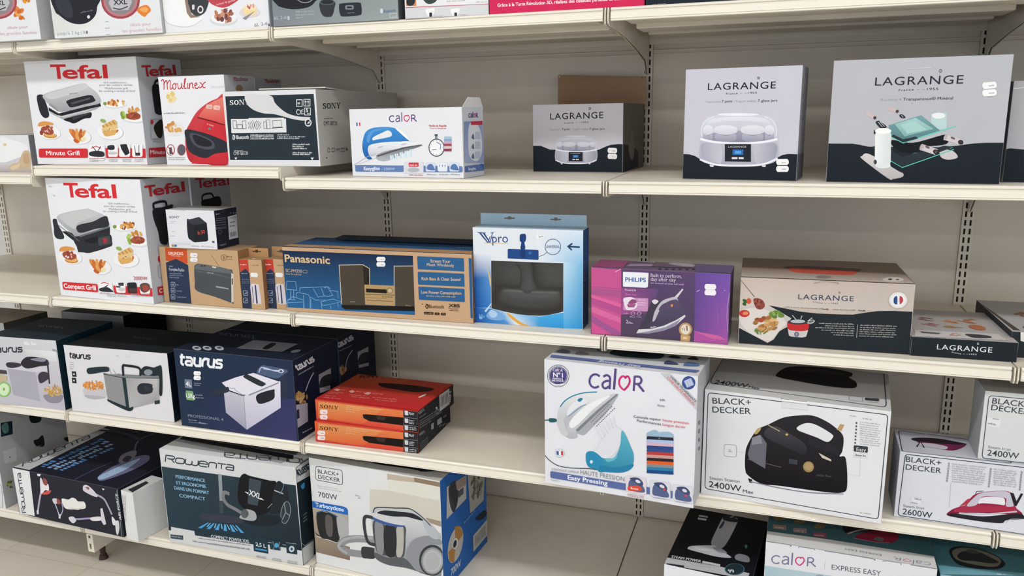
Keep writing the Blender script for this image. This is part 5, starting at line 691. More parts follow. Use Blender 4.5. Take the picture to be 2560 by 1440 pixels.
BOXES.append(dict(name='fryer_box',label='white fronted fryer carton with dark top, next to the navy fryer carton',cat='box',p=[0.0113, 0.0112, 0.0278, 0.4192, 0.244, 0.2357],z=0.4261,col='d9d8dd 1d2228 121c2a d9d8dd',white='d8d8de', art=[
'|F',('L','33333c',19,0,106,839,-14,-53,0,-1,0,-9,6,-6,9,-3),('L','33333c',19,0,88,820,36,1),('L','33333c',19,0,140,822,36,0,10,-10,-11,-44,-38,0,-9,9,2,11,12,8,40,1),('L','33333c',19,0,209,825,-10,-41,12,-15,32,1,14,56),
('L','33333c',19,0,263,770,9,38,20,16,20,0),('L','33333c',19,0,323,827,-10,-41,12,-15,31,1,14,56),('L','33333c',19,0,434,826,-36,0,-10,-7,-3,-13,7,-6,28,0,7,-6,-4,-14,-10,-8,-39,0),('m','9a9aa0',300,71,694,75,4,16),
('m','9a9aa0',534,66,663,75,4,16),('m','9a9aa0',768,60,631,76,4,16),('m','9a9aa0',976,56,603,75,4,16),('m','b4b4ba',276,859,843,49,0,17),('m','d0d0d4',901,1017,846,77,-2,20),('P','2c2c33',84,576,71,2,0,-76,-75,-3),
('E','d0d0d4',115,537,15,1,-2,-12),('P','2c2c33',69,483,71,2,0,-77,-76,-2),('E','d0d0d4',100,444,15,1,-2,-12),'fries_picture|F',('C','c4c2c8',246,340,360,23,-7,-113,-179,-43,-142,13),('C','b0aeb6',263,254,336,-4,-180,-46,-132,8),
('b','e0964a d8863a e8a860 cc7a30',70,3,440,403,185,16,-9,-56,27,3,999),'fryer_picture|F',('P','8e9092',619,578,356,-21,-13,-429,-327,90),('P','a4a4a6',975,557,542,53,-45,-340,-500,-146),
('G','a09ea2 c0bec2 98989c b4b2b6',991,533,494,55,-40,-303,-467,-143),('P','26383c',916,560,63,-3,-4,-436,-52,12),('L','3a3e40',19,0,620,584,296,-24,609,43),('P','7c8084',922,603,587,23,7,-24,-541,-45,-335,23),
('C','22333a',346,616,62,36,288,35,15,-59,-129,-27,-146,-33,-78,-2),('L','aaaab0',10,0,722,663,20,-66),('L','aaaab0',9,0,790,652,32,-57,61,13),('M','222c32',34,0,944,588,10,128,65,13,193,-18,6,-100),
('C','262f36',1238,688,76,56,134,-6,60,21,65,-11,-37,-354,-50,-18,31,234,-85,10,-194,1),('E','8a9098',1351,664,68,6,-6,-42),('C','2a2e36',1143,427,37,54,72,27,126,-2,14,-40,-20,-78,-132,-37,-76,13),
('P','33373f',1257,474,142,-24,4,-17,-147,-33),('C','1f2f36',626,226,59,-12,212,-58,77,-18,62,23,-16,-50,-92,-16,-268,91),('P','2a363c',1395,272,86,24,-3,-50,-80,-20),'|T',('L','6a6e74',8,0,1080,466,-43,52,-1,2,-10,8,-13,7,-12,3),
('L','6a6e74',8,0,1078,484,-38,1),('L','6a6e74',8,0,1024,485,-38,2,-22,10,-37,44,41,-2,21,-10,9,-10,-4,-8,-43,2),('L','6a6e74',8,0,952,486,-33,40,-30,16,-35,1,47,-56),('L','6a6e74',8,0,832,544,32,-37,-4,-16,-22,1),
('L','6a6e74',8,0,829,490,-34,40,-31,17,-35,1,48,-56),('L','6a6e74',8,0,703,497,41,-1,3,6,-10,12,-15,7,-31,1,-15,7,-12,14,2,7,44,-1),]))
BOXES.append(dict(name='fryer_box',label='navy fryer carton with big white lettering on the fourth shelf, in front of its twin',cat='box',p=[0.4703, 0.0091, -0.0159, 0.443, 0.2415, 0.2592],z=0.4261,col='222e46 1a2334 1a2036 222e46',white='d4d6de', art=[
'|F',('G','1f3044 22304a 222a4a 22324a',2,1031,1768,3,-22,-1032,-1743,2),('G','24314a 343660 3a3a68 22304a',416,436,1350,113,-19,-547,-1479,3),('L','e8eaf0',34,0,128,972,-22,-101,-1,-2,1,-17,11,-12,17,-4),
('L','e8eaf0',34,0,96,936,68,1),('L','e8eaf0',34,0,193,939,68,1,19,-18,-18,-83,-71,-2,-19,18,4,20,23,15,75,2),('L','e8eaf0',34,0,323,946,-17,-77,23,-29,61,2,22,105),('L','e8eaf0',34,0,427,842,15,71,36,31,37,0),
('L','e8eaf0',34,0,536,950,-17,-76,23,-29,59,1,23,105),('L','e8eaf0',33,0,743,948,-68,-1,-19,-13,-4,-23,13,-11,52,0,13,-11,-5,-27,-19,-14,-72,-1),'capacity_icon#1|F',
('P','6a7488',125,634,1,6,5,3,6,1,93,3,6,-1,4,-3,1,-6,-5,-103,-2,-6,-4,-3,-6,-1,-92,0,-7,0,-4,4,-1,5),('T','e8eaf0','4L','B',139,552,85,2,60),'capacity_icon#2|F',
('P','7aa070',125,481,2,6,3,3,7,1,93,1,6,-2,4,-3,1,-5,3,-107,-1,-5,-3,-4,-7,-1,-99,-1,-6,1,-4,3,-1,6),('T','e8eaf0','1,5Kg','B',123,397,139,3,54),'|F',('m','9aa0b0',11,273,598,115,5,15),('m','9aa0b0',219,270,572,90,2,15),
('m','9aa0a8',332,273,441,115,5,15),('m','9aa0a8',618,269,404,140,8,15),('T','8c94a8','PROFESSIONAL 4','r',119,130,555,10,38),('m','8c94a8',605,123,85,136,3,19),('m','7a8298',839,119,54,310,12,15),
('m','8c94a8',506,275,60,119,2,24),'fryer_picture|F',('P','bfbecd>9c9ab0',722,566,288,-58,9,-445,-294,195),('P','dcdae8>b6b4ca',1010,508,570,256,-28,-349,-533,-352),
('P','dcdae6',704,653,231,95,261,80,382,-80,-38,-35,-482,-184,-74,-3,-179,40),('C','2c3442',497,486,81,46,194,71,32,-13,-20,-53,-252,-75),('L','9a9ab0',9,0,808,591,84,8,7,-15),
('C','2a3038',1057,783,29,23,260,-89,-3,-32,-73,-18,-216,84),('P','8a8a9c',1095,537,457,208,4,-15,-454,-208),('C','4a5a78',1242,832,81,102,115,3,225,-18,32,-35,-76,-70,-107,-26,-140,18),
('M','aebcd8',14,0,1278,844,52,67,156,-24,121,-12),('M','c4d0e4',10,0,1346,897,175,-7,107,18),('E','c4cce0',1600,890,42,4,-2,-25),('E','4a5468',1600,887,23,2,-1,-14),('P','2a3244',1547,792,139,91,-29,-330,-91,-41,16,236),
('C','23262e',1232,555,231,87,19,-29,-27,-98,-190,-81,-59,38),('L','8a8898',7,0,890,583,130,-70,-9,-434),'price_sticker#18|F',('P','f2f2f4',285,750,15,17,87,4,9,-16,-4,-22,-16,-18,-86,-4,-9,16),('m','8d8d92',137,332,732,44,3,12),
'price_sticker#19|F',('P','f2f2f4',278,687,15,17,86,5,9,-16,-4,-23,-15,-17,-87,-5,-9,16),('m','8d8d92',632,324,670,45,2,12),'|R',('L','d8dae4',20,0,52,961,34,-54,1,-1,8,-10,11,-6,12,-2),('L','d8dae4',20,0,51,941,36,1),
('L','d8dae4',20,0,103,944,37,1,20,-10,28,-45,-39,-1,-19,9,-6,11,4,9,42,1),('L','d8dae4',21,0,172,949,27,-42,27,-16,34,1,-37,58),('L','d8dae4',21,0,281,893,-25,39,6,17,21,1),('L','d8dae4',21,0,293,953,27,-42,28,-16,35,1,-39,59),
('L','d8dae4',22,0,417,955,-40,-2,-5,-7,9,-13,13,-7,32,2,13,-7,10,-15,-4,-8,-43,-2),('m','9aa0b4',105,95,822,331,6,20),'food_picture#1|R',('M','b8bcc8',17,0,222,583,77,85,113,84),
('b','b8925c c8a470 a07a48',18,3,122,522,121,-43,-7,-58,38,1.8,999),('P','a8a4b4',2,476,239,-60,-16,-236,-223,0),('P','2a2a4c',4,407,51,-3,-1,-111,-52,-4),'picture_panel#1|R',('P','a4a6b2',520,693,287,-1,-9,-122,-285,-54),
('C','2c3038',519,563,79,72,200,-23,-9,-122,-261,29),'picture_panel#2|R',('P','b0aebc',521,513,245,-41,2,-60,-244,34),'|R',('m','c4c8d8',517,92,74,213,-19,17),'top_picture|T',('P','8a8c98',782,240,-31,380,678,9,13,-361),
('C','1c222c',1104,334,-38,218,87,-4,43,-226),'|T',('E','b4b8c4',286,93,82,-13,63,-80),('E','b4b8c4',415,131,82,-13,62,-80),('E','b4b8c4',567,176,81,-13,60,-81),('E','4a5264',274,107,28,8,31,-36),
('E','4a5264',404,145,28,8,30,-36),('E','4a5264',556,190,27,8,30,-36),('E','8a90a0',1589,339,39,51,39,-52),('L','6a7080',13,0,718,656,-74,102,-2,3,-16,17,-21,13,-19,5),('L','6a7080',13,0,713,692,-58,0),
('L','6a7080',13,0,631,691,-58,1,-35,20,-63,86,62,-1,33,-19,16,-21,-5,-16,-66,1),('L','6a7080',13,0,523,688,-59,79,-48,31,-54,1,82,-111),('L','6a7080',14,0,329,800,55,-74,-2,-32,-33,0),
('L','6a7080',14,0,335,690,-60,80,-50,31,-54,1,85,-112),('L','6a7080',14,0,143,697,62,-1,4,13,-19,25,-24,12,-48,1,-24,13,-22,28,2,16,67,-2),]))
BOXES.append(dict(name='fryer_box',label='navy fryer carton at the back of the fourth shelf, behind its twin',cat='box',p=[0.4783, 0.2565, -0.0159, 0.443, 0.2415, 0.2592],z=0.4261,col='222e46 161d2c 161c30 222e46',white='d4d6de', art=[  # same carton as its twin, colours darkened as painted shade
'|R',('L','b4b8c4',21,0,2,986,9,-52,1,-2,9,-8,12,-6,12,-2),('L','b4b8c4',21,0,2,967,8,2),('L','b4b8c4',21,0,27,970,38,2,21,-9,33,-44,-41,-2,-20,9,-8,11,5,8,43,2),('L','b4b8c4',21,0,99,976,30,-40,29,-16,35,2,-42,56),
('L','b4b8c4',22,0,215,923,-28,38,5,17,22,1),('L','b4b8c4',22,0,224,982,31,-41,29,-15,37,1,-43,57),('L','b4b8c4',22,0,353,985,-42,-2,-4,-7,10,-13,14,-6,33,1,14,-6,11,-14,-3,-8,-45,-2),('m','7a8094',938,19,855,311,-9,20),
'food_picture#1|R',('M','9a9eac',17,0,144,600,76,114,128,66),('b','9a7c50 a88a60 8a6a40',16,4,34,592,126,-40,-7,-62,40,1.8,999),'picture_panel#1|R',('P','9a9ca8',478,716,298,-6,-9,-141,-291,-19),
('C','262a32',482,601,90,61,202,-32,-10,-96,-270,19),'picture_panel#3|R',('P','9a9ca8',484,530,274,-49,2,-46,-274,50),]))
BOXES.append(dict(name='fryer_box',label='dark topped carton pushed to the back behind the white fronted fryer carton',cat='box',p=[-0.3783, 0.36, -0.0004, 0.3057, 0.22, 0.243],z=0.4261,col='8a8c92 14181e 10141c 8a8c92',white='dcdde2', art=[  # white front painted grey for the shade at the back
]))
BOXES.append(dict(name='player_box',label='orange disc player carton at the bottom of the stack of two',cat='box',p=[0.964, 0.0177, 0.0242, 0.3408, 0.2595, 0.0667],z=0.4261,col='d04a34 c83a30 22242a d04a34',white='dcdde2', art=[
'|F',('G','d8683c e0884c d84a3c c84038',6,264,1355,-7,0,-255,-1359,4),('G','d8945c dc8c50 d45c3c d8743c',54,242,851,-4,-255,-223,-612,19),('P','c03038',6,264,1355,-4,0,-18,-1356,17),
('P','2a1a14',74,177,-6,0,-2,-13,5,2,20,-2,22,6,3,10,-14,9,-14,5,0,7,14,5,8,-10,5,0,3,13,-5,-2,-15,2,-21,-5,-4,-12,13,-6,14,-6,0,-9,-11,-3,-11,0),
('P','2a1a14',185,187,-1,9,-5,7,-9,5,-10,1,-12,-1,-10,-5,-8,-8,-4,-8,1,-9,5,-7,9,-5,11,-2,11,2,10,5,8,7,4,9,-14,0,-2,-7,-5,-5,-5,-4,-7,-1,-5,1,-5,4,-2,5,0,7,2,6,5,6,5,4,7,1,5,-1,5,-4,2,-5,0,-7),
('P','2a1a14',195,206,22,0,1,4,-22,0),('P','2a1a14',240,206,19,0,1,4,-19,0),('P','2a1a14',188,165,20,0,0,3,-20,0),('P','2a1a14',195,166,5,0,7,42,-5,0),('P','2a1a14',203,210,13,0,29,-43,0,-2,-7,0),
('P','2a1a14',240,165,5,0,7,43,-4,0),('P','2a1a14',266,206,24,0,1,4,-24,0),('P','2a1a14',305,206,22,0,0,4,-21,0),('P','2a1a14',278,165,23,0,1,4,-23,0),('P','2a1a14',284,167,12,0,3,18,-11,0),
('P','2a1a14',272,208,13,0,13,-22,-10,-3),('P','2a1a14',314,208,6,0,-22,-24,-3,2),('m','e8b890',423,426,226,510,-5,11),('m','e8b890',592,425,205,301,-2,11),('m','e8b890',774,424,183,172,-1,11),('m','e8b890',11,422,155,123,-1,11),
'player_picture|F',('P','1c1512',645,140,46,8,487,11,-5,-101,-439,6,-79,30),('P','3a2e28',820,143,128,3,-19,-53,-88,6),'|F',('P','26262a',1183,260,178,-3,0,-255,-186,0),
('P','d0d0d4',1198,243,1,3,2,2,3,1,35,-1,3,-1,2,-2,1,-3,-1,-43,-1,-3,-2,-3,-3,0,-32,-1,-3,1,-3,2,0,4),('L','8a8a90',5,0,1186,165,172,-1),
('P','d0d0d4',1194,146,0,3,2,2,4,1,34,-1,4,-1,2,-2,0,-3,-1,-43,0,-4,-3,-2,-3,-1,-31,0,-4,1,-2,2,-1,3),('L','8a8a90',5,0,1181,67,173,0),
('P','d0d0d4',1189,57,1,4,2,2,3,0,35,0,3,-1,3,-2,0,-4,-1,-43,-1,-3,-2,-2,-3,-1,-32,-1,-3,1,-2,2,-1,4),('T','d4d4d8','PLAY','B',1254,206,67,-3,28),('m','c4c4c8',617,1250,129,67,0,14),('m','c4c4c8',786,1249,109,67,0,14),
('m','c4c4c8',942,1248,90,68,0,14),('m','c4c4c8',421,1251,36,93,0,17),('m','c4c4c8',616,1250,13,94,0,17),'price_sticker#20|F',('P','ecdcdc',35,131,14,18,84,3,9,-16,-3,-24,-14,-17,-84,-4,-10,17),('m','8d8d92',626,81,113,43,2,13),
'price_sticker#21|F',('P','ecdcdc',30,66,14,18,84,4,10,-17,-4,-23,-14,-18,-84,-4,-10,17),('m','8d8d92',153,76,48,43,2,13),'|R',
('P','c4c4c8',57,207,-3,0,9,-10,1,1,15,-2,9,3,-8,8,-16,8,-13,5,-6,6,5,3,14,-9,3,0,-11,11,-1,-1,-11,2,-9,-2,8,-10,14,-6,13,-6,8,-7,-4,-2,-8,1),
('P','c4c4c8',119,208,-8,7,-9,7,-10,4,-9,2,-5,0,-3,-4,2,-6,5,-6,8,-7,9,-7,10,-4,9,-2,6,0,2,4,-2,5,-5,7,-9,1,5,-5,2,-4,-1,-3,-2,-1,-6,2,-6,3,-6,5,-6,5,-4,5,-2,4,1,3,3,1,4,-2,6,-3,7,-5,5,-5),('P','c4c4c8',109,223,15,-1,-3,2,-14,2),
('P','c4c4c8',139,220,12,-1,-3,3,-12,1),('P','c4c4c8',141,189,13,-1,-3,3,-13,1),('P','c4c4c8',144,190,3,0,-31,34,-4,0),('P','c4c4c8',111,226,8,-1,58,-38,1,-1,-4,0),('P','c4c4c8',175,186,3,0,-33,35,-3,0),
('P','c4c4c8',155,218,16,-1,-3,3,-15,1),('P','c4c4c8',181,216,14,-2,-3,4,-14,1),('P','c4c4c8',200,183,16,-1,-3,3,-15,1),('P','c4c4c8',203,184,7,0,-14,15,-8,1),('P','c4c4c8',158,219,8,-1,29,-19,-4,-1),
('P','c4c4c8',186,216,3,0,7,-18,-3,2),('m','7a7a80',457,52,94,257,-13,16),('m','7a7a80',652,50,72,257,-14,16),('m','7a7a80',847,48,49,256,-14,16),('m','7a7a80',45,45,27,257,-15,16),
('P','a8a8ae',398,207,1,2,3,1,5,1,58,-5,5,-1,3,-2,1,-3,0,-70,0,-2,-4,-1,-6,0,-55,11,-6,1,-3,3,-2,2),('P','a8a8ae',591,187,1,3,4,1,5,0,120,-11,6,-1,3,-3,2,-2,12,-69,-1,-3,-3,-1,-6,0,-132,17,-5,1,-3,2,-2,3),
('m','9a9aa0',719,640,76,102,-11,27),('m','9a9aa0',799,760,45,104,-11,27),('m','9a9aa0',42,860,2,106,0,31),('m','9a9aa0',986,790,140,103,-10,27),]))
BOXES.append(dict(name='player_box',label='orange disc player carton at the top of the stack of two',cat='box',p=[0.9631, 0.0306, -0.027, 0.3475, 0.252, 0.0656],z=0.4933,col='d04a34 c4302c 26282e d04a34',white='dcdde2', art=['|F',
('G','d8683c e0884c d84a3c c84038',2,260,1386,0,0,-250,-1386,-8),('G','d8945c dc8c50 d45c3c d8743c',47,234,874,8,-260,-224,-630,9),('P','c03038',2,260,1386,0,0,-8,-1386,-1),
('P','2a1a14',68,170,-6,0,-2,-13,5,2,21,-1,22,5,3,11,-14,8,-15,5,1,7,14,5,9,-10,4,0,3,13,-5,-1,-15,1,-22,-5,-4,-12,14,-6,14,-5,0,-9,-11,-4,-12,1),
('P','2a1a14',182,182,0,8,-6,7,-8,5,-12,1,-11,-1,-11,-6,-8,-7,-4,-9,1,-8,5,-7,9,-5,11,-1,12,2,10,5,8,7,4,9,-14,-1,-2,-6,-4,-6,-6,-3,-7,-2,-6,1,-5,4,-2,5,0,7,2,6,5,6,6,3,7,2,6,-1,4,-4,2,-5,0,-7),
('P','2a1a14',193,200,23,1,0,3,-22,0),('P','2a1a14',240,201,19,1,1,3,-20,0),('P','2a1a14',185,159,21,1,0,3,-20,0),('P','2a1a14',193,161,5,1,7,40,-5,0),('P','2a1a14',201,204,13,0,30,-42,0,-2,-7,0),
('P','2a1a14',239,160,5,0,8,43,-5,0),('P','2a1a14',266,202,25,0,1,4,-25,-1),('P','2a1a14',306,202,22,1,1,3,-22,0),('P','2a1a14',279,161,23,1,1,3,-24,0),('P','2a1a14',285,163,12,0,3,19,-12,-1),
('P','2a1a14',272,203,13,0,14,-21,-10,-3),('P','2a1a14',315,204,6,0,-22,-24,-3,2),('m','e8b890',103,431,224,522,2,11),('m','e8b890',272,430,203,309,2,11),('m','e8b890',454,428,181,177,1,11),('m','e8b890',688,426,153,127,1,11),
'player_picture|F',('P','1c1512',655,141,47,9,498,18,-5,-99,-448,-2,-81,29),('P','3a2e28',834,147,131,5,-19,-53,-90,5),'|F',('P','26262a',1205,260,183,0,0,-254,-191,2),
('P','d0d0d4',1220,251,1,3,2,2,3,1,36,-1,3,0,2,-2,1,-4,-1,-42,-1,-3,-2,-3,-4,0,-32,-1,-3,1,-2,2,-1,3),('L','8a8a90',5,0,1208,174,175,1),
('P','d0d0d4',1216,155,0,3,2,2,4,1,35,0,3,-1,2,-2,1,-3,-1,-43,0,-3,-3,-2,-3,-1,-32,-1,-4,1,-2,2,-1,3),('L','8a8a90',5,0,1203,78,175,2),
('P','d0d0d4',1211,68,1,3,2,2,4,1,35,0,3,-1,2,-2,1,-3,-1,-43,0,-3,-3,-3,-3,0,-32,-1,-4,0,-2,2,-1,4),('T','d4d4d8','PLAY','B',1277,215,68,-2,28),('m','c4c4c8',297,1273,139,69,1,14),('m','c4c4c8',466,1272,119,69,1,14),
('m','c4c4c8',622,1272,101,68,1,14),('m','c4c4c8',101,1274,48,95,2,17),('m','c4c4c8',296,1273,25,95,2,17),'price_sticker#22|F',('P','ecdcdc',64,119,14,19,84,5,9,-18,-4,-24,-14,-19,-84,-5,-9,18),('m','8d8d92',529,110,100,42,3,14),
'price_sticker#23|F',('P','ecdcdc',58,52,15,18,84,5,9,-17,-4,-25,-14,-19,-84,-5,-9,18),('m','8d8d92',85,104,32,44,3,14),'|R',
('P','c4c4c8',31,225,-3,0,10,-10,1,1,13,-1,7,4,-8,9,-15,7,-13,5,-6,5,4,4,13,-8,3,0,-11,11,-1,-2,-10,2,-7,-4,8,-10,14,-5,12,-5,8,-7,-3,-3,-7,1),
('P','c4c4c8',85,234,-8,6,-10,6,-9,4,-8,2,-5,-2,-1,-4,2,-6,6,-6,8,-8,9,-6,9,-4,8,-1,5,1,2,4,-3,6,-5,8,-8,0,5,-6,2,-4,0,-4,-2,-1,-5,1,-5,4,-7,4,-6,6,-4,5,-3,5,0,2,3,2,4,-2,6,-2,6,-5,6,-5),('P','c4c4c8',74,249,12,0,-2,3,-13,0),
('P','c4c4c8',100,249,11,0,-3,3,-11,0),('P','c4c4c8',107,215,11,0,-2,3,-12,0),('P','c4c4c8',110,216,2,0,-33,34,-3,0),('P','c4c4c8',75,252,7,0,57,-36,1,-1,-4,0),('P','c4c4c8',138,215,2,0,-35,35,-3,0),
('P','c4c4c8',115,249,14,0,-3,3,-14,0),('P','c4c4c8',138,249,12,0,-3,3,-12,0),('P','c4c4c8',160,215,14,0,-4,3,-13,0),('P','c4c4c8',162,216,7,0,-15,16,-7,0),('P','c4c4c8',117,250,7,0,28,-18,-3,-2),
('P','c4c4c8',142,250,3,0,9,-20,-4,2),('m','8a8a90',618,33,171,177,-14,16),('m','8a8a90',11,29,127,585,-49,16),('m','8a8a90',271,26,98,621,-54,16),('m','8a8a90',466,24,76,603,-54,16),('m','8a8a90',726,22,47,309,-29,16),
'barcode_label|R',('P','c4c4c6',576,260,1,0,4,0,7,0,282,-8,7,-1,4,-3,1,-3,-8,-196,-2,-3,-4,-2,-6,-1,-268,8,-6,1,-4,2,-1,4),('P','4a4a4e',619,230,14,-1,3,-133,-14,0),('P','4a4a4e',658,227,14,0,4,-133,-14,1),
('P','4a4a4e',697,224,15,0,4,-131,-15,0),('P','4a4a4e',737,222,14,0,5,-130,-15,0),('P','4a4a4e',776,220,15,-1,5,-129,-15,0),('P','4a4a4e',817,217,15,0,4,-129,-14,1),'|R',('m','d0d0d4',648,906,64,19,157,45),
('E','c4c4c8',494,128,27,-10,-1,-15),('L','8a8a90',8,1,556,62,-4,-8,-7,-6,-11,-2,-14,1,-14,4,-15,7,-13,9,-10,10,-6,10,-1,9,3,8,7,5,11,3,14,-1,14,-4,15,-7,13,-9,10,-10,6,-10),'|T',
('G','a04c30 b8402c cc3034 c83034',12,763,1366,243,7,-977,-1383,3),('G','b4653c a84a30 c03830 b84a34',25,987,937,19,-85,-460,-875,10),('T','2a1410','SONY','B',99,863,255,79,100),'player_picture#t|T',
('C','2a1414',476,708,37,61,401,37,287,-26,43,-48,-46,-85,-171,-63,-266,20,-167,19),'|T',('P','e0a8a4',53,347,-6,4,-3,5,0,5,14,37,2,4,5,1,7,-1,39,-18,6,-4,4,-6,1,-7,-4,-40,-1,-6,-5,-2,-6,2),
('P','e0a8a4',266,352,-6,4,-3,6,1,5,16,38,3,4,6,0,7,-4,33,-22,7,-5,4,-7,0,-7,-5,-37,-3,-5,-4,-1,-7,2),('P','e0a8a4',483,344,-5,3,-3,5,1,6,15,49,3,4,4,2,6,-1,46,-18,6,-3,3,-5,0,-7,-5,-54,-2,-5,-4,-3,-6,2),
('m','e08080',131,130,366,68,5,37),('m','e08080',191,348,370,133,8,37),('m','e08080',312,574,367,164,11,37),('m','e08080',789,54,263,202,13,37),('m','e08080',779,50,215,150,10,36),('m','e08080',144,328,243,248,17,36),
('m','e08080',505,396,188,262,18,36),('m','e08080',763,651,246,355,24,36),('m','e08080',166,723,180,287,20,35),('m','e08080',954,77,64,231,17,35),('m','e08080',829,55,125,150,10,36),
('P','e8e0dc',1183,423,20,111,27,40,7,-75,-29,-77),]))
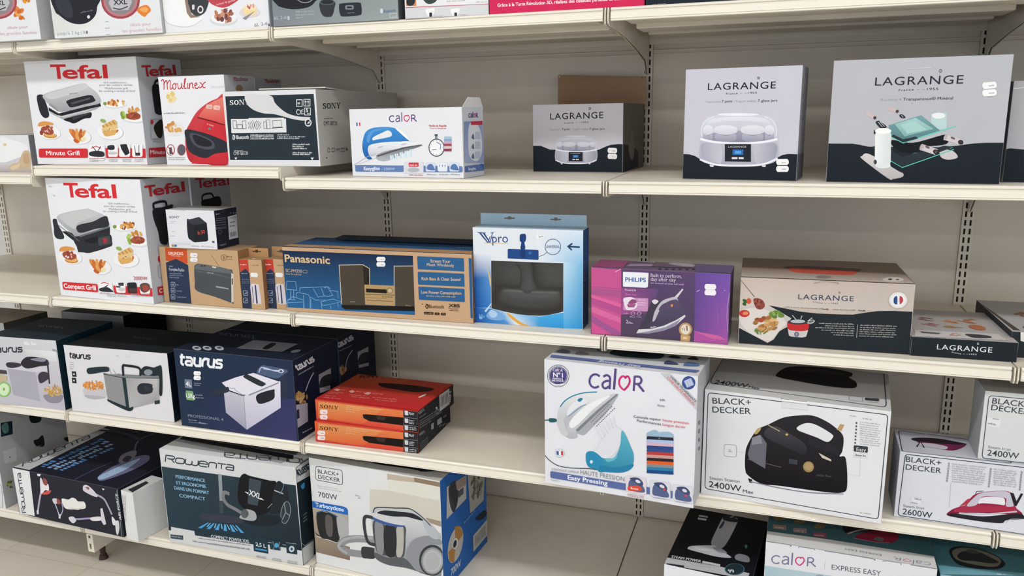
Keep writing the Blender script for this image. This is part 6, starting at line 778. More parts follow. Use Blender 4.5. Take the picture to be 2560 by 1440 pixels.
BOXES.append(dict(name='steam_generator_box',label='tall white steam generator carton with big purple lettering on the fourth shelf',cat='box',p=[1.7134, -0.0495, -0.0792, 0.3959, 0.1726, 0.347],z=0.4261,col='e2e4ec d0d2d6 c4c6cc e2e4ec',white='dcdde2', art=[
'award_seal|F',('E','70747e',154,1224,123,14,0,-123),('E','e2e4ec',154,1224,115,14,0,-115),('E','8a8a9c',154,1224,107,12,0,-107),('E','4c4680',154,1224,91,11,0,-90),'|F',
('M','e8e8f0',4,0,117,1292,-5,3,-6,-1,-6,-5,-2,-6,1,-7,5,-4,6,0,6,2),('M','e8e8f0',4,0,126,1293,5,3,6,-2,1,-4),('L','e8e8f0',4,0,138,1290,-1,-18),('M','e8e8f0',4,0,138,1286,-8,-1,-6,-4,0,-6,5,-3,8,5),
('L','e8e8f0',4,0,146,1273,2,35),('M','e8e8f0',4,0,164,1274,-7,6,-1,9,4,7,5,1,3,-3),('M','c03070',4,0,165,1273,7,8,4,9,-2,7,-4,1,-3,-4),('L','e8e8f0',4,0,183,1274,2,25),('M','e8e8f0',4,0,185,1299,9,1,4,-6,-3,-6,-9,-2),
('L','e8e8f0',4,0,191,1287,12,-12),('T','f0f0f6','N°1','B',100,1207,107,5,48),('T','e8e8f0','FRANCE &','B',94,1181,113,7,17),('T','e8e8f0','BELGIQUE','B',88,1158,127,10,17),('M','e8e8f0',10,0,76,1139,61,-13,94,22),
('M','5a4a84',23,0,598,1274,-31,14,-34,-7,-27,-27,-12,-39,6,-38,24,-26,34,-4,32,17),('M','5a4a84',23,0,642,1275,30,18,30,-11,8,-25),('L','5a4a84',23,0,710,1261,-4,-108),
('M','5a4a84',23,0,708,1236,-40,-6,-34,-28,1,-36,28,-15,42,31),('L','5a4a84',25,0,752,1155,13,212),('M','d8307c',20,0,848,1160,-37,39,-7,52,24,44,28,5,16,-16),('M','c03070',20,0,855,1156,38,47,20,52,-12,43,-19,7,-18,-21),
('L','5a4a84',22,0,954,1164,8,148),('M','5a4a84',22,0,962,1312,49,2,20,-32,-17,-37,-49,-10),('L','5a4a84',24,0,993,1240,62,-71),'corner_banner|F',('P','c4c6cc',1213,1381,108,3,259,-237,1,-109),('E','3a4f94',1495,1311,64,8,2,-68),
('P','c0c8e0',1450,1317,0,4,1,4,3,3,56,32,4,1,4,-1,2,-3,25,-52,1,-4,-1,-3,-3,-3,-56,-32,-4,-2,-4,1,-2,4),('L','8a96c4',5,0,1454,1322,25,-57),('L','8a96c4',5,0,1474,1333,26,-57),('L','8a96c4',5,0,1495,1344,25,-56),
('L','8a96c4',5,0,1516,1356,25,-57),'|F',('T','5a5a62','VAPEUR TRAVERSANTE','B',1310,1351,253,-235,22),('T','d86470','CUVE HAUTE PRESSION','B',1280,1335,270,-249,22),'iron_picture|F',
('C','e2e4e8>b2b6be',142,750,14,110,41,66,74,84,93,52,118,28,104,15,192,3,7,-19,-120,-160,-76,-130,-105,-136,-52,-45,-67,0,0,-40,-67,-27,-68,20,-54,61,-27,64),
('C','b9bcc4',217,760,54,62,107,108,105,47,-53,-47,-92,-99,-67,-118,-27,-58),('C','e2e4ec',251,819,20,70,53,61,80,61,66,-15,6,-24,-85,-47,-80,-71,-47,-50),('M','2f86a4',12,0,177,890,54,74,93,66,119,47,130,24),
('C','2f7f9c',364,988,33,27,27,-6,-33,-37),('L','3a8aa6',6,0,264,794,87,79,53,47,53,31),('C','c2c5cc',251,676,113,158,171,157,243,117,-190,-243,-117,-177,-106,-56,-94,0),
('C','eceef2',284,742,146,168,157,114,128,56,-179,-169,-158,-182,-80,-59),('C','a9adb4',352,644,106,136,155,168,172,156,-6,-42,-113,-186,-129,-151,-92,-105,-53,-4),('P','7e828a',345,656,243,262,196,194,3,-20,-173,-183,-242,-269),
('E','6e7278',517,769,4,-3,-6,-6),('E','6e7278',546,752,4,-3,-6,-6),('E','6e7278',575,734,4,-3,-6,-6),('E','6e7278',534,788,4,-3,-6,-6),('E','6e7278',563,771,4,-3,-6,-6),('E','6e7278',592,754,4,-3,-6,-6),
('E','6e7278',551,808,4,-3,-6,-6),('E','6e7278',580,791,4,-3,-6,-6),('E','6e7278',608,774,4,-3,-6,-6),('E','6e7278',568,828,4,-3,-6,-6),('E','6e7278',596,811,4,-3,-6,-6),('E','6e7278',625,794,4,-3,-6,-6),
('E','6e7278',584,848,4,-3,-6,-6),('E','6e7278',613,830,4,-3,-6,-6),('E','6e7278',642,813,4,-3,-6,-6),('E','6e7278',601,867,4,-3,-6,-6),('E','6e7278',630,850,4,-3,-6,-6),('E','6e7278',658,833,4,-3,-6,-6),
('E','6e7278',618,887,4,-3,-6,-6),('E','6e7278',646,870,4,-3,-6,-6),('E','6e7278',675,852,4,-3,-6,-6),('E','6e7278',634,906,4,-3,-6,-6),('E','6e7278',663,889,4,-3,-6,-6),('E','6e7278',692,872,4,-3,-5,-6),
('E','6e7278',651,926,4,-3,-6,-6),('E','6e7278',680,908,4,-3,-6,-6),('E','6e7278',708,891,4,-3,-5,-6),('E','6e7278',668,945,4,-3,-6,-6),('E','6e7278',696,928,4,-3,-5,-6),('E','6e7278',724,910,4,-3,-5,-6),
('E','6e7278',684,964,4,-3,-5,-6),('E','6e7278',713,947,4,-3,-5,-6),('E','6e7278',741,930,4,-3,-5,-6),('E','6e7278',701,984,4,-3,-5,-6),('E','6e7278',729,966,4,-3,-5,-6),('E','6e7278',758,949,4,-3,-5,-6),
('C','c8cad0',136,735,68,23,40,-103,27,-51,-41,-33,-54,47),('L','2a6a74',11,0,2,716,52,10),('C','245c64',54,744,75,6,4,-32,-73,-14),'steam_picture|F',('P','dfe2ec',553,720,7,8,67,-118,-16,-9),
('P','dfe2ec',592,747,8,8,58,-118,-16,-9),('P','dfe2ec',630,774,8,8,51,-119,-16,-9),('P','dfe2ec',669,801,8,8,43,-121,-16,-8),('P','dfe2ec',708,828,7,7,35,-121,-15,-8),('P','dfe2ec',746,854,7,8,27,-122,-15,-9),'station_picture|F',
('C','dcdfe8',552,437,52,109,90,135,89,73,58,-38,-5,-107,-50,-128,-89,-82,-92,-1),('C','5cb2c8>2a84a4',835,715,38,-21,59,-124,34,-87,-1,-94,-35,-80,-89,-42,-143,-20,-105,-9,25,148,79,-1,77,47,50,122),
('C','2f8cb4',466,423,73,25,79,-42,27,-56,-25,-100,-67,2,-66,17,-27,64),('C','2a7fa8',619,304,157,6,185,65,-31,-66,-89,-46,-143,-20,-92,-2),('E','d0e4ee',520,329,16,3,0,-19),('C','6ab8cc',671,388,78,19,51,56,-25,-65,-78,-40),
('M','2a3a44',8,0,2,320,49,-47,97,-47,150,-3,189,25,93,2),'laundry_picture|F',('P','8fb0cc',1098,726,1,5,3,3,4,1,249,22,4,0,3,-3,1,-4,3,-20,0,-4,-2,-3,-4,-1,-258,-22,-4,1,-2,2,0,5),
('P','2a2e3a',1099,694,1,4,3,3,4,1,249,23,4,0,3,-3,1,-4,3,-20,0,-4,-3,-3,-3,-1,-258,-22,-4,0,-2,2,-1,5),('P','a8c0e4',1099,661,2,5,3,2,4,2,249,23,4,-1,3,-2,1,-4,3,-20,0,-5,-2,-3,-4,-1,-258,-22,-4,0,-3,3,0,4),
('P','d0b0c4',1100,628,2,5,2,3,4,1,250,24,4,-1,3,-2,1,-4,3,-21,-1,-4,-2,-3,-4,-1,-258,-23,-4,1,-2,2,0,4),('P','2f4a84',1101,596,1,4,3,3,4,1,250,24,4,0,3,-2,1,-4,3,-21,-1,-4,-2,-3,-4,-1,-258,-24,-4,1,-2,2,-1,4),
('P','35508c',1102,563,1,4,3,3,4,2,250,24,4,0,2,-3,2,-4,2,-21,0,-4,-2,-2,-4,-2,-258,-24,-4,1,-2,2,-1,5),('P','b8403c',1102,530,2,4,2,3,5,1,249,26,5,-1,3,-2,1,-5,3,-20,-1,-4,-2,-3,-4,-1,-259,-24,-4,0,-2,2,0,5),
('P','c89a94',1103,497,1,4,3,3,4,2,251,25,4,-1,2,-2,2,-4,2,-20,0,-5,-2,-3,-4,-1,-259,-25,-4,1,-2,2,-1,5),('P','2a2830',1104,464,1,4,3,3,4,2,250,25,4,0,3,-2,2,-4,2,-21,0,-4,-2,-3,-4,-2,-259,-25,-4,1,-2,2,-1,5),
('P','e0602c',1104,431,2,4,2,3,5,2,250,26,4,0,3,-3,2,-4,2,-21,0,-4,-2,-3,-4,-1,-260,-26,-4,1,-2,2,0,5),('P','8a8a8c',1105,398,1,4,3,3,5,1,250,27,4,0,3,-3,1,-4,3,-20,0,-5,-2,-3,-4,-1,-260,-26,-4,1,-2,2,0,4),
('P','2f7ca8',1106,364,1,5,3,3,4,1,251,27,4,0,3,-2,1,-4,3,-21,0,-5,-2,-2,-4,-2,-260,-26,-4,0,-2,3,-1,4),('P','1f4a84',1106,331,2,5,3,3,4,1,251,28,4,-1,3,-2,1,-4,3,-21,0,-4,-3,-3,-3,-1,-260,-28,-5,1,-2,3,0,4),
('C','9ab8d0',1099,734,37,25,49,21,37,-21,49,14,61,2,31,-27,-6,-20,-134,-8,-117,-7),('E','70747c',1224,697,10,2,0,-8),'|F',('T','55565e','Centrale vapeur','b',959,880,278,4,26),
('T','d8646c','haute pression','b',1253,884,258,2,26),('T','55565e','Performances','b',994,841,244,-4,26),('T','d8646c','longue durée','b',1254,836,223,4,26),('m','8a8a92',947,1220,1094,66,4,20),
('m','a0a0a8',395,1197,1033,91,1,20),'flag_emblem|F',('E','d4d6de',169,371,55,9,0,-47),('P','3a5a9c',134,388,25,4,3,-44,-25,-1),('P','f0f0f4',159,392,25,4,2,-45,-24,-3),('P','c8444c',184,396,24,1,3,-44,-25,-2),'|F',
('T','9a9ca8','CENTRALE VAPEUR','r',76,160,310,14,26),('T','8a8c98','HAUTE PRESSION','r',400,171,475,0,50),('P','5c6ca4',64,132,2,9,6,6,9,2,1491,3,8,-2,1,-6,0,-8,0,-42,0,-8,-2,-6,-8,-2,-1491,-7,-8,2,-6,6,-2,9),
('T','eceef4','Easy Pressing','B',260,88,438,8,48),'function_icon#0|F',('P','e0d4dc',891,223,2,10,5,7,10,2,175,6,10,-2,6,-6,2,-10,6,-145,-1,-10,-6,-7,-9,-2,-180,0,-10,2,-6,6,-2,10),
('C','56648c',918,97,12,97,64,-2,77,-40,14,-65,-115,-8),('C','454f74',930,215,88,22,52,-45,-12,-42,-51,17),('E','d8dae6',1017,196,26,-8,-6,-16),('C','d8503c',918,124,102,25,39,-27,-25,-31,-109,-13),
('m','f0d0c8',698,944,99,90,3,25),'function_icon#1|F',('P','d6d8e2',1142,213,1,10,6,7,9,2,171,6,10,-2,6,-6,2,-10,7,-143,-2,-11,-5,-6,-9,-2,-176,-1,-9,2,-6,7,-3,10),('C','56648c',1170,88,10,96,62,-2,76,-40,14,-64,-112,-7),
('C','454f74',1179,205,87,22,51,-45,-11,-42,-50,18),('E','d8dae6',1265,186,25,-8,-6,-16),('E','c84a58',1289,157,15,3,0,-13),'function_icon#2|F',
('P','d6d8e2',1372,207,1,10,6,7,9,2,167,6,9,-2,6,-6,3,-10,7,-142,-1,-10,-5,-6,-9,-2,-172,-1,-9,2,-6,6,-2,11),('C','56648c',1400,84,9,95,61,-2,75,-40,14,-63,-109,-8),('C','454f74',1409,199,85,22,50,-44,-11,-42,-49,17),
('E','d8dae6',1492,181,24,-8,-6,-16),('E','c84a58',1507,130,14,3,0,-13),'|F',('m','c08a94',64,909,34,179,3,14),('m','c08a94',259,910,14,179,3,14),('m','a9abb4',927,1177,43,137,4,12),('m','a9abb4',618,1407,45,135,4,12),
('m','a9abb4',176,71,44,104,1,13),'|T',('P','5c6ca4',28,154,1541,12,-22,-76,-1511,-16),('T','ccd0e0','Easy Pressing','B',998,104,-441,27,68),'steam_top_picture|T',
('C','1e3438',576,448,52,124,258,37,213,-16,40,-123,-71,-80,-248,-37,-190,21),('M','3a342e',12,0,501,638,-86,-81,45,-104,100,-20),'iron_icon#1|T',('C','6a6f90',31,296,39,87,90,-39,10,-68,-96,-21),'iron_icon#5|T',
('C','9a8a90',244,279,20,103,113,-54,-3,-56,-92,-25),'iron_icon#2|T',('C','464c70',1191,290,20,82,90,-41,31,-53,-120,-23),'iron_icon#3|T',('C','5a7aa8',1387,298,21,85,113,-14,6,-70,-121,-36),'iron_icon#4|T',
('C','2c2c30',1186,487,46,85,72,-42,-3,-46),'iron_icon#6|T',('C','2c2c30',1387,494,43,105,66,-87),'|R',('P','9a9ca4',111,885,71,-13,8,-42,-71,14),('P','9a9ca4',130,788,72,-14,8,-43,-72,15),
('P','9a9ca4',149,690,72,-16,9,-43,-72,16),('P','9a9ca4',169,590,72,-16,9,-43,-73,16),]))
BOXES.append(dict(name='steam_station_box',label='white steam station carton with a black appliance picture at the right of the fourth shelf',cat='box',p=[2.1181, 0.0077, -0.0894, 0.4264, 0.2887, 0.2852],z=0.4261,col='e2e3e8 cfcfd0 b8babe c4c6ca',white='dcdde2', art=[
'|F',('L','3a4650',8,1,34,1071,4,21,12,12,18,4,1582,-4,16,-3,10,-12,2,-19,-2,-988,-4,-20,-10,-12,-16,-4,-1572,15,-19,5,-12,13,-4,21),('T','3a444c','BLACK+','b',82,999,374,31,61),('T','3a444c','DECKER','b',85,904,375,33,62),
'steam_station_picture|F',('C','2c2a30>131116',424,451,8,126,50,131,52,84,92,60,144,96,170,47,104,7,106,-36,88,-53,75,-77,3,-146,-21,-63,56,-13,31,-271,-36,-82,-175,-25,-389,-10,-192,-9,-130,68,-28,58),
('C','e0e1e6',895,862,51,44,64,18,80,-18,120,-63,12,-35,-45,-52,-93,30,-107,28,-67,20),('C','45434b>28262e',602,788,79,57,124,-42,179,-107,-6,-107,-136,39,-222,86),('C','2a2830',1018,791,134,-53,105,-28,31,-70,-131,24,-133,38),
('P','6a6874',483,685,81,48,59,-79,0,-270,-157,74,-17,60),('P','8a8894',483,693,74,42,25,-88,-102,-32),('L','6a6068',6,0,452,456,182,-16,138,-15),('L','b8a880',9,0,620,851,118,-51),('E','c8a868',806,776,13,2,1,-12),
('E','9a825c',1024,473,50,8,4,-57),('E','b09668',1024,476,37,6,2,-42),('P','3c4048',840,519,1,5,3,4,4,0,65,-1,5,-1,2,-3,1,-5,-1,-32,0,-6,-3,-2,-5,-2,-65,2,-4,1,-3,3,0,5),('P','b89c6c',1252,893,27,63,36,-5,-21,-66),
('P','cfc4b4',1107,633,113,-49,6,-21,-84,23),('C','b8a070',501,742,26,50,33,23,-5,-35,-33,-43),('m','4a4a50',564,1102,391,137,9,24),('P','2a282e',462,254,42,-8,2,-40,-28,3),('M','8a8698',12,0,491,220,293,-18,270,4,299,41),'|F',
('L','a9acb2',6,1,217,559,2,13,7,8,11,3,79,5,11,-2,7,-6,3,-12,1,-86,-2,-12,-6,-8,-11,-3,-83,-7,-10,2,-7,7,-3,12),('T','7a7c84','2L','r',259,505,38,3,25),('L','c8cad0',4,0,343,524,85,2),('L','cfd1d6',4,0,1476,642,9,-183,-108,-4),
'caption_icon|F',('P','3a3e46',1411,749,1,7,3,4,5,1,104,5,6,-2,4,-3,1,-7,1,-39,-1,-6,-3,-5,-6,-1,-102,-5,-6,2,-4,4,-1,6),('P','d8dade',1414,689,1,5,2,3,4,1,108,5,4,-1,3,-2,1,-5,1,-41,-1,-5,-2,-3,-4,-1,-108,-5,-4,0,-3,3,-1,5),
('T','e4e4e8','Easy','r',1438,706,83,5,35),('m','5a5e66',613,1429,656,98,6,18),'|F',('T','5a6068','Steam Station','r',84,173,300,16,32),('T','3a444c','2400W','b',79,88,326,5,65),('T','3a444c','Max','b',420,88,103,3,35),
('E','5a5e66',1418,986,8,1,1,-10),('E','5a5e66',1419,953,8,1,1,-10),('E','5a5e66',1420,920,8,1,1,-10),('E','5a5e66',1420,886,8,1,1,-10),('E','5a5e66',1420,853,8,1,1,-10),('E','5a5e66',1421,820,8,1,1,-10),
('E','5a5e66',1421,786,8,1,1,-10),('m','b4b6bc',845,1447,995,179,2,13),('m','b4b6bc',43,1448,974,170,0,13),('m','b4b6bc',238,1450,952,160,-1,13),('m','b4b6bc',433,1451,930,180,3,13),('m','b4b6bc',628,1453,909,170,1,13),
('m','b4b6bc',823,1454,887,160,0,13),('m','b4b6bc',21,1456,866,180,3,13),('m','b4b6bc',216,1458,844,170,2,13),('m','b4b6bc',411,1459,822,160,1,13),('m','b4b6bc',606,1460,801,180,4,13),('m','b4b6bc',801,1462,779,170,3,13),
('m','a0a2a8',767,1355,1047,59,-1,13),('m','b0b2b8',660,1469,1034,80,0,14),('m','a9abb0',994,1512,81,98,1,12),'lid_tab#1|F',('P','f0f1f4',739,1138,1,0,1,0,3,0,224,0,2,0,2,0,1,0,-1,-15,0,-3,-2,-2,-3,-1,-223,-2,-3,1,-2,2,-1,3),
('L','3a3e44',6,0,733,1134,10,4,227,0),'|F',('P','dcdde2',742,1108,231,2,3,-58,-231,-3),'|T',('L','3a4650',9,1,2,977,0,86,0,56,25,21,1591,12,24,0,14,0,6,0,3,-938,-4,-68,-12,-40,-20,-12,-1571,93,-24,15,-17,46,-7,73),
('T','3a444c','2400W','b',52,199,337,-12,119),('T','3a444c','Max','b',396,189,111,-13,62),'iron_top_picture|T',('C','18141a',616,718,84,294,201,104,233,24,203,-70,16,-121,-27,-61,71,-144,-5,-166,-99,-52,-190,1,-281,55,-161,52),
('C','3a343c',738,920,198,112,260,10,87,-70,-341,-52),'|T',('L','8a8c92',5,1,1338,266,0,18,4,12,5,4,104,4,5,-3,4,-12,1,-19,-1,-60,-2,-19,-3,-11,-6,-4,-99,-4,-6,4,-4,11,-1,19),
('P','3a3e46',1479,273,1,14,3,9,4,4,112,13,4,-2,3,-9,0,-14,-1,-22,-2,-14,-3,-9,-4,-3,-109,-13,-4,2,-3,9,-1,14),('m','b0b2b8',302,1486,174,113,15,33),]))
BOXES.append(dict(name='iron_box',label='white steam iron carton with a red iron picture, under another at the right edge',cat='box',p=[2.5761, 0.0193, -0.0283, 0.32, 0.1452, 0.1695],z=0.4261,col='dadce6 cccdda dadce6 b8bac2',white='dcdde2', art=[
'|F',('L','3a4650',8,1,47,620,3,19,11,12,16,4,1201,8,0,-3,0,-12,0,-18,0,-615,0,-13,0,0,0,0,-1214,14,-17,4,-10,13,-3,20),('T','3a444c','BLACK+','b',56,581,302,2,53),('T','3a444c','DECKER','b',62,501,303,4,53),'iron_picture|F',
('C','a03050>7a1c38',454,92,31,58,57,39,57,32,29,71,54,60,137,44,128,6,36,-125,77,-74,-137,-23,-293,-35),('P','a8304c',502,156,144,80,348,43,29,-53,-276,-54,-236,-40),
('C','c4c0d0',606,215,46,81,54,60,114,37,115,7,58,-114,-67,-26,-6,65,-25,17,-93,-4,-81,-19,-29,-75,-44,-30),('C','e4e4ec',702,248,14,61,74,24,99,7,21,-31,-7,-45,-104,-17),('C','9a2a48',704,243,34,17,118,8,47,-7,-161,-33),
('P','b43c4c',542,189,64,92,22,9,-18,-60),('C','26242c',454,88,58,29,239,11,263,74,59,-12,-2,-36,-130,-33,-32,-35,-129,-12,-204,2),('L','c4c0cc',14,0,554,129,196,18,262,74),
('P','25222a',941,401,29,-3,31,-74,26,83,19,-4,-40,-129,-21,3),('L','5a5060',6,0,666,335,8,35,53,11),('M','b4b6c0',6,0,1071,154,-97,-17,-36,-43),'|F',('T','5a6068','Steam Iron','r',73,112,181,3,27),
('T','3a444c','2600W','b',72,38,257,-1,58),('L','6a6e78',4,1,427,613,0,-3,-1,-2,-1,-2,-1,-2,-2,0,-2,0,-2,1,-1,2,-1,2,-1,3,0,2,1,3,1,2,1,1,2,1,2,0,2,-1,1,-2,1,-2),
('L','6a6e78',4,1,427,588,0,-2,-1,-3,-1,-2,-2,-1,-1,-1,-2,0,-2,1,-2,2,-1,2,0,3,0,3,1,2,1,2,1,2,2,0,2,0,2,-1,1,-2,1,-2),
('L','6a6e78',4,1,426,564,0,-3,0,-3,-1,-2,-2,-1,-1,-1,-2,0,-2,1,-2,2,-1,2,0,3,0,2,0,3,1,2,2,2,2,0,2,0,2,-1,1,-2,1,-2),
('L','6a6e78',4,1,426,539,0,-3,0,-2,-1,-3,-2,-1,-2,-1,-2,0,-1,1,-2,2,-1,2,-1,3,0,3,1,2,1,2,2,2,2,0,2,0,1,-1,2,-1,1,-3),
('L','6a6e78',4,1,426,514,0,-3,0,-3,-2,-2,-1,-1,-2,-1,-2,0,-1,1,-2,2,-1,2,-1,3,0,3,1,2,1,2,2,2,2,1,2,-1,1,-1,2,-1,1,-3),
('L','6a6e78',4,1,426,489,0,-3,0,-2,-2,-3,-1,-1,-2,-1,-2,0,-2,1,-1,2,-1,2,-1,3,0,3,1,2,1,2,2,2,1,0,2,0,2,0,1,-2,2,-2),
('L','6a6e78',4,1,426,464,0,-3,-1,-3,-1,-2,-2,-1,-1,-1,-2,0,-2,1,-1,2,-2,2,0,3,0,3,1,2,1,2,1,2,2,1,2,0,2,-2,1,-1,2,-3),
('L','6a6e78',4,1,426,439,0,-3,-1,-2,-1,-3,-2,-1,-1,-1,-2,0,-2,1,-1,2,-2,2,0,3,0,3,0,2,2,2,1,2,2,0,2,0,2,0,1,-2,1,-3),
('L','6a6e78',4,1,771,608,0,-2,0,-3,-1,-2,-2,-1,-2,-1,-2,0,-1,1,-2,2,-1,2,0,2,0,3,0,3,2,2,1,1,2,1,1,0,2,-1,2,-2,1,-2),
('L','6a6e78',4,1,771,584,0,-3,0,-2,-1,-3,-2,-1,-2,-1,-1,0,-2,2,-1,1,-2,3,0,2,0,3,0,2,2,2,1,2,2,1,2,-1,1,-1,2,-1,1,-3),
('L','6a6e78',4,1,772,559,0,-2,-1,-3,-1,-2,-2,-2,-2,0,-1,0,-2,1,-1,2,-2,2,0,3,0,2,0,3,2,2,1,1,2,1,2,0,1,-1,2,-2,1,-2),
('L','6a6e78',4,1,772,535,0,-3,-1,-2,-1,-2,-2,-2,-1,-1,-2,1,-2,0,-1,2,-2,2,0,3,0,3,1,2,1,2,1,2,2,0,2,0,1,-1,2,-1,1,-3),
('L','6a6e78',4,1,772,510,0,-2,-1,-3,-1,-2,-2,-1,-1,-1,-2,0,-2,1,-1,2,-1,2,-1,2,0,3,1,3,1,2,1,1,2,1,2,0,1,-1,2,-2,1,-2),
('L','6a6e78',4,1,772,486,0,-3,-1,-3,-1,-2,-2,-1,-1,-1,-2,0,-2,1,-1,2,-1,2,-1,3,0,2,1,3,1,2,1,2,2,0,2,0,2,-1,1,-2,1,-2),
('L','6a6e78',4,1,772,461,0,-3,-1,-2,-1,-2,-1,-2,-2,0,-2,0,-2,1,-1,1,-1,3,-1,2,0,3,1,2,1,2,2,2,1,1,2,-1,2,0,1,-2,1,-2),
('L','6a6e78',4,1,772,436,0,-2,-1,-3,-1,-2,-1,-1,-2,-1,-2,0,-1,1,-2,2,-1,2,-1,2,0,3,1,3,1,2,2,1,1,1,2,0,2,-1,1,-2,1,-2),
('L','6a6e78',4,1,1017,613,0,-3,-1,-2,-1,-2,-1,-2,-2,0,-2,0,-2,1,-1,1,-1,3,0,2,0,3,0,2,1,2,1,2,2,0,2,0,2,-1,1,-1,1,-2),
('L','6a6e78',4,1,1017,589,0,-3,-1,-2,-1,-2,-1,-2,-2,0,-2,0,-1,0,-2,2,-1,2,0,3,0,3,0,2,1,2,2,2,1,0,2,0,2,-1,1,-1,1,-3),
('L','6a6e78',4,1,1017,564,0,-2,0,-2,-1,-3,-2,-1,-2,-1,-1,1,-2,0,-1,2,-2,2,0,3,0,3,0,2,2,2,1,2,2,0,1,0,2,-1,2,-2,1,-2),
('L','6a6e78',4,1,1018,540,0,-2,-1,-3,-1,-2,-2,-1,-1,-1,-2,0,-2,1,-1,2,-1,2,-1,3,0,2,1,3,1,2,1,1,2,1,2,0,1,-1,2,-2,1,-2),
('L','6a6e78',4,1,1018,516,0,-3,-1,-2,-1,-2,-1,-1,-2,-1,-2,0,-1,1,-2,2,-1,2,-1,2,0,3,1,3,1,2,2,1,1,1,2,0,2,-2,1,-1,1,-2),
('L','6a6e78',4,1,1018,492,0,-3,0,-2,-2,-3,-1,-1,-2,-1,-1,0,-2,2,-2,1,-1,3,0,2,0,3,0,2,1,2,2,2,2,0,1,0,2,-1,1,-2,2,-2),
('L','6a6e78',4,1,1018,468,0,-3,0,-3,-1,-2,-2,-1,-1,-1,-2,0,-2,1,-2,2,0,2,-1,3,0,2,1,3,0,2,2,1,2,1,2,0,1,-1,2,-2,1,-2),
('L','6a6e78',4,1,1018,443,0,-3,0,-2,-1,-2,-1,-2,-2,0,-2,0,-2,1,-1,1,-1,3,-1,2,0,3,1,2,1,2,1,2,2,1,2,-1,2,0,1,-2,1,-2),('m','b4b6c0',101,445,609,289,2,16),('m','b4b6c0',296,447,587,277,1,16),('m','b4b6c0',491,449,566,266,-1,16),
('m','b4b6c0',686,451,544,289,3,16),('m','b4b6c0',881,453,522,277,2,16),('m','b4b6c0',79,455,500,266,1,16),('m','b4b6c0',274,457,479,289,4,16),('m','b4b6c0',469,459,457,278,3,16),('m','b4b6c0',664,461,435,266,2,16),
('m','b4b6c0',604,787,605,185,1,16),('m','b4b6c0',799,789,584,185,1,16),('m','b4b6c0',994,791,562,185,2,16),('m','b4b6c0',192,793,541,185,2,16),('m','b4b6c0',387,795,520,185,2,16),('m','b4b6c0',582,798,498,185,3,16),
('m','b4b6c0',777,800,477,185,3,16),('m','b4b6c0',972,802,456,185,2,16),('L','c4c6ce',4,0,454,427,10,-251),'price_sticker#25|F',('P','e2e3ea',133,216,1,4,2,4,4,1,75,2,4,-1,3,-3,0,-5,2,-57,-1,-5,-3,-3,-4,-1,-76,0,-4,1,-3,3,-1,5),
('m','8a8c94',464,166,206,56,0,18),('m','8a8c94',613,136,162,71,-1,18),'|T',('L','3a4650',8,1,34,467,4,43,10,26,15,7,821,-49,14,-7,9,-21,4,-32,20,-363,-1,-29,-7,-18,-13,-6,-866,-16,-14,0,-8,11,-1,39),'iron_top_picture|T',
('C','2a2028',133,352,83,57,184,29,194,-48,20,-30,-113,-90,-149,5,-161,21),('C','7a2a58',178,292,153,13,178,21,104,27,-97,-150,-80,-43,-120,24),('C','cfc8d4',200,270,129,16,107,-38,-36,-83,-110,18,-110,18),
('L','2a2830',13,0,162,159,48,143,16,-140),]))
BOXES.append(dict(name='iron_box',label='white steam iron carton stacked on another, at the right edge of the frame',cat='box',p=[2.7405, 0.0252, -0.0091, 0.3, 0.1077, 0.1661],z=0.596,col='d6d9da aaa9a4 d6d9da a9aeb0',white='dcdde2', art=[
'|F',('L','3a4650',7,1,34,589,3,19,10,10,15,4,688,-12,15,-4,10,-11,4,-18,49,-575,-2,0,-8,0,-14,0,-740,7,-16,4,-9,13,-3,19),('T','3a444c','BLACK+','b',64,550,305,-8,52),('T','3a444c','DECKER','b',62,486,306,-14,53),
('T','5a6068','Steam Iron','r',75,113,183,-5,26),('T','3a444c','2400W','b',74,41,257,-3,57),'price_sticker#26|F',('P','e0e3e4',44,405,0,5,2,2,4,2,91,1,3,-1,3,-2,1,-5,3,-74,-1,-5,-2,-3,-4,-1,-87,0,-4,1,-3,3,-1,4),
('m','8a8c94',7,86,398,58,-1,17),('m','8a8c94',205,52,348,74,-10,20),'iron_side_picture|L',('C','22262c',2,408,0,55,0,-126,0,-19),('C','22262c',2,156,0,74,0,-77,0,-57),]))
BOXES.append(dict(name='appliance_box',label='white carton with small black pictures at the left end of the bottom shelf',cat='box',p=[-0.67, 0.0052, -0.0, 0.3, 0.3, 0.37],z=0.0055,col='c9cacc 8a8a8a 9a9b9d c9cacc',white='c8cacc', art=[
'picture_panel#1|R',('P','14242a',127,1280,2,6,4,3,7,0,159,-32,6,-2,3,-5,1,-6,-20,-176,-2,-6,-5,-4,-6,0,-165,25,-6,2,-3,4,-1,6),('C','4a6a6a',141,1248,89,4,-2,-133,-78,11),'picture_panel#2|R',
('C','1c2020',606,1243,174,-49,-8,-112,-97,-3,-77,50),'picture_panel#3|R',('C','1f1f24',601,821,75,-1,90,24,-2,-171,-127,44),'picture_panel#4|R',
('P','a9acac',96,851,2,9,5,4,8,1,177,-17,8,-2,5,-6,1,-8,-17,-186,-2,-8,-6,-4,-9,0,-160,30,-8,3,-5,6,-2,9),('E','3a3e40',188,735,9,-4,-2,-11),'picture_panel#5|R',('b','4a5a34 8a9a50 6a6040',8,3,127,330,41,-19,-9,-54,24,1.5,999),
'picture_panel#6|R',('C','1c2424',1129,656,69,-19,0,-73,-64,48),'|R',('m','8a8c90',212,110,1062,114,-24,15),('m','8a8c90',442,114,1031,115,-24,15),('m','8a8c90',51,594,715,125,-29,15),'|F',
('M','6a6470',7,0,1160,384,25,-54,-44,-299,-59,-29),]))
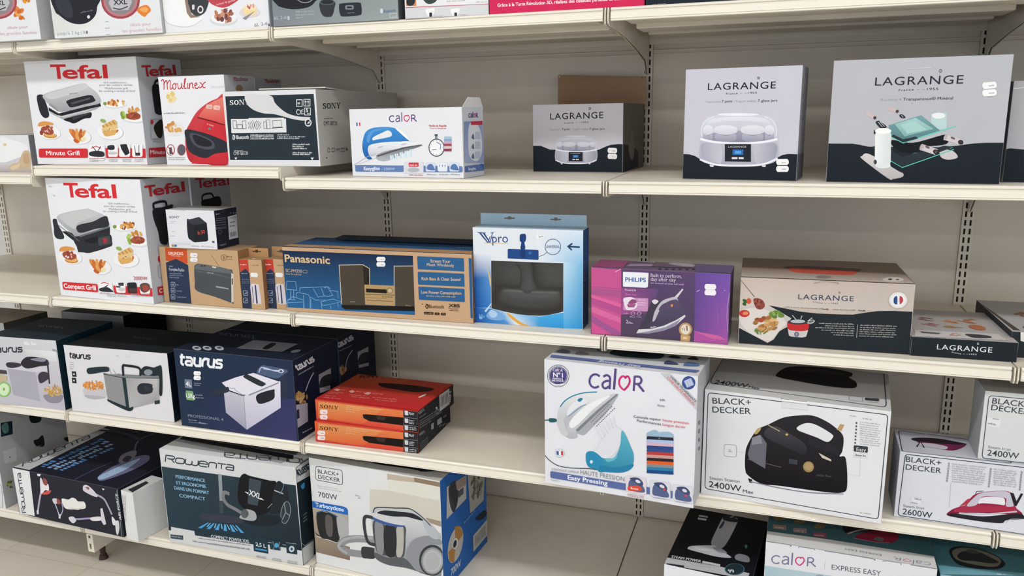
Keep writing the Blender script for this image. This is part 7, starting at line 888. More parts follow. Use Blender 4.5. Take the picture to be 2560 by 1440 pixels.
BOXES.append(dict(name='vacuum_box',label='long black vacuum cleaner carton with a white end band on the bottom shelf',cat='box',p=[-0.2884, -0.008, -0.0478, 0.5003, 0.44, 0.1792],z=0.0055,col='23242f 1d1e2c 202430 c9c9c9',white='c8cacc', art=[
'|F',('P','d4d5d7',2,714,344,0,-34,-697,-300,-15),('L','3a4048',14,0,141,44,-79,-22),('L','3a4048',14,0,62,22,2,57,0,0,3,13,7,10,10,6,10,0,7,-7,2,-11,-1,-39),('L','3a4048',14,0,103,84,40,43),
('L','3a4048',14,0,124,131,4,2,5,3,4,5,3,6,3,6,1,6,0,32,0,6,-2,5,-3,4,-4,3,-5,1,-5,-1,-23,-7,-5,-2,-5,-3,-4,-5,-3,-6,-2,-6,-1,-6,-1,-32,1,-6,2,-5,2,-4,4,-3,5,0,5,0,24,7),
('L','3a4048',14,0,83,206,39,11,4,1,5,2,4,4,5,5,3,5,2,6,1,6,0,19,0,5,-2,3,-3,3,-4,2,-5,1,-5,-1,-27,-8),('L','3a4048',14,0,127,278,0,0,5,2,5,3,4,4,3,5,2,5,1,5,0,13,0,6,-2,5,-3,4,-4,2,-5,2,-5,-1,-42,-12),
('L','3a4048',14,0,115,338,2,74,-10,-3,-5,-2,-5,-4,-4,-5,-3,-5,-2,-6,-1,-6,-1,-27,1,-6,2,-5,3,-4,4,-3,4,-1,5,1,23,6,6,2,4,4,4,4,4,6,2,6,0,6,2,50),
('L','3a4048',14,0,150,434,-42,-11,-6,-1,-4,1,-4,3,-3,4,-2,4,-1,6,1,23,1,6,2,6,3,6,4,5,5,3,5,2,43,11),('L','3a4048',14,0,90,495,2,73),('L','3a4048',14,0,91,532,62,16),
('L','3a4048',14,0,92,577,1,41,0,0,1,6,2,6,3,5,4,5,5,3,5,3,42,10,-1,-49,0,0,-2,-10,-6,-8,-8,-5,-8,1,-6,5,-2,8,1,50),('L','4a5a60',8,0,1980,686,-19,-673),('L','8a9a9a',6,0,1999,714,-12,-27,-21,-679),
('T','c0c6c6','AIR FORCE','B',2002,258,-14,384,41),'cleaner_picture#1|F',('M','a8a0b4',31,0,563,553,-51,-140,-59,-143,-63,-172),('C','d8d4d8',545,643,33,-13,22,-71,86,14,-6,-95,-74,-12,-86,-70,-2,112),
('C','8a4a48',607,653,66,-27,-15,-76,-58,9),('C','c0504c',535,407,145,71,47,-1,-58,-57,-101,-26),('P','c8c8cc',368,113,48,18,-14,-69,-40,-8),'cleaner_picture#2|F',('M','b8b4c4',18,0,749,340,44,-142,27,-109),
('M','9a94b4',18,0,900,329,3,-112,-83,-128),('C','c4c0c8',728,356,98,16,13,-54,-89,-34),('C','8a4a44',814,370,57,-9,1,-56,-61,-10),('P','c4c4c8',805,134,44,8,-19,-74,-33,-2),'cleaner_picture#3|F',
('C','d8d6d2',911,387,131,13,77,41,68,-7,40,-30,117,11,7,-91,-146,-44,-191,-34,-78,24),('C','c0beba',1019,275,188,15,125,58,-128,-78),'cleaner_picture#4|F',('M','a09cac',30,0,1596,568,127,-42,61,-98,49,-110),
('C','c4c0cc',1377,667,81,13,102,-64,54,-73,-69,-11,-151,38,-41,30),('C','8a5a58',1407,645,69,11,-18,-39),('C','d4d2d4',1827,280,59,-44,1,-63,-57,-11),('C','c4c4c8',1882,208,59,30,1,-110,-47,-110,-26,42),'cleaner_picture#5|F',
('M','9a90b4',26,0,1034,100,144,26,192,44,187,34),('C','cac6d0',1003,122,86,25,49,-47,-68,-60,-64,36),('C','d0ccd0',1418,188,190,53,14,-53,-165,-39),('P','c8c4cc',1634,364,42,17,29,-233,-49,-27,-36,58),'|F',
('P','d8d8dc',496,701,74,6,-24,-36,-48,-2),('P','d8d8dc',1716,683,50,-6,-33,-23),'|T',('P','b4b5b8',2,25,0,1540,176,-19,134,-1522),('L','3a4048',21,0,106,80,-104,86),
('L','3a4048',21,0,2,166,0,97,0,0,0,17,0,6,0,-6,18,-16,13,-23,4,-22,-2,-65),('L','3a4048',21,0,37,208,74,10),
('L','3a4048',21,0,76,256,9,-4,9,-2,8,2,6,4,4,8,2,9,2,55,-1,11,-3,12,-6,12,-7,11,-9,9,-9,7,-44,28,-10,4,-9,2,-8,-2,-6,-4,-2,-8,0,-10,0,-55,0,-11,0,-12,5,-12,7,-11,9,-9,9,-7,44,-27),
('L','3a4048',21,0,2,457,72,-46,8,-5,9,-4,9,-2,8,2,6,5,4,7,2,10,1,32,-1,9,-3,10,-6,11,-7,9,-9,9,-9,7,-52,33),('L','3a4048',22,0,86,511,0,0,9,-5,9,-2,8,0,6,4,4,5,2,7,1,25,-1,11,-4,13,-5,12,-7,11,-9,10,-10,8,-82,52),
('L','3a4048',22,0,64,642,5,134,-19,13,-10,5,-10,2,-8,-2,-6,-5,-4,-7,-2,-10,-1,-51,1,-12,3,-13,6,-12,7,-12,10,-10,9,-7,45,-29,10,-5,9,-1,8,2,6,4,4,8,2,10,3,92),
('L','3a4048',22,0,134,761,-83,54,-10,8,-9,10,-8,12,-6,13,-3,12,-1,12,1,44,2,10,4,8,7,5,8,2,9,-2,10,-5,84,-56),('L','3a4048',22,0,17,987,5,141),('L','3a4048',22,0,20,1057,122,-82),
('L','3a4048',22,0,22,1146,3,81,0,0,1,11,5,8,7,5,8,2,9,-2,11,-5,85,-59,-4,-98,0,0,-5,-15,-12,-5,-17,6,-16,16,-11,21,-4,21,4,99),('m','4a7ab0',723,429,163,1,1105,107),('m','7aa0cc',207,550,163,26,1030,107),
('m','8aa8c8',688,670,163,48,957,107),('m','5a8ac0',172,789,162,69,885,107),'handheld_cleaner_picture|T',('C','6a6a8c',1464,161,-81,176,-17,249,35,278,139,116,160,-146,33,-291,-56,-267,-84,-170),
('C','9ab4d0',1440,192,-7,204,35,313,53,151,97,-315,-23,-298,-50,-118),('C','7a7684',1281,687,-124,183,33,174,106,-34,122,-186,-18,-183),('C','3a3644',1315,722,-53,138,104,-9,68,-154),('M','5a5a78',30,0,1225,1032,-259,346,46,350),
('M','4a4668',20,0,1204,2,-5,354,31,270),('M','3c3850',69,0,48,1474,423,40,513,-130),]))
BOXES.append(dict(name='accessory_box',label='slim white carton standing beside the long black vacuum carton on the bottom shelf',cat='box',p=[0.2268, -0.0347, -0.1364, 0.0579, 0.1245, 0.1784],z=0.0055,col='d0d0d0 c0c0c0 c4c6c6 d0d0d0',white='c8cacc', art=[
'|F',('m','8a8a8c',130,2,240,29,408,25),('m','8a8a8c',214,2,246,59,408,24),('m','8a8a8c',298,32,254,59,406,24),'|T',('P','2a2e30',74,51,9,284,83,-23,40,-290),('P','2a2e30',2,466,0,30,0,0,0,-31),]))
BOXES.append(dict(name='vacuum_box',label='large white and dark blue vacuum cleaner carton on the bottom shelf',cat='box',p=[0.3819, -0.007, 0.0059, 0.5174, 0.25, 0.3356],z=0.0055,col='c9cbcd cfd1d3 1c2c36 c9cbcd',white='d0d2d4', art=[
'|F',('G','2c3e48 26323c 1f2a34 263a46',8,1091,2044,12,14,-893,-2057,15),('L','333d46',17,0,78,1169,25,92),('L','333d46',17,0,103,1261,101,1,0,0,20,-3,12,-8,2,-11,-8,-12,-17,-8,-21,-4,-69,0),('L','333d46',17,0,180,1216,44,-45),
('L','333d46',17,0,247,1194,0,-6,2,-5,5,-5,8,-4,9,-2,10,0,57,0,11,1,10,3,9,3,8,5,6,6,2,6,8,27,0,6,-2,5,-6,5,-7,4,-9,2,-10,1,-57,-1,-11,-1,-10,-2,-9,-4,-8,-5,-5,-5,-4,-6,-7,-28),
('L','333d46',17,0,414,1246,-12,-46,-1,-4,-1,-6,3,-6,5,-4,8,-4,9,-2,10,0,32,0,9,1,8,2,7,4,7,5,4,5,3,6,8,32),('L','333d46',17,0,505,1197,0,0,-1,-6,2,-5,4,-5,6,-3,7,-2,8,-1,24,0,11,1,10,2,9,4,7,5,6,5,3,6,13,50),
('L','333d46',16,0,621,1214,126,2,3,11,0,6,-2,5,-5,5,-7,3,-9,3,-10,0,-48,0,-10,-1,-10,-2,-9,-4,-8,-5,-6,-5,-2,-6,-7,-28,-1,-5,3,-6,5,-4,7,-4,9,-2,10,-1,88,2),
('L','333d46',16,0,761,1178,13,50,3,5,5,6,8,5,8,3,10,3,11,0,39,1,10,-1,9,-2,7,-3,5,-5,3,-5,0,-6,-13,-50),('L','333d46',16,0,913,1252,124,1),('L','333d46',16,0,975,1252,-18,-72),
('L','333d46',16,0,1052,1253,70,1,0,0,10,-1,8,-2,8,-3,4,-5,3,-5,0,-6,-12,-49,-85,-1,0,0,-15,2,-9,7,-2,9,6,10,13,6,16,3,85,1),('T','8ab4d4','PERFORMANCE','B',222,954,464,3,46),('T','8ab4d4','ET ERGONOMIE','B',221,867,471,10,46),
('T','8ab4d4','DANS UN FORMAT','B',177,788,551,3,47),('T','8ab4d4','COMPACT','B',247,687,412,7,47),'floor_head_picture|F',('P','8a9298',902,1105,56,-1,-22,-370,-52,-7),('P','3a4650',878,726,58,8,-11,-182,-58,-9),
('C','363a48',564,488,109,25,495,24,42,-45,-32,-40,-325,-33,-288,-1),('P','4a9ad0',657,380,24,2,-132,-99,-59,-2),('P','4a9ad0',744,386,24,2,-82,-97,-58,-3),('P','4a9ad0',831,393,23,1,-33,-96,-58,-2),
('P','4a9ad0',918,399,23,2,14,-95,-57,-3),('P','4a9ad0',1004,406,22,2,62,-95,-57,-2),('P','4a9ad0',1089,412,23,2,108,-94,-56,-2),('P','7abce4',696,382,12,0,-58,-65,-19,0),('P','7abce4',783,389,12,0,-25,-67,-19,0),
('P','7abce4',870,395,11,0,8,-69,-19,1),('P','7abce4',956,402,11,0,40,-71,-19,1),('P','7abce4',1042,408,11,0,71,-72,-18,0),'vacuum_cleaner_picture|F',('M','77777c',50,0,1038,848,-68,6,-26,-82,60,-85,114,-45,162,-70),
('C','16181c',1306,1161,81,-19,277,-23,112,-15,-66,-191,-68,-209,-123,-80,-134,-4,-192,95,-17,153,56,222),('P','3c4650',1376,1110,180,-14,-92,-356,-150,8),('C','20262c',1776,1104,112,-15,41,-84,3,-151,-76,-133,-168,-56,-46,39),
('E','30383e',1874,709,72,1,-38,-165),('L','7a8288',10,1,1941,710,-14,-48,-20,-44,-23,-35,-24,-23,-22,-8,-20,7,-14,22,-6,35,0,43,8,49,15,48,20,44,23,34,24,23,22,8,19,-7,14,-22,7,-34,-1,-44),('L','8a9298',11,0,1874,709,59,-34),
('L','8a9298',11,0,1874,709,-58,-107),('L','8a9298',11,0,1874,709,-8,136),('C','1c252c',1433,596,252,46,128,-34,-141,-107,-303,-47,-130,50),('C','a0a2a6',1272,665,133,-11,25,-90,-72,-50,-184,11,40,69),
('E','55595e',1257,600,58,9,-6,-64),('L','a9adb0',16,0,1734,992,127,-27),('M','5a7a94',10,0,1881,1103,-23,-78,-46,-67),('L','8a9094',8,0,1612,731,72,72),'|F',('T','d8dadc','XXL','B',1340,876,183,-39,76),
('P','d8dadc',1281,913,63,-6,-8,-24),('P','d8dadc',1572,832,-50,31,-8,-27),('P','20333e',9,225,40,3,-7,-58,-36,0),('P','24363f',427,237,918,34,1,-90,-913,-19),('T','c4cace','COMPACT POWER XXL','B',691,168,599,21,44),
('m','8a8f94',208,481,121,815,29,22),('m','8a8f94',218,386,61,904,34,22),('m','8a8f94',321,621,64,669,25,22),('P','3a4a54',24,110,208,16,-4,-64,-206,-10),('m','8a9aa0',432,30,75,180,7,22),'feature_icon#0|F',
('P','1f3440',1350,292,1,5,4,3,5,2,198,0,5,-1,3,-3,2,-5,-7,-199,-1,-6,-4,-3,-5,-1,-199,2,-5,2,-3,3,-1,5),('T','c8d0d4','2,5 L','B',1379,167,155,-5,50),
('P','3a8ac0',1368,128,0,3,2,2,4,1,163,2,4,0,3,-2,2,-3,2,-11,1,-4,-2,-2,-3,0,-169,-2,-3,0,-3,2,-1,4),'feature_icon#1|F',('P','1f3440',1595,285,1,5,4,3,5,1,138,2,5,0,3,-4,1,-5,0,-117,-1,-5,-3,-3,-6,-2,-136,-4,-6,2,-3,2,-1,6),
('E','4a9ac8',1696,225,30,5,-3,-35),('M','7a8890',10,0,1643,271,19,-60,-22,-58),('M','7a8890',10,0,1751,281,-22,-59,21,-51),'feature_icon#2|F',
('P','1f3440',1841,271,1,5,4,3,5,1,135,2,6,0,3,-4,1,-5,0,-116,-1,-5,-3,-4,-6,-1,-134,-4,-5,1,-4,3,-1,5),('E','c4ccd0',1920,212,41,7,-4,-44),('E','3a5a7a',1920,212,20,3,-2,-22),'|F',('L','a8b0b4',8,0,1574,247,50,2),
('L','a8b0b4',8,0,1790,251,49,1),('m','9a9fa4',507,1376,18,152,7,15),('m','9a9fa4',689,1374,2,152,0,15),('m','9a9fa4',871,1372,2,152,0,15),('m','9a9fa4',56,1370,2,152,0,15),('m','9a9fa4',776,1612,23,150,7,14),
('m','9a9fa4',958,1610,2,150,6,14),('m','9a9fa4',143,1608,2,150,0,15),('m','9a9fa4',325,1606,2,150,0,15),('m','9a9fa4',48,1844,29,148,7,14),('m','9a9fa4',230,1842,6,148,8,14),('m','9a9fa4',412,1840,2,148,0,15),
('m','9a9fa4',594,1838,2,148,0,15),('L','a8b0b4',6,0,1842,288,155,7),'|R',('P','c9cbcd',2,1340,302,-10,-30,-230,-272,42),('L','333d46',16,0,31,1212,-29,104),
('L','333d46',16,0,2,1316,0,-2,0,0,0,-4,9,-9,10,-13,6,-14,2,-9,-3,-3,-18,2),('L','333d46',16,0,23,1262,48,-54),
('L','333d46',16,0,59,1234,4,-6,5,-7,6,-5,4,-5,5,-3,3,-1,16,-1,2,1,1,2,0,4,-2,5,-3,7,-4,7,-19,31,-5,7,-5,7,-5,5,-5,4,-4,3,-4,1,-15,2,-2,-1,-1,-3,0,-4,2,-5,3,-6,3,-7,20,-32),
('L','333d46',16,0,65,1289,32,-53,4,-5,4,-7,5,-6,6,-6,4,-4,5,-3,3,-1,9,-1,2,1,0,2,-1,4,-2,6,-2,6,-4,7,-24,37),('L','333d46',16,0,130,1229,0,0,4,-7,5,-6,5,-6,4,-4,4,-3,3,-1,7,-1,2,1,1,2,0,4,-2,6,-3,6,-4,7,-36,58),
('L','333d46',16,0,150,1245,35,-3,-9,14,-4,7,-5,6,-5,6,-6,4,-4,3,-3,1,-14,1,-2,0,-1,-3,0,-4,2,-5,3,-6,4,-8,20,-31,4,-7,5,-7,6,-5,5,-5,4,-3,3,-1,26,-2),
('L','333d46',16,0,220,1196,-37,60,-4,6,-3,7,-1,5,-1,4,2,2,2,1,11,-1,3,-1,5,-3,5,-4,5,-6,5,-6,5,-7,37,-59),('L','333d46',16,0,205,1279,36,-2),('L','333d46',16,0,223,1278,54,-86),
('L','333d46',16,0,246,1276,20,-1,0,0,4,-1,4,-3,5,-5,5,-5,6,-7,4,-7,38,-59,-25,2,0,0,-7,3,-8,9,-9,11,-6,11,-1,8,2,3,25,-2),('P','1c2830',2,1142,319,-41,-59,-889,-260,-3),('L','8a9498',8,0,2,312,56,-65,206,-20),
('P','c0c2c4',2,242,260,-30,-27,-208,-233,9),'side_icon|R',('C','3a8ac4',74,1064,77,9,-1,-60,-46,-8),'|R',('m','7a868c',700,72,656,101,-6,18),('m','7a868c',93,66,613,102,-7,18),('m','7a868c',483,61,570,101,-7,18),'|T',
('P','9a9c9c',2,262,1822,-206,36,161,-1762,272),('L','3a444c',14,0,2067,263,0,-152),('L','3a444c',14,0,2067,111,0,-12,0,0,0,3,0,12,-3,18,-6,19,8,16,1,7,0,8),('L','3a444c',14,0,2067,176,-77,70),
('L','3a444c',14,0,1995,206,-8,10,-10,8,-11,8,-14,5,-13,3,-12,0,-63,-7,-11,-3,-9,-5,-5,-7,-2,-8,1,-10,5,-10,28,-46,8,-10,10,-9,12,-7,13,-5,12,-3,13,0,62,7,11,3,8,4,6,8,2,8,-1,10,-5,10,-27,46),
('L','3a444c',14,0,1877,104,-47,76,-5,8,-8,9,-10,9,-12,8,-13,5,-14,3,-12,0,-37,-4,-8,-3,-7,-5,-3,-6,-1,-9,2,-10,6,-10,34,-54),
('L','3a444c',14,0,1708,175,0,0,-8,10,-10,9,-10,7,-12,6,-11,3,-10,0,-27,-3,-11,-3,-9,-4,-5,-8,-2,-8,1,-10,5,-10,54,-85),
('L','3a444c',14,0,1598,135,-145,-15,13,-20,8,-10,11,-8,12,-8,13,-5,14,-2,12,0,54,5,11,3,9,5,5,7,2,9,-1,9,-5,11,-30,46,-8,10,-11,8,-12,8,-14,5,-13,3,-13,0,-100,-11),
('L','3a444c',14,0,1382,182,57,-85,5,-10,1,-10,-1,-9,-6,-6,-8,-6,-11,-2,-45,-5,-13,0,-14,3,-13,5,-13,7,-11,8,-8,10,-58,86),('L','3a444c',14,0,1310,42,-146,-16),('L','3a444c',14,0,1237,34,-86,124),
('L','3a444c',14,0,1146,24,-83,-9,0,0,-13,0,-14,3,-14,5,-13,7,-11,9,-9,10,-61,85,102,11,0,0,22,-3,22,-10,17,-16,6,-17,-5,-13,-15,-6,-102,-11),('P','1a1e22',55,324,-33,99,1815,-116,66,-115),
('P','55585a',30,425,44,92,1764,-72,30,-129),('m','5a5e60',100,177,274,498,-11,30),]))  # grey areas of this white top paint the shade of the shelf above
BOXES.append(dict(name='vacuum_box',label='large white and blue bagless vacuum cleaner carton on the bottom shelf',cat='box',p=[0.9292, 0.0254, -0.0739, 0.458, 0.3131, 0.3605],z=0.0055,col='d6d8da b4b4ae 2560ac d6d8da',white='d4d6d8', art=[
'|F',('G','d8dadc d4d4d2 c8c6c0 d4d4d2',881,1432,949,4,0,-516,-988,-254),'room_photo|F',('P','b8ac9c',1127,1416,370,7,-3,-57,-371,-29),('P','8a7660',1490,1429,340,-4,0,-56,-336,4),
('P','d4d4ca',1136,1327,4,11,8,7,12,2,650,8,11,-2,7,-7,1,-10,-10,-117,-3,-11,-8,-6,-11,-2,-653,8,-11,2,-6,8,-1,11),('P','c8c4b8',873,1171,250,30,694,-9,5,-246,-199,-10,-405,52,-364,-113),
('P','9a8c7c',1623,943,206,-9,0,-71,-164,24),'|F',('L','3a434a',8,1,93,1310,5,18,13,12,20,4,322,7,19,-3,12,-10,3,-18,-4,-130,-4,-18,-13,-11,-19,-3,-328,0,-20,3,-11,12,-3,18),('T','3a434a','BLACK+','b',124,1254,312,9,52),
('T','3a434a','DECKER','b',123,1180,324,7,52),('m','b0b2b6',155,106,1076,306,8,15),('m','b0b2b6',389,104,1049,354,9,15),('T','4a525a','700W','b',105,932,285,7,68),('m','7a7e84',688,659,1045,80,-1,18),
('m','7a7e84',152,697,1019,32,0,21),('P','2b66b4',2,857,467,12,51,-13,15,-27,-2,-67,-527,5),('T','dfe8f2','Turbocyclone','B',53,791,419,8,53),'cyclone_photo|F',('G','b0a08c a8a4a0 8a8884 9a8c7c',5,762,530,0,-16,-297,-517,-95),
('C','2a2a2c',58,693,155,45,147,-17,27,-86,-19,-262,-150,-1,-133,19),('C','5a5856',192,688,99,-11,-19,-247,-82,14),('C','a9a9aa',360,721,99,4,61,-63,-5,-183,-127,-56),('M','2c5a8c',13,0,60,708,137,45,179,-44),
('P','3a3634',2,433,83,-42,133,-19,99,-18,-267,30),'floor_photo|F',('G','9a8c7a 8a7a6a 7a6a5c 86786a',2,373,527,-43,-13,-186,-514,4),'hose_picture|F',('M','8a8c90',95,0,879,502,-243,-36,-167,-57,-89,-95,78,-60,181,8,147,24),
('M','a4a6aa',35,0,864,521,-243,-38,-185,-81,-74,-107,112,-61),('C','3a3a3e',702,359,90,27,111,-7,-15,-123,-106,-31,-80,5),'vacuum_cleaner_picture|F',
('C','bcc0c4>80848a',870,863,35,66,96,40,248,10,169,39,132,-39,116,-77,114,-106,44,-77,-20,-497,-108,-25,-211,11,-153,11,-265,-15,-170,68,-5,180,-18,220),
('C','ccd0d3>a2a6ab',950,893,267,66,241,-26,146,-87,54,-132,-213,-73,-98,-138,-18,260,-121,34,-217,1),('C','8a8e94',1342,414,53,143,111,103,152,54,164,-24,-2,-58,-167,-35,-95,-107,-67,-162,25,-113,-151,41),
('C','2a2c32',957,880,104,49,186,21,213,12,132,-60,-75,-8,-151,7,-184,-29,-171,-4),('M','3c4248',14,0,902,869,51,76,265,43,184,28,118,-42,130,-90,99,-109),
('C','4a4e52',894,750,202,-19,234,47,7,-160,-27,-226,-64,-51,-172,-15,-156,34),('C','86888a',917,740,117,-14,-22,-376,-86,12),('C','b0aea8',1220,726,94,34,-26,-358,-87,-41),('C','2e3034',1048,707,156,16,-19,-358,-141,-15),
('C','3e5a9c',866,848,32,-31,186,-37,231,9,-17,-32,-201,-19,-201,34),('C','c8cacc',878,865,86,-6,216,-24,152,-6,-17,-47,-216,-6,-217,38),('M','3a3c40',44,0,881,799,-103,-13,-17,-137,36,-187,94,-25),
('C','5a5c60',892,332,180,-29,236,44,177,-139,211,-11,-364,22,-265,-15,-156,42),('E','3c3e42',1690,401,179,39,-8,-207),('E','8a8c90',1692,394,152,34,-8,-181),('E','a9abae',1696,391,135,30,-6,-160),
('L','c2c4c8',6,1,1801,414,-6,-40,-17,-39,-24,-33,-30,-25,-33,-13,-32,-2,-29,12,-22,23,-14,32,-3,39,7,40,16,39,25,33,30,24,33,13,32,1,28,-12,22,-22,14,-32),('C','aeb4ba',1590,872,132,-45,69,-115,-75,-22,-72,50),'photo_panel#1|R',
('P','b8b8ba',160,1295,518,-83,-19,-305,-533,-11),('C','3a3c42',216,1270,204,-22,13,-254,-126,-99,-91,174),('P','55585e',440,1107,153,-12,-6,-87,-137,7),('P','9a8a80',391,1261,271,-57,-7,-108,-243,39),'photo_panel#2|R',
('P','a4a49e',712,1248,521,-183,-75,-420,-402,11),('b','6a6a64 8a8a84 55554f',22,4,969,921,165,-76,-10,-165,51,1.4,999),'leaf_picture|R',('C','1f2a34',912,516,272,-27,66,-89,-140,0,-135,52),'disc_picture|R',
('E','b0b0ac',331,458,178,-116,-118,-182),('P','a87a44',331,458,-8,245,133,-61,84,-134,-49,-34),('P','a87a44',331,458,-201,4,34,-137,113,-79),('E','c8c8c8',323,474,68,-44,-36,-56),('E','2a3038',314,476,40,-26,-25,-39),
'barcode_label|R',('P','b8b8b4',817,316,433,11,-9,-229,-428,-7),('P','6a6a68',865,282,13,0,-2,-140,-13,2),('P','6a6a68',898,282,14,-1,-2,-139,-13,1),('P','6a6a68',932,282,13,-1,-1,-140,-14,1),
('P','6a6a68',966,281,13,-1,-1,-140,-14,1),('P','6a6a68',1000,280,13,0,-1,-141,-14,1),('P','6a6a68',1034,280,14,-1,-2,-141,-13,1),('P','6a6a68',1068,280,14,-1,-1,-142,-14,1),('P','6a6a68',1103,279,14,-1,-1,-142,-14,1),
('P','6a6a68',1138,278,14,0,-1,-143,-14,1),('P','6a6a68',1173,278,14,-1,-1,-143,-14,1),'|R',('T','c8d4e4','700W','B',179,123,272,-15,83),('m','8aa8d0',823,562,610,323,12,22),'cleaner_top_picture|T',
('C','1c1c20',368,208,295,-28,270,-50,371,25,212,-1,141,70,58,87,-213,34,-625,3),('E','2e3034',1586,246,114,93,35,-57),'|T',('m','9a9a98',449,1555,42,137,6,22),]))
BOXES.append(dict(name='steam_mop_box',label='black and white steam mop carton lying flat on the bottom shelf',cat='box',p=[2.0323, -0.02, -0.1002, 0.2246, 0.3361, 0.2184],z=0.0055,col='d8dae0 14161c 101218 55585e',white='cfd2d6', art=[
'|T',('P','b4b6bc',2,136,562,40,292,-10,-6,-120,-848,-44),('P','2a3038',26,24,180,26,6,-47,-192,-1),('P','1a1e24',21,212,335,17,5,-58,-335,-9),('T','c4c8cc','STEAM POWER','B',44,150,307,27,48),
('P','c0c2c6',364,202,2,7,2,5,4,2,172,3,4,-2,2,-5,1,-7,1,-13,-1,-8,-2,-5,-4,-1,-173,-5,-4,1,-3,5,-1,8),('m','9a9ca2',550,36,120,161,19,22),('m','9a9ca2',367,275,128,244,28,21),('m','9a9ca2',492,271,89,242,29,21),'mop_picture|T',
('C','c4c4ca>9a9aa2',395,1163,7,79,51,67,71,-16,50,-56,-18,-399,-35,-260,-67,-55,-62,55,-17,129),('C','2c3040',402,1242,49,82,135,-82,-31,-58,-121,-5),('C','3a4256',402,1003,21,157,17,-23,-6,-121,-18,-52),
('M','9a9aa2',29,0,486,1277,33,65,23,0),('C','c8ccd4',164,415,40,62,203,93,57,-30,131,-102,33,-49,-144,-35,-181,14,-119,16),('C','9aa0ac',414,533,88,10,75,-73,-85,-22),('C','dde0e6',195,455,144,60,111,-46,-156,-53),
'water_tank_picture|T',('C','8a9098',668,456,41,56,91,-26,21,-105,-77,-19,-66,22),'filter_picture|T',('E','1c3038',703,185,97,40,17,-112),
('L','4a6a78',8,1,794,223,0,-34,-8,-34,-17,-31,-23,-25,-27,-17,-28,-6,-28,4,-23,14,-18,23,-10,30,-1,34,9,35,16,32,23,26,28,17,29,6,28,-4,24,-15,17,-24),'drop_picture|T',('E','4a8a80',747,685,14,6,6,-40),'|T',
('T','d4d8dc','99','B',657,94,57,24,57),('P','c4c6ca',133,1181,1,9,2,6,5,2,87,5,5,-1,3,-6,2,-10,1,-6,0,-10,-2,-6,-4,-2,-91,-6,-4,2,-3,5,-1,9),
('P','c4c6ca',134,1113,0,9,2,6,4,2,87,6,5,-2,2,-6,2,-9,0,-14,0,-9,-2,-6,-5,-2,-83,-4,-5,1,-4,6,-1,9),]))
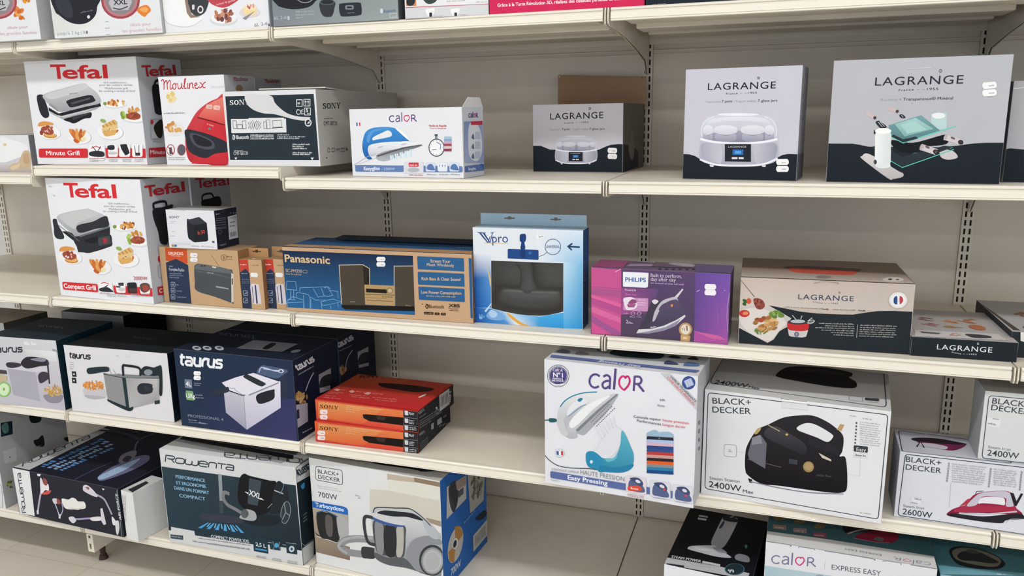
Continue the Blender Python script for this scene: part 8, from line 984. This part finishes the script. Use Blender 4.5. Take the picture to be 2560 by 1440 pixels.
BOXES.append(dict(name='steam_generator_box',label='white and teal steam generator carton with purple lettering on the bottom shelf',cat='box',p=[2.2848, 0.0, -0.0354, 0.3909, 0.3, 0.3167],z=0.0055,col='d4d6dc 3c5e66 6a9aa6 8a9aa0',white='cfd2d6', art=[
'|F',('G','a4bcc6 b4c4ce a4bac4 98b4c0',3,989,1327,31,16,-199,-1320,-293),('M','70708c',13,0,142,1115,-22,8,-25,-7,-19,-18,-8,-24,7,-23,19,-15,24,-1,23,13),('M','70708c',13,0,175,1118,21,13,24,-5,6,-15),
('L','70708c',13,0,226,1114,1,-68),('M','70708c',13,0,226,1098,-30,-6,-24,-19,2,-22,21,-8,30,21),('L','70708c',14,0,261,1050,1,131),('M','c03a7c',12,0,332,1058,-29,22,-7,32,16,28,21,5,12,-9),
('M','c03070',12,0,337,1056,26,31,13,33,-10,26,-15,4,-12,-14),('L','70708c',13,0,410,1066,0,92),('M','70708c',13,0,410,1158,37,4,16,-19,-11,-24,-36,-9),('L','70708c',14,0,436,1115,49,-41),('L','b0a8b0',3,0,571,1164,-1,-98),
('T','5a5a66','EXPRESS EASY','r',636,1074,447,18,53),('M','5a5e62',6,0,2,1263,225,1,7,-18),('M','5a5e62',6,0,317,1248,4,16,36,0,19,0,41,0,22,0,21,0,11,-11),('M','5a5e62',6,0,558,1263,226,1,218,-4,10,-12),
('M','5a5e62',5,0,1085,1253,43,11,27,0,48,0,40,0,7,-20),('M','5a5e62',5,0,1334,1262,227,2),('E','8a98a0',530,973,40,8,1,-22),'|T',('P','d0d0d0',2,206,584,29,975,-7,0,-226,-1559,0),
('M','70708c',7,0,1451,47,16,-6,19,2,16,10,7,14,-2,14,-13,9,-18,3,-18,-6),('M','70708c',7,0,1426,47,-17,-6,-17,5,-3,9),('L','70708c',7,0,1389,53,5,40),('M','70708c',7,0,1391,62,22,2,20,10,1,13,-15,6,-25,-11),
('L','70708c',8,0,1369,93,-14,-78),('M','c03a7c',6,0,1314,94,20,-16,2,-20,-14,-16,-17,-1,-8,6),('M','c03070',6,0,1310,95,-23,-17,-13,-19,6,-17,11,-3,11,8),('L','70708c',7,0,1253,94,-9,-56),
('M','70708c',7,0,1244,38,-28,0,-11,12,11,14,29,3),('L','70708c',8,0,1229,66,-35,28),('T','5a5a62','EXPRESS EASY','r',1081,103,-339,8,35),'iron_top_picture|T',
('C','2a1c24',746,594,105,72,311,70,110,-58,-61,-115,-261,-43,-172,-105),('C','8a2038',855,384,93,113,162,102,118,40,44,-78,-20,-121,-77,-82,-153,-19,-123,3),('M','b0a8a4',23,0,788,419,110,107,140,84,117,28),
('M','8a8484',13,0,838,344,102,-10,132,0,103,24),('C','6a6060',1024,385,56,64,49,-28,-35,-57),'swatch_picture#0|T',('C','7a6a44',52,505,36,63,67,10,18,-44,-48,-59,-55,-1),'swatch_picture#5|T',
('P','8a7468',53,350,1,11,2,7,5,2,116,19,5,-1,3,-6,2,-10,4,-68,0,-11,-3,-6,-4,-3,-119,-9,-5,2,-3,6,-1,10),('m','c0b0a8',631,72,296,92,13,33),'swatch_picture#1|T',('C','7a6a44',257,500,38,62,66,11,17,-44,-49,-58,-55,-2),
'swatch_picture#6|T',('P','8a7a78',256,347,0,11,3,6,5,3,114,19,5,-2,3,-6,2,-10,2,-67,0,-10,-3,-7,-5,-2,-116,-9,-5,1,-3,6,-1,11),('m','c0b0a8',323,273,294,91,12,33),'swatch_picture#2|T',
('C','7a6a44',454,470,38,62,65,10,16,-44,-49,-57,-54,-1),'swatch_picture#7|T',('P','8a4a60',449,319,1,10,3,7,5,3,112,18,5,-1,3,-6,1,-10,1,-66,0,-10,-3,-7,-5,-2,-114,-9,-5,1,-3,6,-1,10),('m','c0b0a8',110,465,266,90,13,32),]))
BOXES.append(dict(name='iron_box',label='teal iron carton at the right end of the bottom shelf, cut by the frame',cat='box',p=[2.6856, 0.0, 0.0, 0.35, 0.3, 0.296],z=0.0055,col='8ab0bc 4a7884 3a5a64 4a626a',white='cfd2d6', art=[
'iron_top_picture|T',('C','23282a',161,498,103,108,162,16,132,-67,57,-87,16,-98,-80,-104,-132,-51,-169,-2,-82,77),('C','7a7468',188,485,104,107,139,10,137,-86,37,-93,-74,-124,-147,-25,-182,47),
('C','2c3032',218,410,79,108,141,22,74,-62,68,-83,-86,-46,-143,-3,-108,-12),('E','4a4a46',378,532,56,-5,-11,-41),'|T',('G','5f98a8 6aa0b0 80b0bc 78acb8',12,161,748,90,-12,-51,-746,-198),('m','c8d4d8',522,516,147,76,14,28),]))
BOXES.append(dict(name='sandwich_maker_box',label='white and red sandwich toaster carton at the back of the second shelf, behind another',cat='box',p=[0.4643, 0.2209, -0.0001, 0.2386, 0.14, 0.2607],z=1.2585,col='e6e8ee e6e8ee a8aab0 e6e8ee',white='dcdde2', art=[  # side colours darker than the front twin: shade painted into card and lettering
'|R',('M','983842',10,0,206,1026,10,8,9,-9,-4,-36),('M','983842',10,0,221,1012,17,16,7,-2,-1,-36),('M','983842',10,0,244,1013,15,17,10,-2,-5,-30,6,-6,9,7),('M','983842',10,0,295,1018,-12,-8,2,-15,13,-1,7,13,-5,11,-5,0),
('M','983842',10,0,306,1016,12,1,2,-18,10,-3,13,9,4,16,-1,-21,9,-1),('M','983842',10,0,359,1006,18,33,-3,1,-7,-6,-2,-32,13,-2),('M','983842',10,0,388,1023,-2,-21,8,-1),
('M','983842',10,0,401,1024,-1,-25,4,18,14,8,6,-2,-1,-18,9,-2),('M','983842',11,0,436,1012,20,8,-6,7,-10,-8,2,-15,16,-1,14,9),('M','983842',11,0,476,1028,10,-2,14,-19,14,3),('M','983842',11,0,518,1033,-16,-8,-18,-17,-13,-3),]))
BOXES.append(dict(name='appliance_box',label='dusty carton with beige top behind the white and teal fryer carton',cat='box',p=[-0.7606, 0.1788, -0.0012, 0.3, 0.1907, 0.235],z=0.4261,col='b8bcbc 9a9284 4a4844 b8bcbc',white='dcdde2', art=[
]))

UNIT = 0.00025


def path(v):
    """first point, then steps from point to point"""
    out, x, y = [], 0, 0
    for i in range(0, len(v), 2):
        x, y = x + v[i], y + v[i + 1]
        out.append((x * UNIT, y * UNIT))
    return out


def catmull(p, closed=True, n=5):
    m, out = len(p), []
    for i in range(m if closed else m - 1):
        q = [p[(i + j - 1) % m] if closed else p[min(max(i + j - 1, 0), m - 1)] for j in range(4)]
        for k in range(n):
            t = k / n
            out.append(tuple(.5 * (2 * q[1][c] + (q[2][c] - q[0][c]) * t + (2 * q[0][c] - 5 * q[1][c] + 4 * q[2][c] - q[3][c]) * t * t
                                   + (3 * q[1][c] - q[0][c] - 3 * q[2][c] + q[3][c]) * t ** 3) for c in (0, 1)))
    if not closed:
        out.append(p[-1])
    return out


def stroke(p, w, closed):
    """quads along a polyline, mitred"""
    n = len(p)
    if n < 2:
        return [], []
    L, R = [], []
    for i in range(n):
        a = p[i - 1] if (i or closed) else p[i]
        b = p[(i + 1) % n] if (i < n - 1 or closed) else p[i]
        d1 = Vector((p[i][0] - a[0], p[i][1] - a[1]))
        d2 = Vector((b[0] - p[i][0], b[1] - p[i][1]))
        d1 = d1.normalized() if d1.length > 1e-9 else (d2.normalized() if d2.length > 1e-9 else Vector((1, 0)))
        d2 = d2.normalized() if d2.length > 1e-9 else d1
        t = d1 + d2
        t = t.normalized() if t.length > 1e-6 else d1
        k = w / 2 / max(.5, t.dot(d1))
        if not closed and i in (0, n - 1):
            e = t * (w * .2 * (-1 if i == 0 else 1))
        else:
            e = Vector((0, 0))
        L.append((p[i][0] - t.y * k + e.x, p[i][1] + t.x * k + e.y))
        R.append((p[i][0] + t.y * k + e.x, p[i][1] - t.x * k + e.y))
    f = [(i, n + i, n + (i + 1) % n, (i + 1) % n) for i in range(n if closed else n - 1)]
    return L + R, f


_text = {}


def text_shape(s, st):
    key = (s, st)
    if key not in _text:
        cu = bpy.data.curves.new('lettering', 'FONT')
        cu.body = s
        cu.size = 1
        cu.resolution_u = 4
        heavy = {'b': .008, 'B': .022}.get(st, 0) if 'M' in s else 0    # the M glyph does not take a curve offset
        cu.offset = 0 if heavy else {'r': 0.0, 'b': .007, 'B': .022, 'l': -.01, 'w': .004}[st]
        cu.space_character = 1.12 if st == 'w' else 1.0
        ob = bpy.data.objects.new('lettering', cu)
        COL.objects.link(ob)
        dg = bpy.context.evaluated_depsgraph_get()
        me = bpy.data.meshes.new_from_object(ob.evaluated_get(dg))
        v = [(a.co.x, a.co.y) for a in me.vertices]
        f = [tuple(q.vertices) for q in me.polygons]
        bpy.data.objects.remove(ob)
        bpy.data.curves.remove(cu)
        bpy.data.meshes.remove(me)
        _text[key] = (v, f)
    return _text[key]


_H = text_shape('H', 'r')[0]
CAP = max(v[1] for v in _H)


class Art:
    """printed layers of one part: faces in a face plane, a colour per vertex"""
    def __init__(s):
        s.v, s.f, s.c = [], [], []

    def add(s, pts3, faces, cols):
        n = len(s.v)
        s.v += pts3
        s.f += [tuple(n + i for i in q) for q in faces]
        s.c += cols

    def build(s, name, mat, parent=None):
        me = mesh(name, s.v, s.f)
        at = me.color_attributes.new('print', 'FLOAT_COLOR', 'POINT')
        at.data.foreach_set('color', [x for c in s.c for x in (*c, 1)])
        return link(name, me, mat, parent)


def shapes(it):
    """2-D vertices, faces, colours (one hex or a list of rgb)"""
    k, c = it[0], it[1]
    if k in 'PC':
        p = path(it[2:])
        if k == 'C':
            p = catmull(p)
        return p, [tuple(t) for t in tessellate_polygon([[Vector((a, b, 0)) for a, b in p]])], c
    if k in 'LM':
        p = path(it[4:])
        if k == 'M':
            p = catmull(p, bool(it[3]))
        v, f = stroke(p, it[2] * UNIT, bool(it[3]))
        return v, f, c
    if k == 'E':
        a, b, ux, uy, vx, vy = [q * UNIT for q in it[2:8]]
        n = 22
        v = [(a + ux * math.cos(t) + vx * math.sin(t), b + uy * math.cos(t) + vy * math.sin(t)) for t in [i * 2 * math.pi / n for i in range(n)]]
        return v, [tuple(range(n))], c
    if k == 'T':
        (ax, ay), (bx, by) = path(it[4:8])
        h = it[8] * UNIT
        tv, f = text_shape(it[2], it[3])
        x0, x1 = min(v[0] for v in tv), max(v[0] for v in tv)
        ux, uy = (bx - ax) / (x1 - x0), (by - ay) / (x1 - x0)
        l = math.hypot(bx - ax, by - ay)
        nx, ny = -(by - ay) / l * h / CAP, (bx - ax) / l * h / CAP
        return [(ax + (x - x0) * ux + y * nx, ay + (x - x0) * uy + y * ny) for x, y in tv], f, c
    if k == 'm':
        (ax, ay), (bx, by) = path(it[3:7])
        h = it[7] * UNIT
        rnd = random.Random(it[2])
        l = math.hypot(bx - ax, by - ay)
        ex, ey = (bx - ax) / l, (by - ay) / l
        v, f, t = [], [], 0
        while t < l - h * .5:
            n_let = rnd.randint(2, 9)
            for _ in range(n_let):
                w = h * (.28 + .2 * rnd.random())
                if t + w > l:
                    break
                up = h * (.62 if rnd.random() < .75 else .95)
                n = len(v)
                for s, u in ((t, 0), (t + w, 0), (t + w, up), (t, up)):
                    v.append((ax + ex * s - ey * u, ay + ey * s + ex * u))
                f.append((n, n + 1, n + 2, n + 3))
                t += w + h * .17
            t += h * .42
        return v, f, c
    raise ValueError(k)


def gradient(it):
    cs = it[1].split()
    q = path(it[2:])
    n = 8
    v, cc, f = [], [], []
    for j in range(n + 1):
        for i in range(n + 1):
            s, t = i / n, j / n
            wt = ((1 - s) * (1 - t), s * (1 - t), s * t, (1 - s) * t)
            v.append(tuple(sum(wt[m] * q[m][d] for m in range(4)) for d in (0, 1)))
            cc.append(wt)
    f = [(j * (n + 1) + i, j * (n + 1) + i + 1, (j + 1) * (n + 1) + i + 1, (j + 1) * (n + 1) + i) for j in range(n) for i in range(n)]
    return v, f, cs, cc


def carton_mesh(bm, w, d, h):
    r = bmesh.ops.create_cube(bm, size=1)
    bmesh.ops.transform(bm, verts=r['verts'], matrix=Matrix.Translation((w / 2, d / 2, h / 2)) @ Matrix.Diagonal((w, d, h, 1)))
    bmesh.ops.bevel(bm, geom=bm.edges[:], offset=.0009, segments=2, affect='EDGES', profile=.5)


def ring_with_hole(outer, hole):
    tri = tessellate_polygon([[Vector((a, b, 0)) for a, b in outer], [Vector((a, b, 0)) for a, b in hole]])
    return [tuple(t) for t in tri]


def build_carton(b):
    x, y, yaw, w, d, h = b['p']
    wl = hexlin(b['white'])
    wl = sum(wl) / 3

    def paint(hx):
        return [min(.9, max(.004, c / wl * .64)) for c in hexlin(hx)]

    def tint(c, v):
        # one printed colour, or a printed blend: a>b from top to bottom, a)b from left to right
        if len(c) == 6:
            return [paint(c)] * len(v)
        a, e = paint(c[:6]), paint(c[7:])
        s = [-q[1] for q in v] if c[6] == '>' else [q[0] for q in v]
        lo, hi = min(s), max(s)
        return [[a[m] + (e[m] - a[m]) * (q - lo) / (hi - lo + 1e-9) for m in range(3)] for q in s]
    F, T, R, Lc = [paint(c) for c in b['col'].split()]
    X, Y, Z = Vector((1, 0, 0)), Vector((0, 1, 0)), Vector((0, 0, 1))
    frames = {'F': (Vector((0, 0, 0)), X, Z), 'R': (Vector((w, 0, 0)), Y, Z), 'L': (Vector((0, d, 0)), -Y, Z), 'T': (Vector((0, 0, h)), X, Y),
              'K': (Vector((0, d, 0)), X, Z)}
    mat = M_FILM if b['name'] == 'iron_box' and 'shrink' in b['label'] or 'clear film' in b['label'] else M_PRINT
    body = Art()
    if 'window' in b:
        hole = b['window']
        outer = [(0, 0), (w, 0), (w, h), (0, h)]
        body.add([Vector((a, 0, c)) for a, c in outer + hole], ring_with_hole(outer, hole), [F] * (4 + len(hole)))
        for q, c in (([(0, 0, 0), (0, d, 0), (w, d, 0), (w, 0, 0)], F), ([(0, 0, h), (w, 0, h), (w, d, h), (0, d, h)], T),
                     ([(w, 0, 0), (w, d, 0), (w, d, h), (w, 0, h)], R), ([(0, 0, 0), (0, 0, h), (0, d, h), (0, d, 0)], Lc), ([(0, d, 0), (w, d, 0), (w, d, h), (0, d, h)], F),
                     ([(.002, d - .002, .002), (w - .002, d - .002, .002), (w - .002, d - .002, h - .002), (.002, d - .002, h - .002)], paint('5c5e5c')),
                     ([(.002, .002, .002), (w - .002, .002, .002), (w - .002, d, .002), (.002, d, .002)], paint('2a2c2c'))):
            body.add([Vector(p) for p in q], [(0, 1, 2, 3)], [c] * 4)
    else:
        bm = bmesh.new()
        carton_mesh(bm, w, d, h)
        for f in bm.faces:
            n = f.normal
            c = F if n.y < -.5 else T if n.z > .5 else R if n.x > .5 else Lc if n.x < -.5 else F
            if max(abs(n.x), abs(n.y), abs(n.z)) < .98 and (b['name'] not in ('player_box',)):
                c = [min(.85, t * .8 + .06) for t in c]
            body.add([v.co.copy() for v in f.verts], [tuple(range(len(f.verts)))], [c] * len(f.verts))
        bm.free()
    parts, order, key = {'': body}, [], ''
    face = 'F'
    i = 0
    for it in b['art']:
        if isinstance(it, str):
            key, face = it.split('|')
            continue
        a = parts.setdefault(key, Art())
        o, eu, ev = frames[face]
        n = eu.cross(ev)
        todo = []
        if it[0] == 'G':
            v, f, cs, wt = gradient(it)
            pc = [paint(c) for c in cs]
            todo.append((v, f, [[sum(q[m] * pc[m][ch] for m in range(4)) for ch in range(3)] for q in wt]))
        elif it[0] == 'b':
            ax, ay, ux, uy, vx, vy, sz = [q * UNIT for q in it[4:11]]
            rnd = random.Random(it[3])
            cols = it[1].split()
            for _ in range(it[2]):
                t, q = rnd.random() * 6.283, math.sqrt(rnd.random())
                cx, cy = ax + q * (ux * math.cos(t) + vx * math.sin(t)), ay + q * (uy * math.cos(t) + vy * math.sin(t))
                r1, r2 = sz * (.7 + .6 * rnd.random()), sz / it[11] * (.7 + .6 * rnd.random())
                g = math.radians(rnd.random() * 180 if it[12] == 999 else -it[12] + rnd.random() * 30 - 15)
                v = [(cx + r1 * math.cos(s) * math.cos(g) - r2 * math.sin(s) * math.sin(g), cy + r1 * math.cos(s) * math.sin(g) + r2 * math.sin(s) * math.cos(g))
                     for s in [m * math.pi / 6 for m in range(12)]]
                todo.append((v, [tuple(range(12))], [paint(rnd.choice(cols))] * 12))
        else:
            v, f, c = shapes(it)
            todo.append((v, f, tint(c, v)))
            if it[0] == 'T' and 'M' in it[2] and it[3] in 'bB':      # thicken by printing again, slightly shifted
                (ax, ay), (bx, by) = path(it[4:8])
                k = it[8] * UNIT * (.014 if it[3] == 'b' else .035) / math.hypot(bx - ax, by - ay)
                for s in (-k, k):
                    todo.append(([(p + (bx - ax) * s, q + (by - ay) * s) for p, q in v], f, tint(c, v)))
        W_, H_ = (w, h) if face in 'F' else (d, h) if face in 'RL' else (w, d)
        for v, f, c in todo:
            i += 1
            lift = .00012 + i * .000012
            a.add([o + eu * min(max(p, .0004), W_ - .0004) + ev * min(max(q, .0004), H_ - .0004) + n * lift for p, q in v], f, c)
    root = body.build(b['name'], mat)
    root.location = (x, y, b['z'] + .0006)
    root.rotation_euler = (0, 0, yaw)
    tag(root, b['label'], b['cat'], b.get('group'))
    for k, a in parts.items():
        if k and a.v:
            a.build(k.split('#')[0], mat, root)
    for name, fc, col, outer, holes, t, off in b.get('plates', ()):
        o, eu, ev = frames[fc]
        n = eu.cross(ev)
        loops = [outer] + holes
        flat = [p for l in loops for p in l]
        tri = [tuple(q) for q in tessellate_polygon([[Vector((p, q, 0)) for p, q in l] for l in loops])]
        N = len(flat)
        v = [o + eu * p + ev * q + n * off for p, q in flat] + [o + eu * p + ev * q + n * (off + t) for p, q in flat]
        f = tri + [tuple(N + m for m in reversed(q)) for q in tri]
        s = 0
        for l in loops:
            m = len(l)
            f += [(s + j, s + (j + 1) % m, N + s + (j + 1) % m, N + s + j) for j in range(m)]
            s += m
        pl = Art()
        pl.add(v, f, [paint(col)] * len(v))
        pl.build(name, mat, root)
    for name, org, size, rot, col in b.get('slabs', ()):
        me = boxes_mesh(name, [(0, 0, 0, *size)], .0008, 1)
        at = me.color_attributes.new('print', 'FLOAT_COLOR', 'POINT')
        at.data.foreach_set('color', [q for _ in me.vertices for q in (*paint(col), 1)])
        so = link(name, me, mat, root, org)
        so.rotation_euler = rot
    if 'window' in b:
        hole = b['window']
        me = mesh('window_film', [(p, .0012, q) for p, q in hole], [tuple(range(len(hole)))])
        link('window_film', me, M_WINDOW, root)
    return root


made = [(b, build_carton(b)) for b in BOXES]

# the vacuum floor nozzle that shows through the window of its carton
b, host = next((b, o) for b, o in made if 'window' in b)
x, y, yaw, w, d, h = b['p']


def tube_mesh(name, path, n=16):
    """path of (centre, rx, ry) rings; rings lie in the plane given by their direction"""
    v, f = [], []
    for i, (c, rx, ry) in enumerate(path):
        p, q = Vector(path[max(i - 1, 0)][0]), Vector(path[min(i + 1, len(path) - 1)][0])
        t = (q - p).normalized()
        a = Vector((1, 0, 0)) if abs(t.x) < .8 else Vector((0, 0, 1))
        e2 = t.cross(a).normalized()
        e1 = e2.cross(t)
        for k in range(n):
            g = 2 * math.pi * k / n
            v.append(Vector(c) + e1 * rx * math.cos(g) + e2 * ry * math.sin(g))
    for i in range(len(path) - 1):
        f += [(i * n + k, i * n + (k + 1) % n, (i + 1) * n + (k + 1) % n, (i + 1) * n + k) for k in range(n)]
    f += [tuple(reversed(range(n))), tuple(range((len(path) - 1) * n, len(path) * n))]
    me = mesh(name, v, f)
    for p in me.polygons:
        p.use_smooth = True
    return me


noz = link('vacuum_nozzle', tube_mesh('vacuum_nozzle', [((.045, .034, .072), .006, .006), ((.05, .034, .072), .03, .022), ((.1, .034, .066), .036, .026), ((.15, .034, .062), .04, .028),
                                                        ((.2, .034, .066), .036, .026), ((.256, .034, .072), .03, .022), ((.262, .034, .072), .006, .006)]), M_BLACK)
noz.matrix_world = Matrix.Translation((x, y, b['z'] + .004)) @ Matrix.Rotation(yaw, 4, 'Z')
tag(noz, 'black vacuum floor nozzle seen through the window of the blue carton', 'vacuum nozzle')
link('nozzle_neck', tube_mesh('nozzle_neck', [((.150, .034, .06), .034, .024), ((.148, .034, .10), .03, .022), ((.146, .034, .115), .022, .018), ((.144, .034, .15), .021, .017), ((.132, .034, .175), .026, .02),
                                              ((.122, .034, .20), .03, .022), ((.118, .034, .235), .031, .023), ((.118, .034, .255), .031, .023)]), M_BLACK, noz)
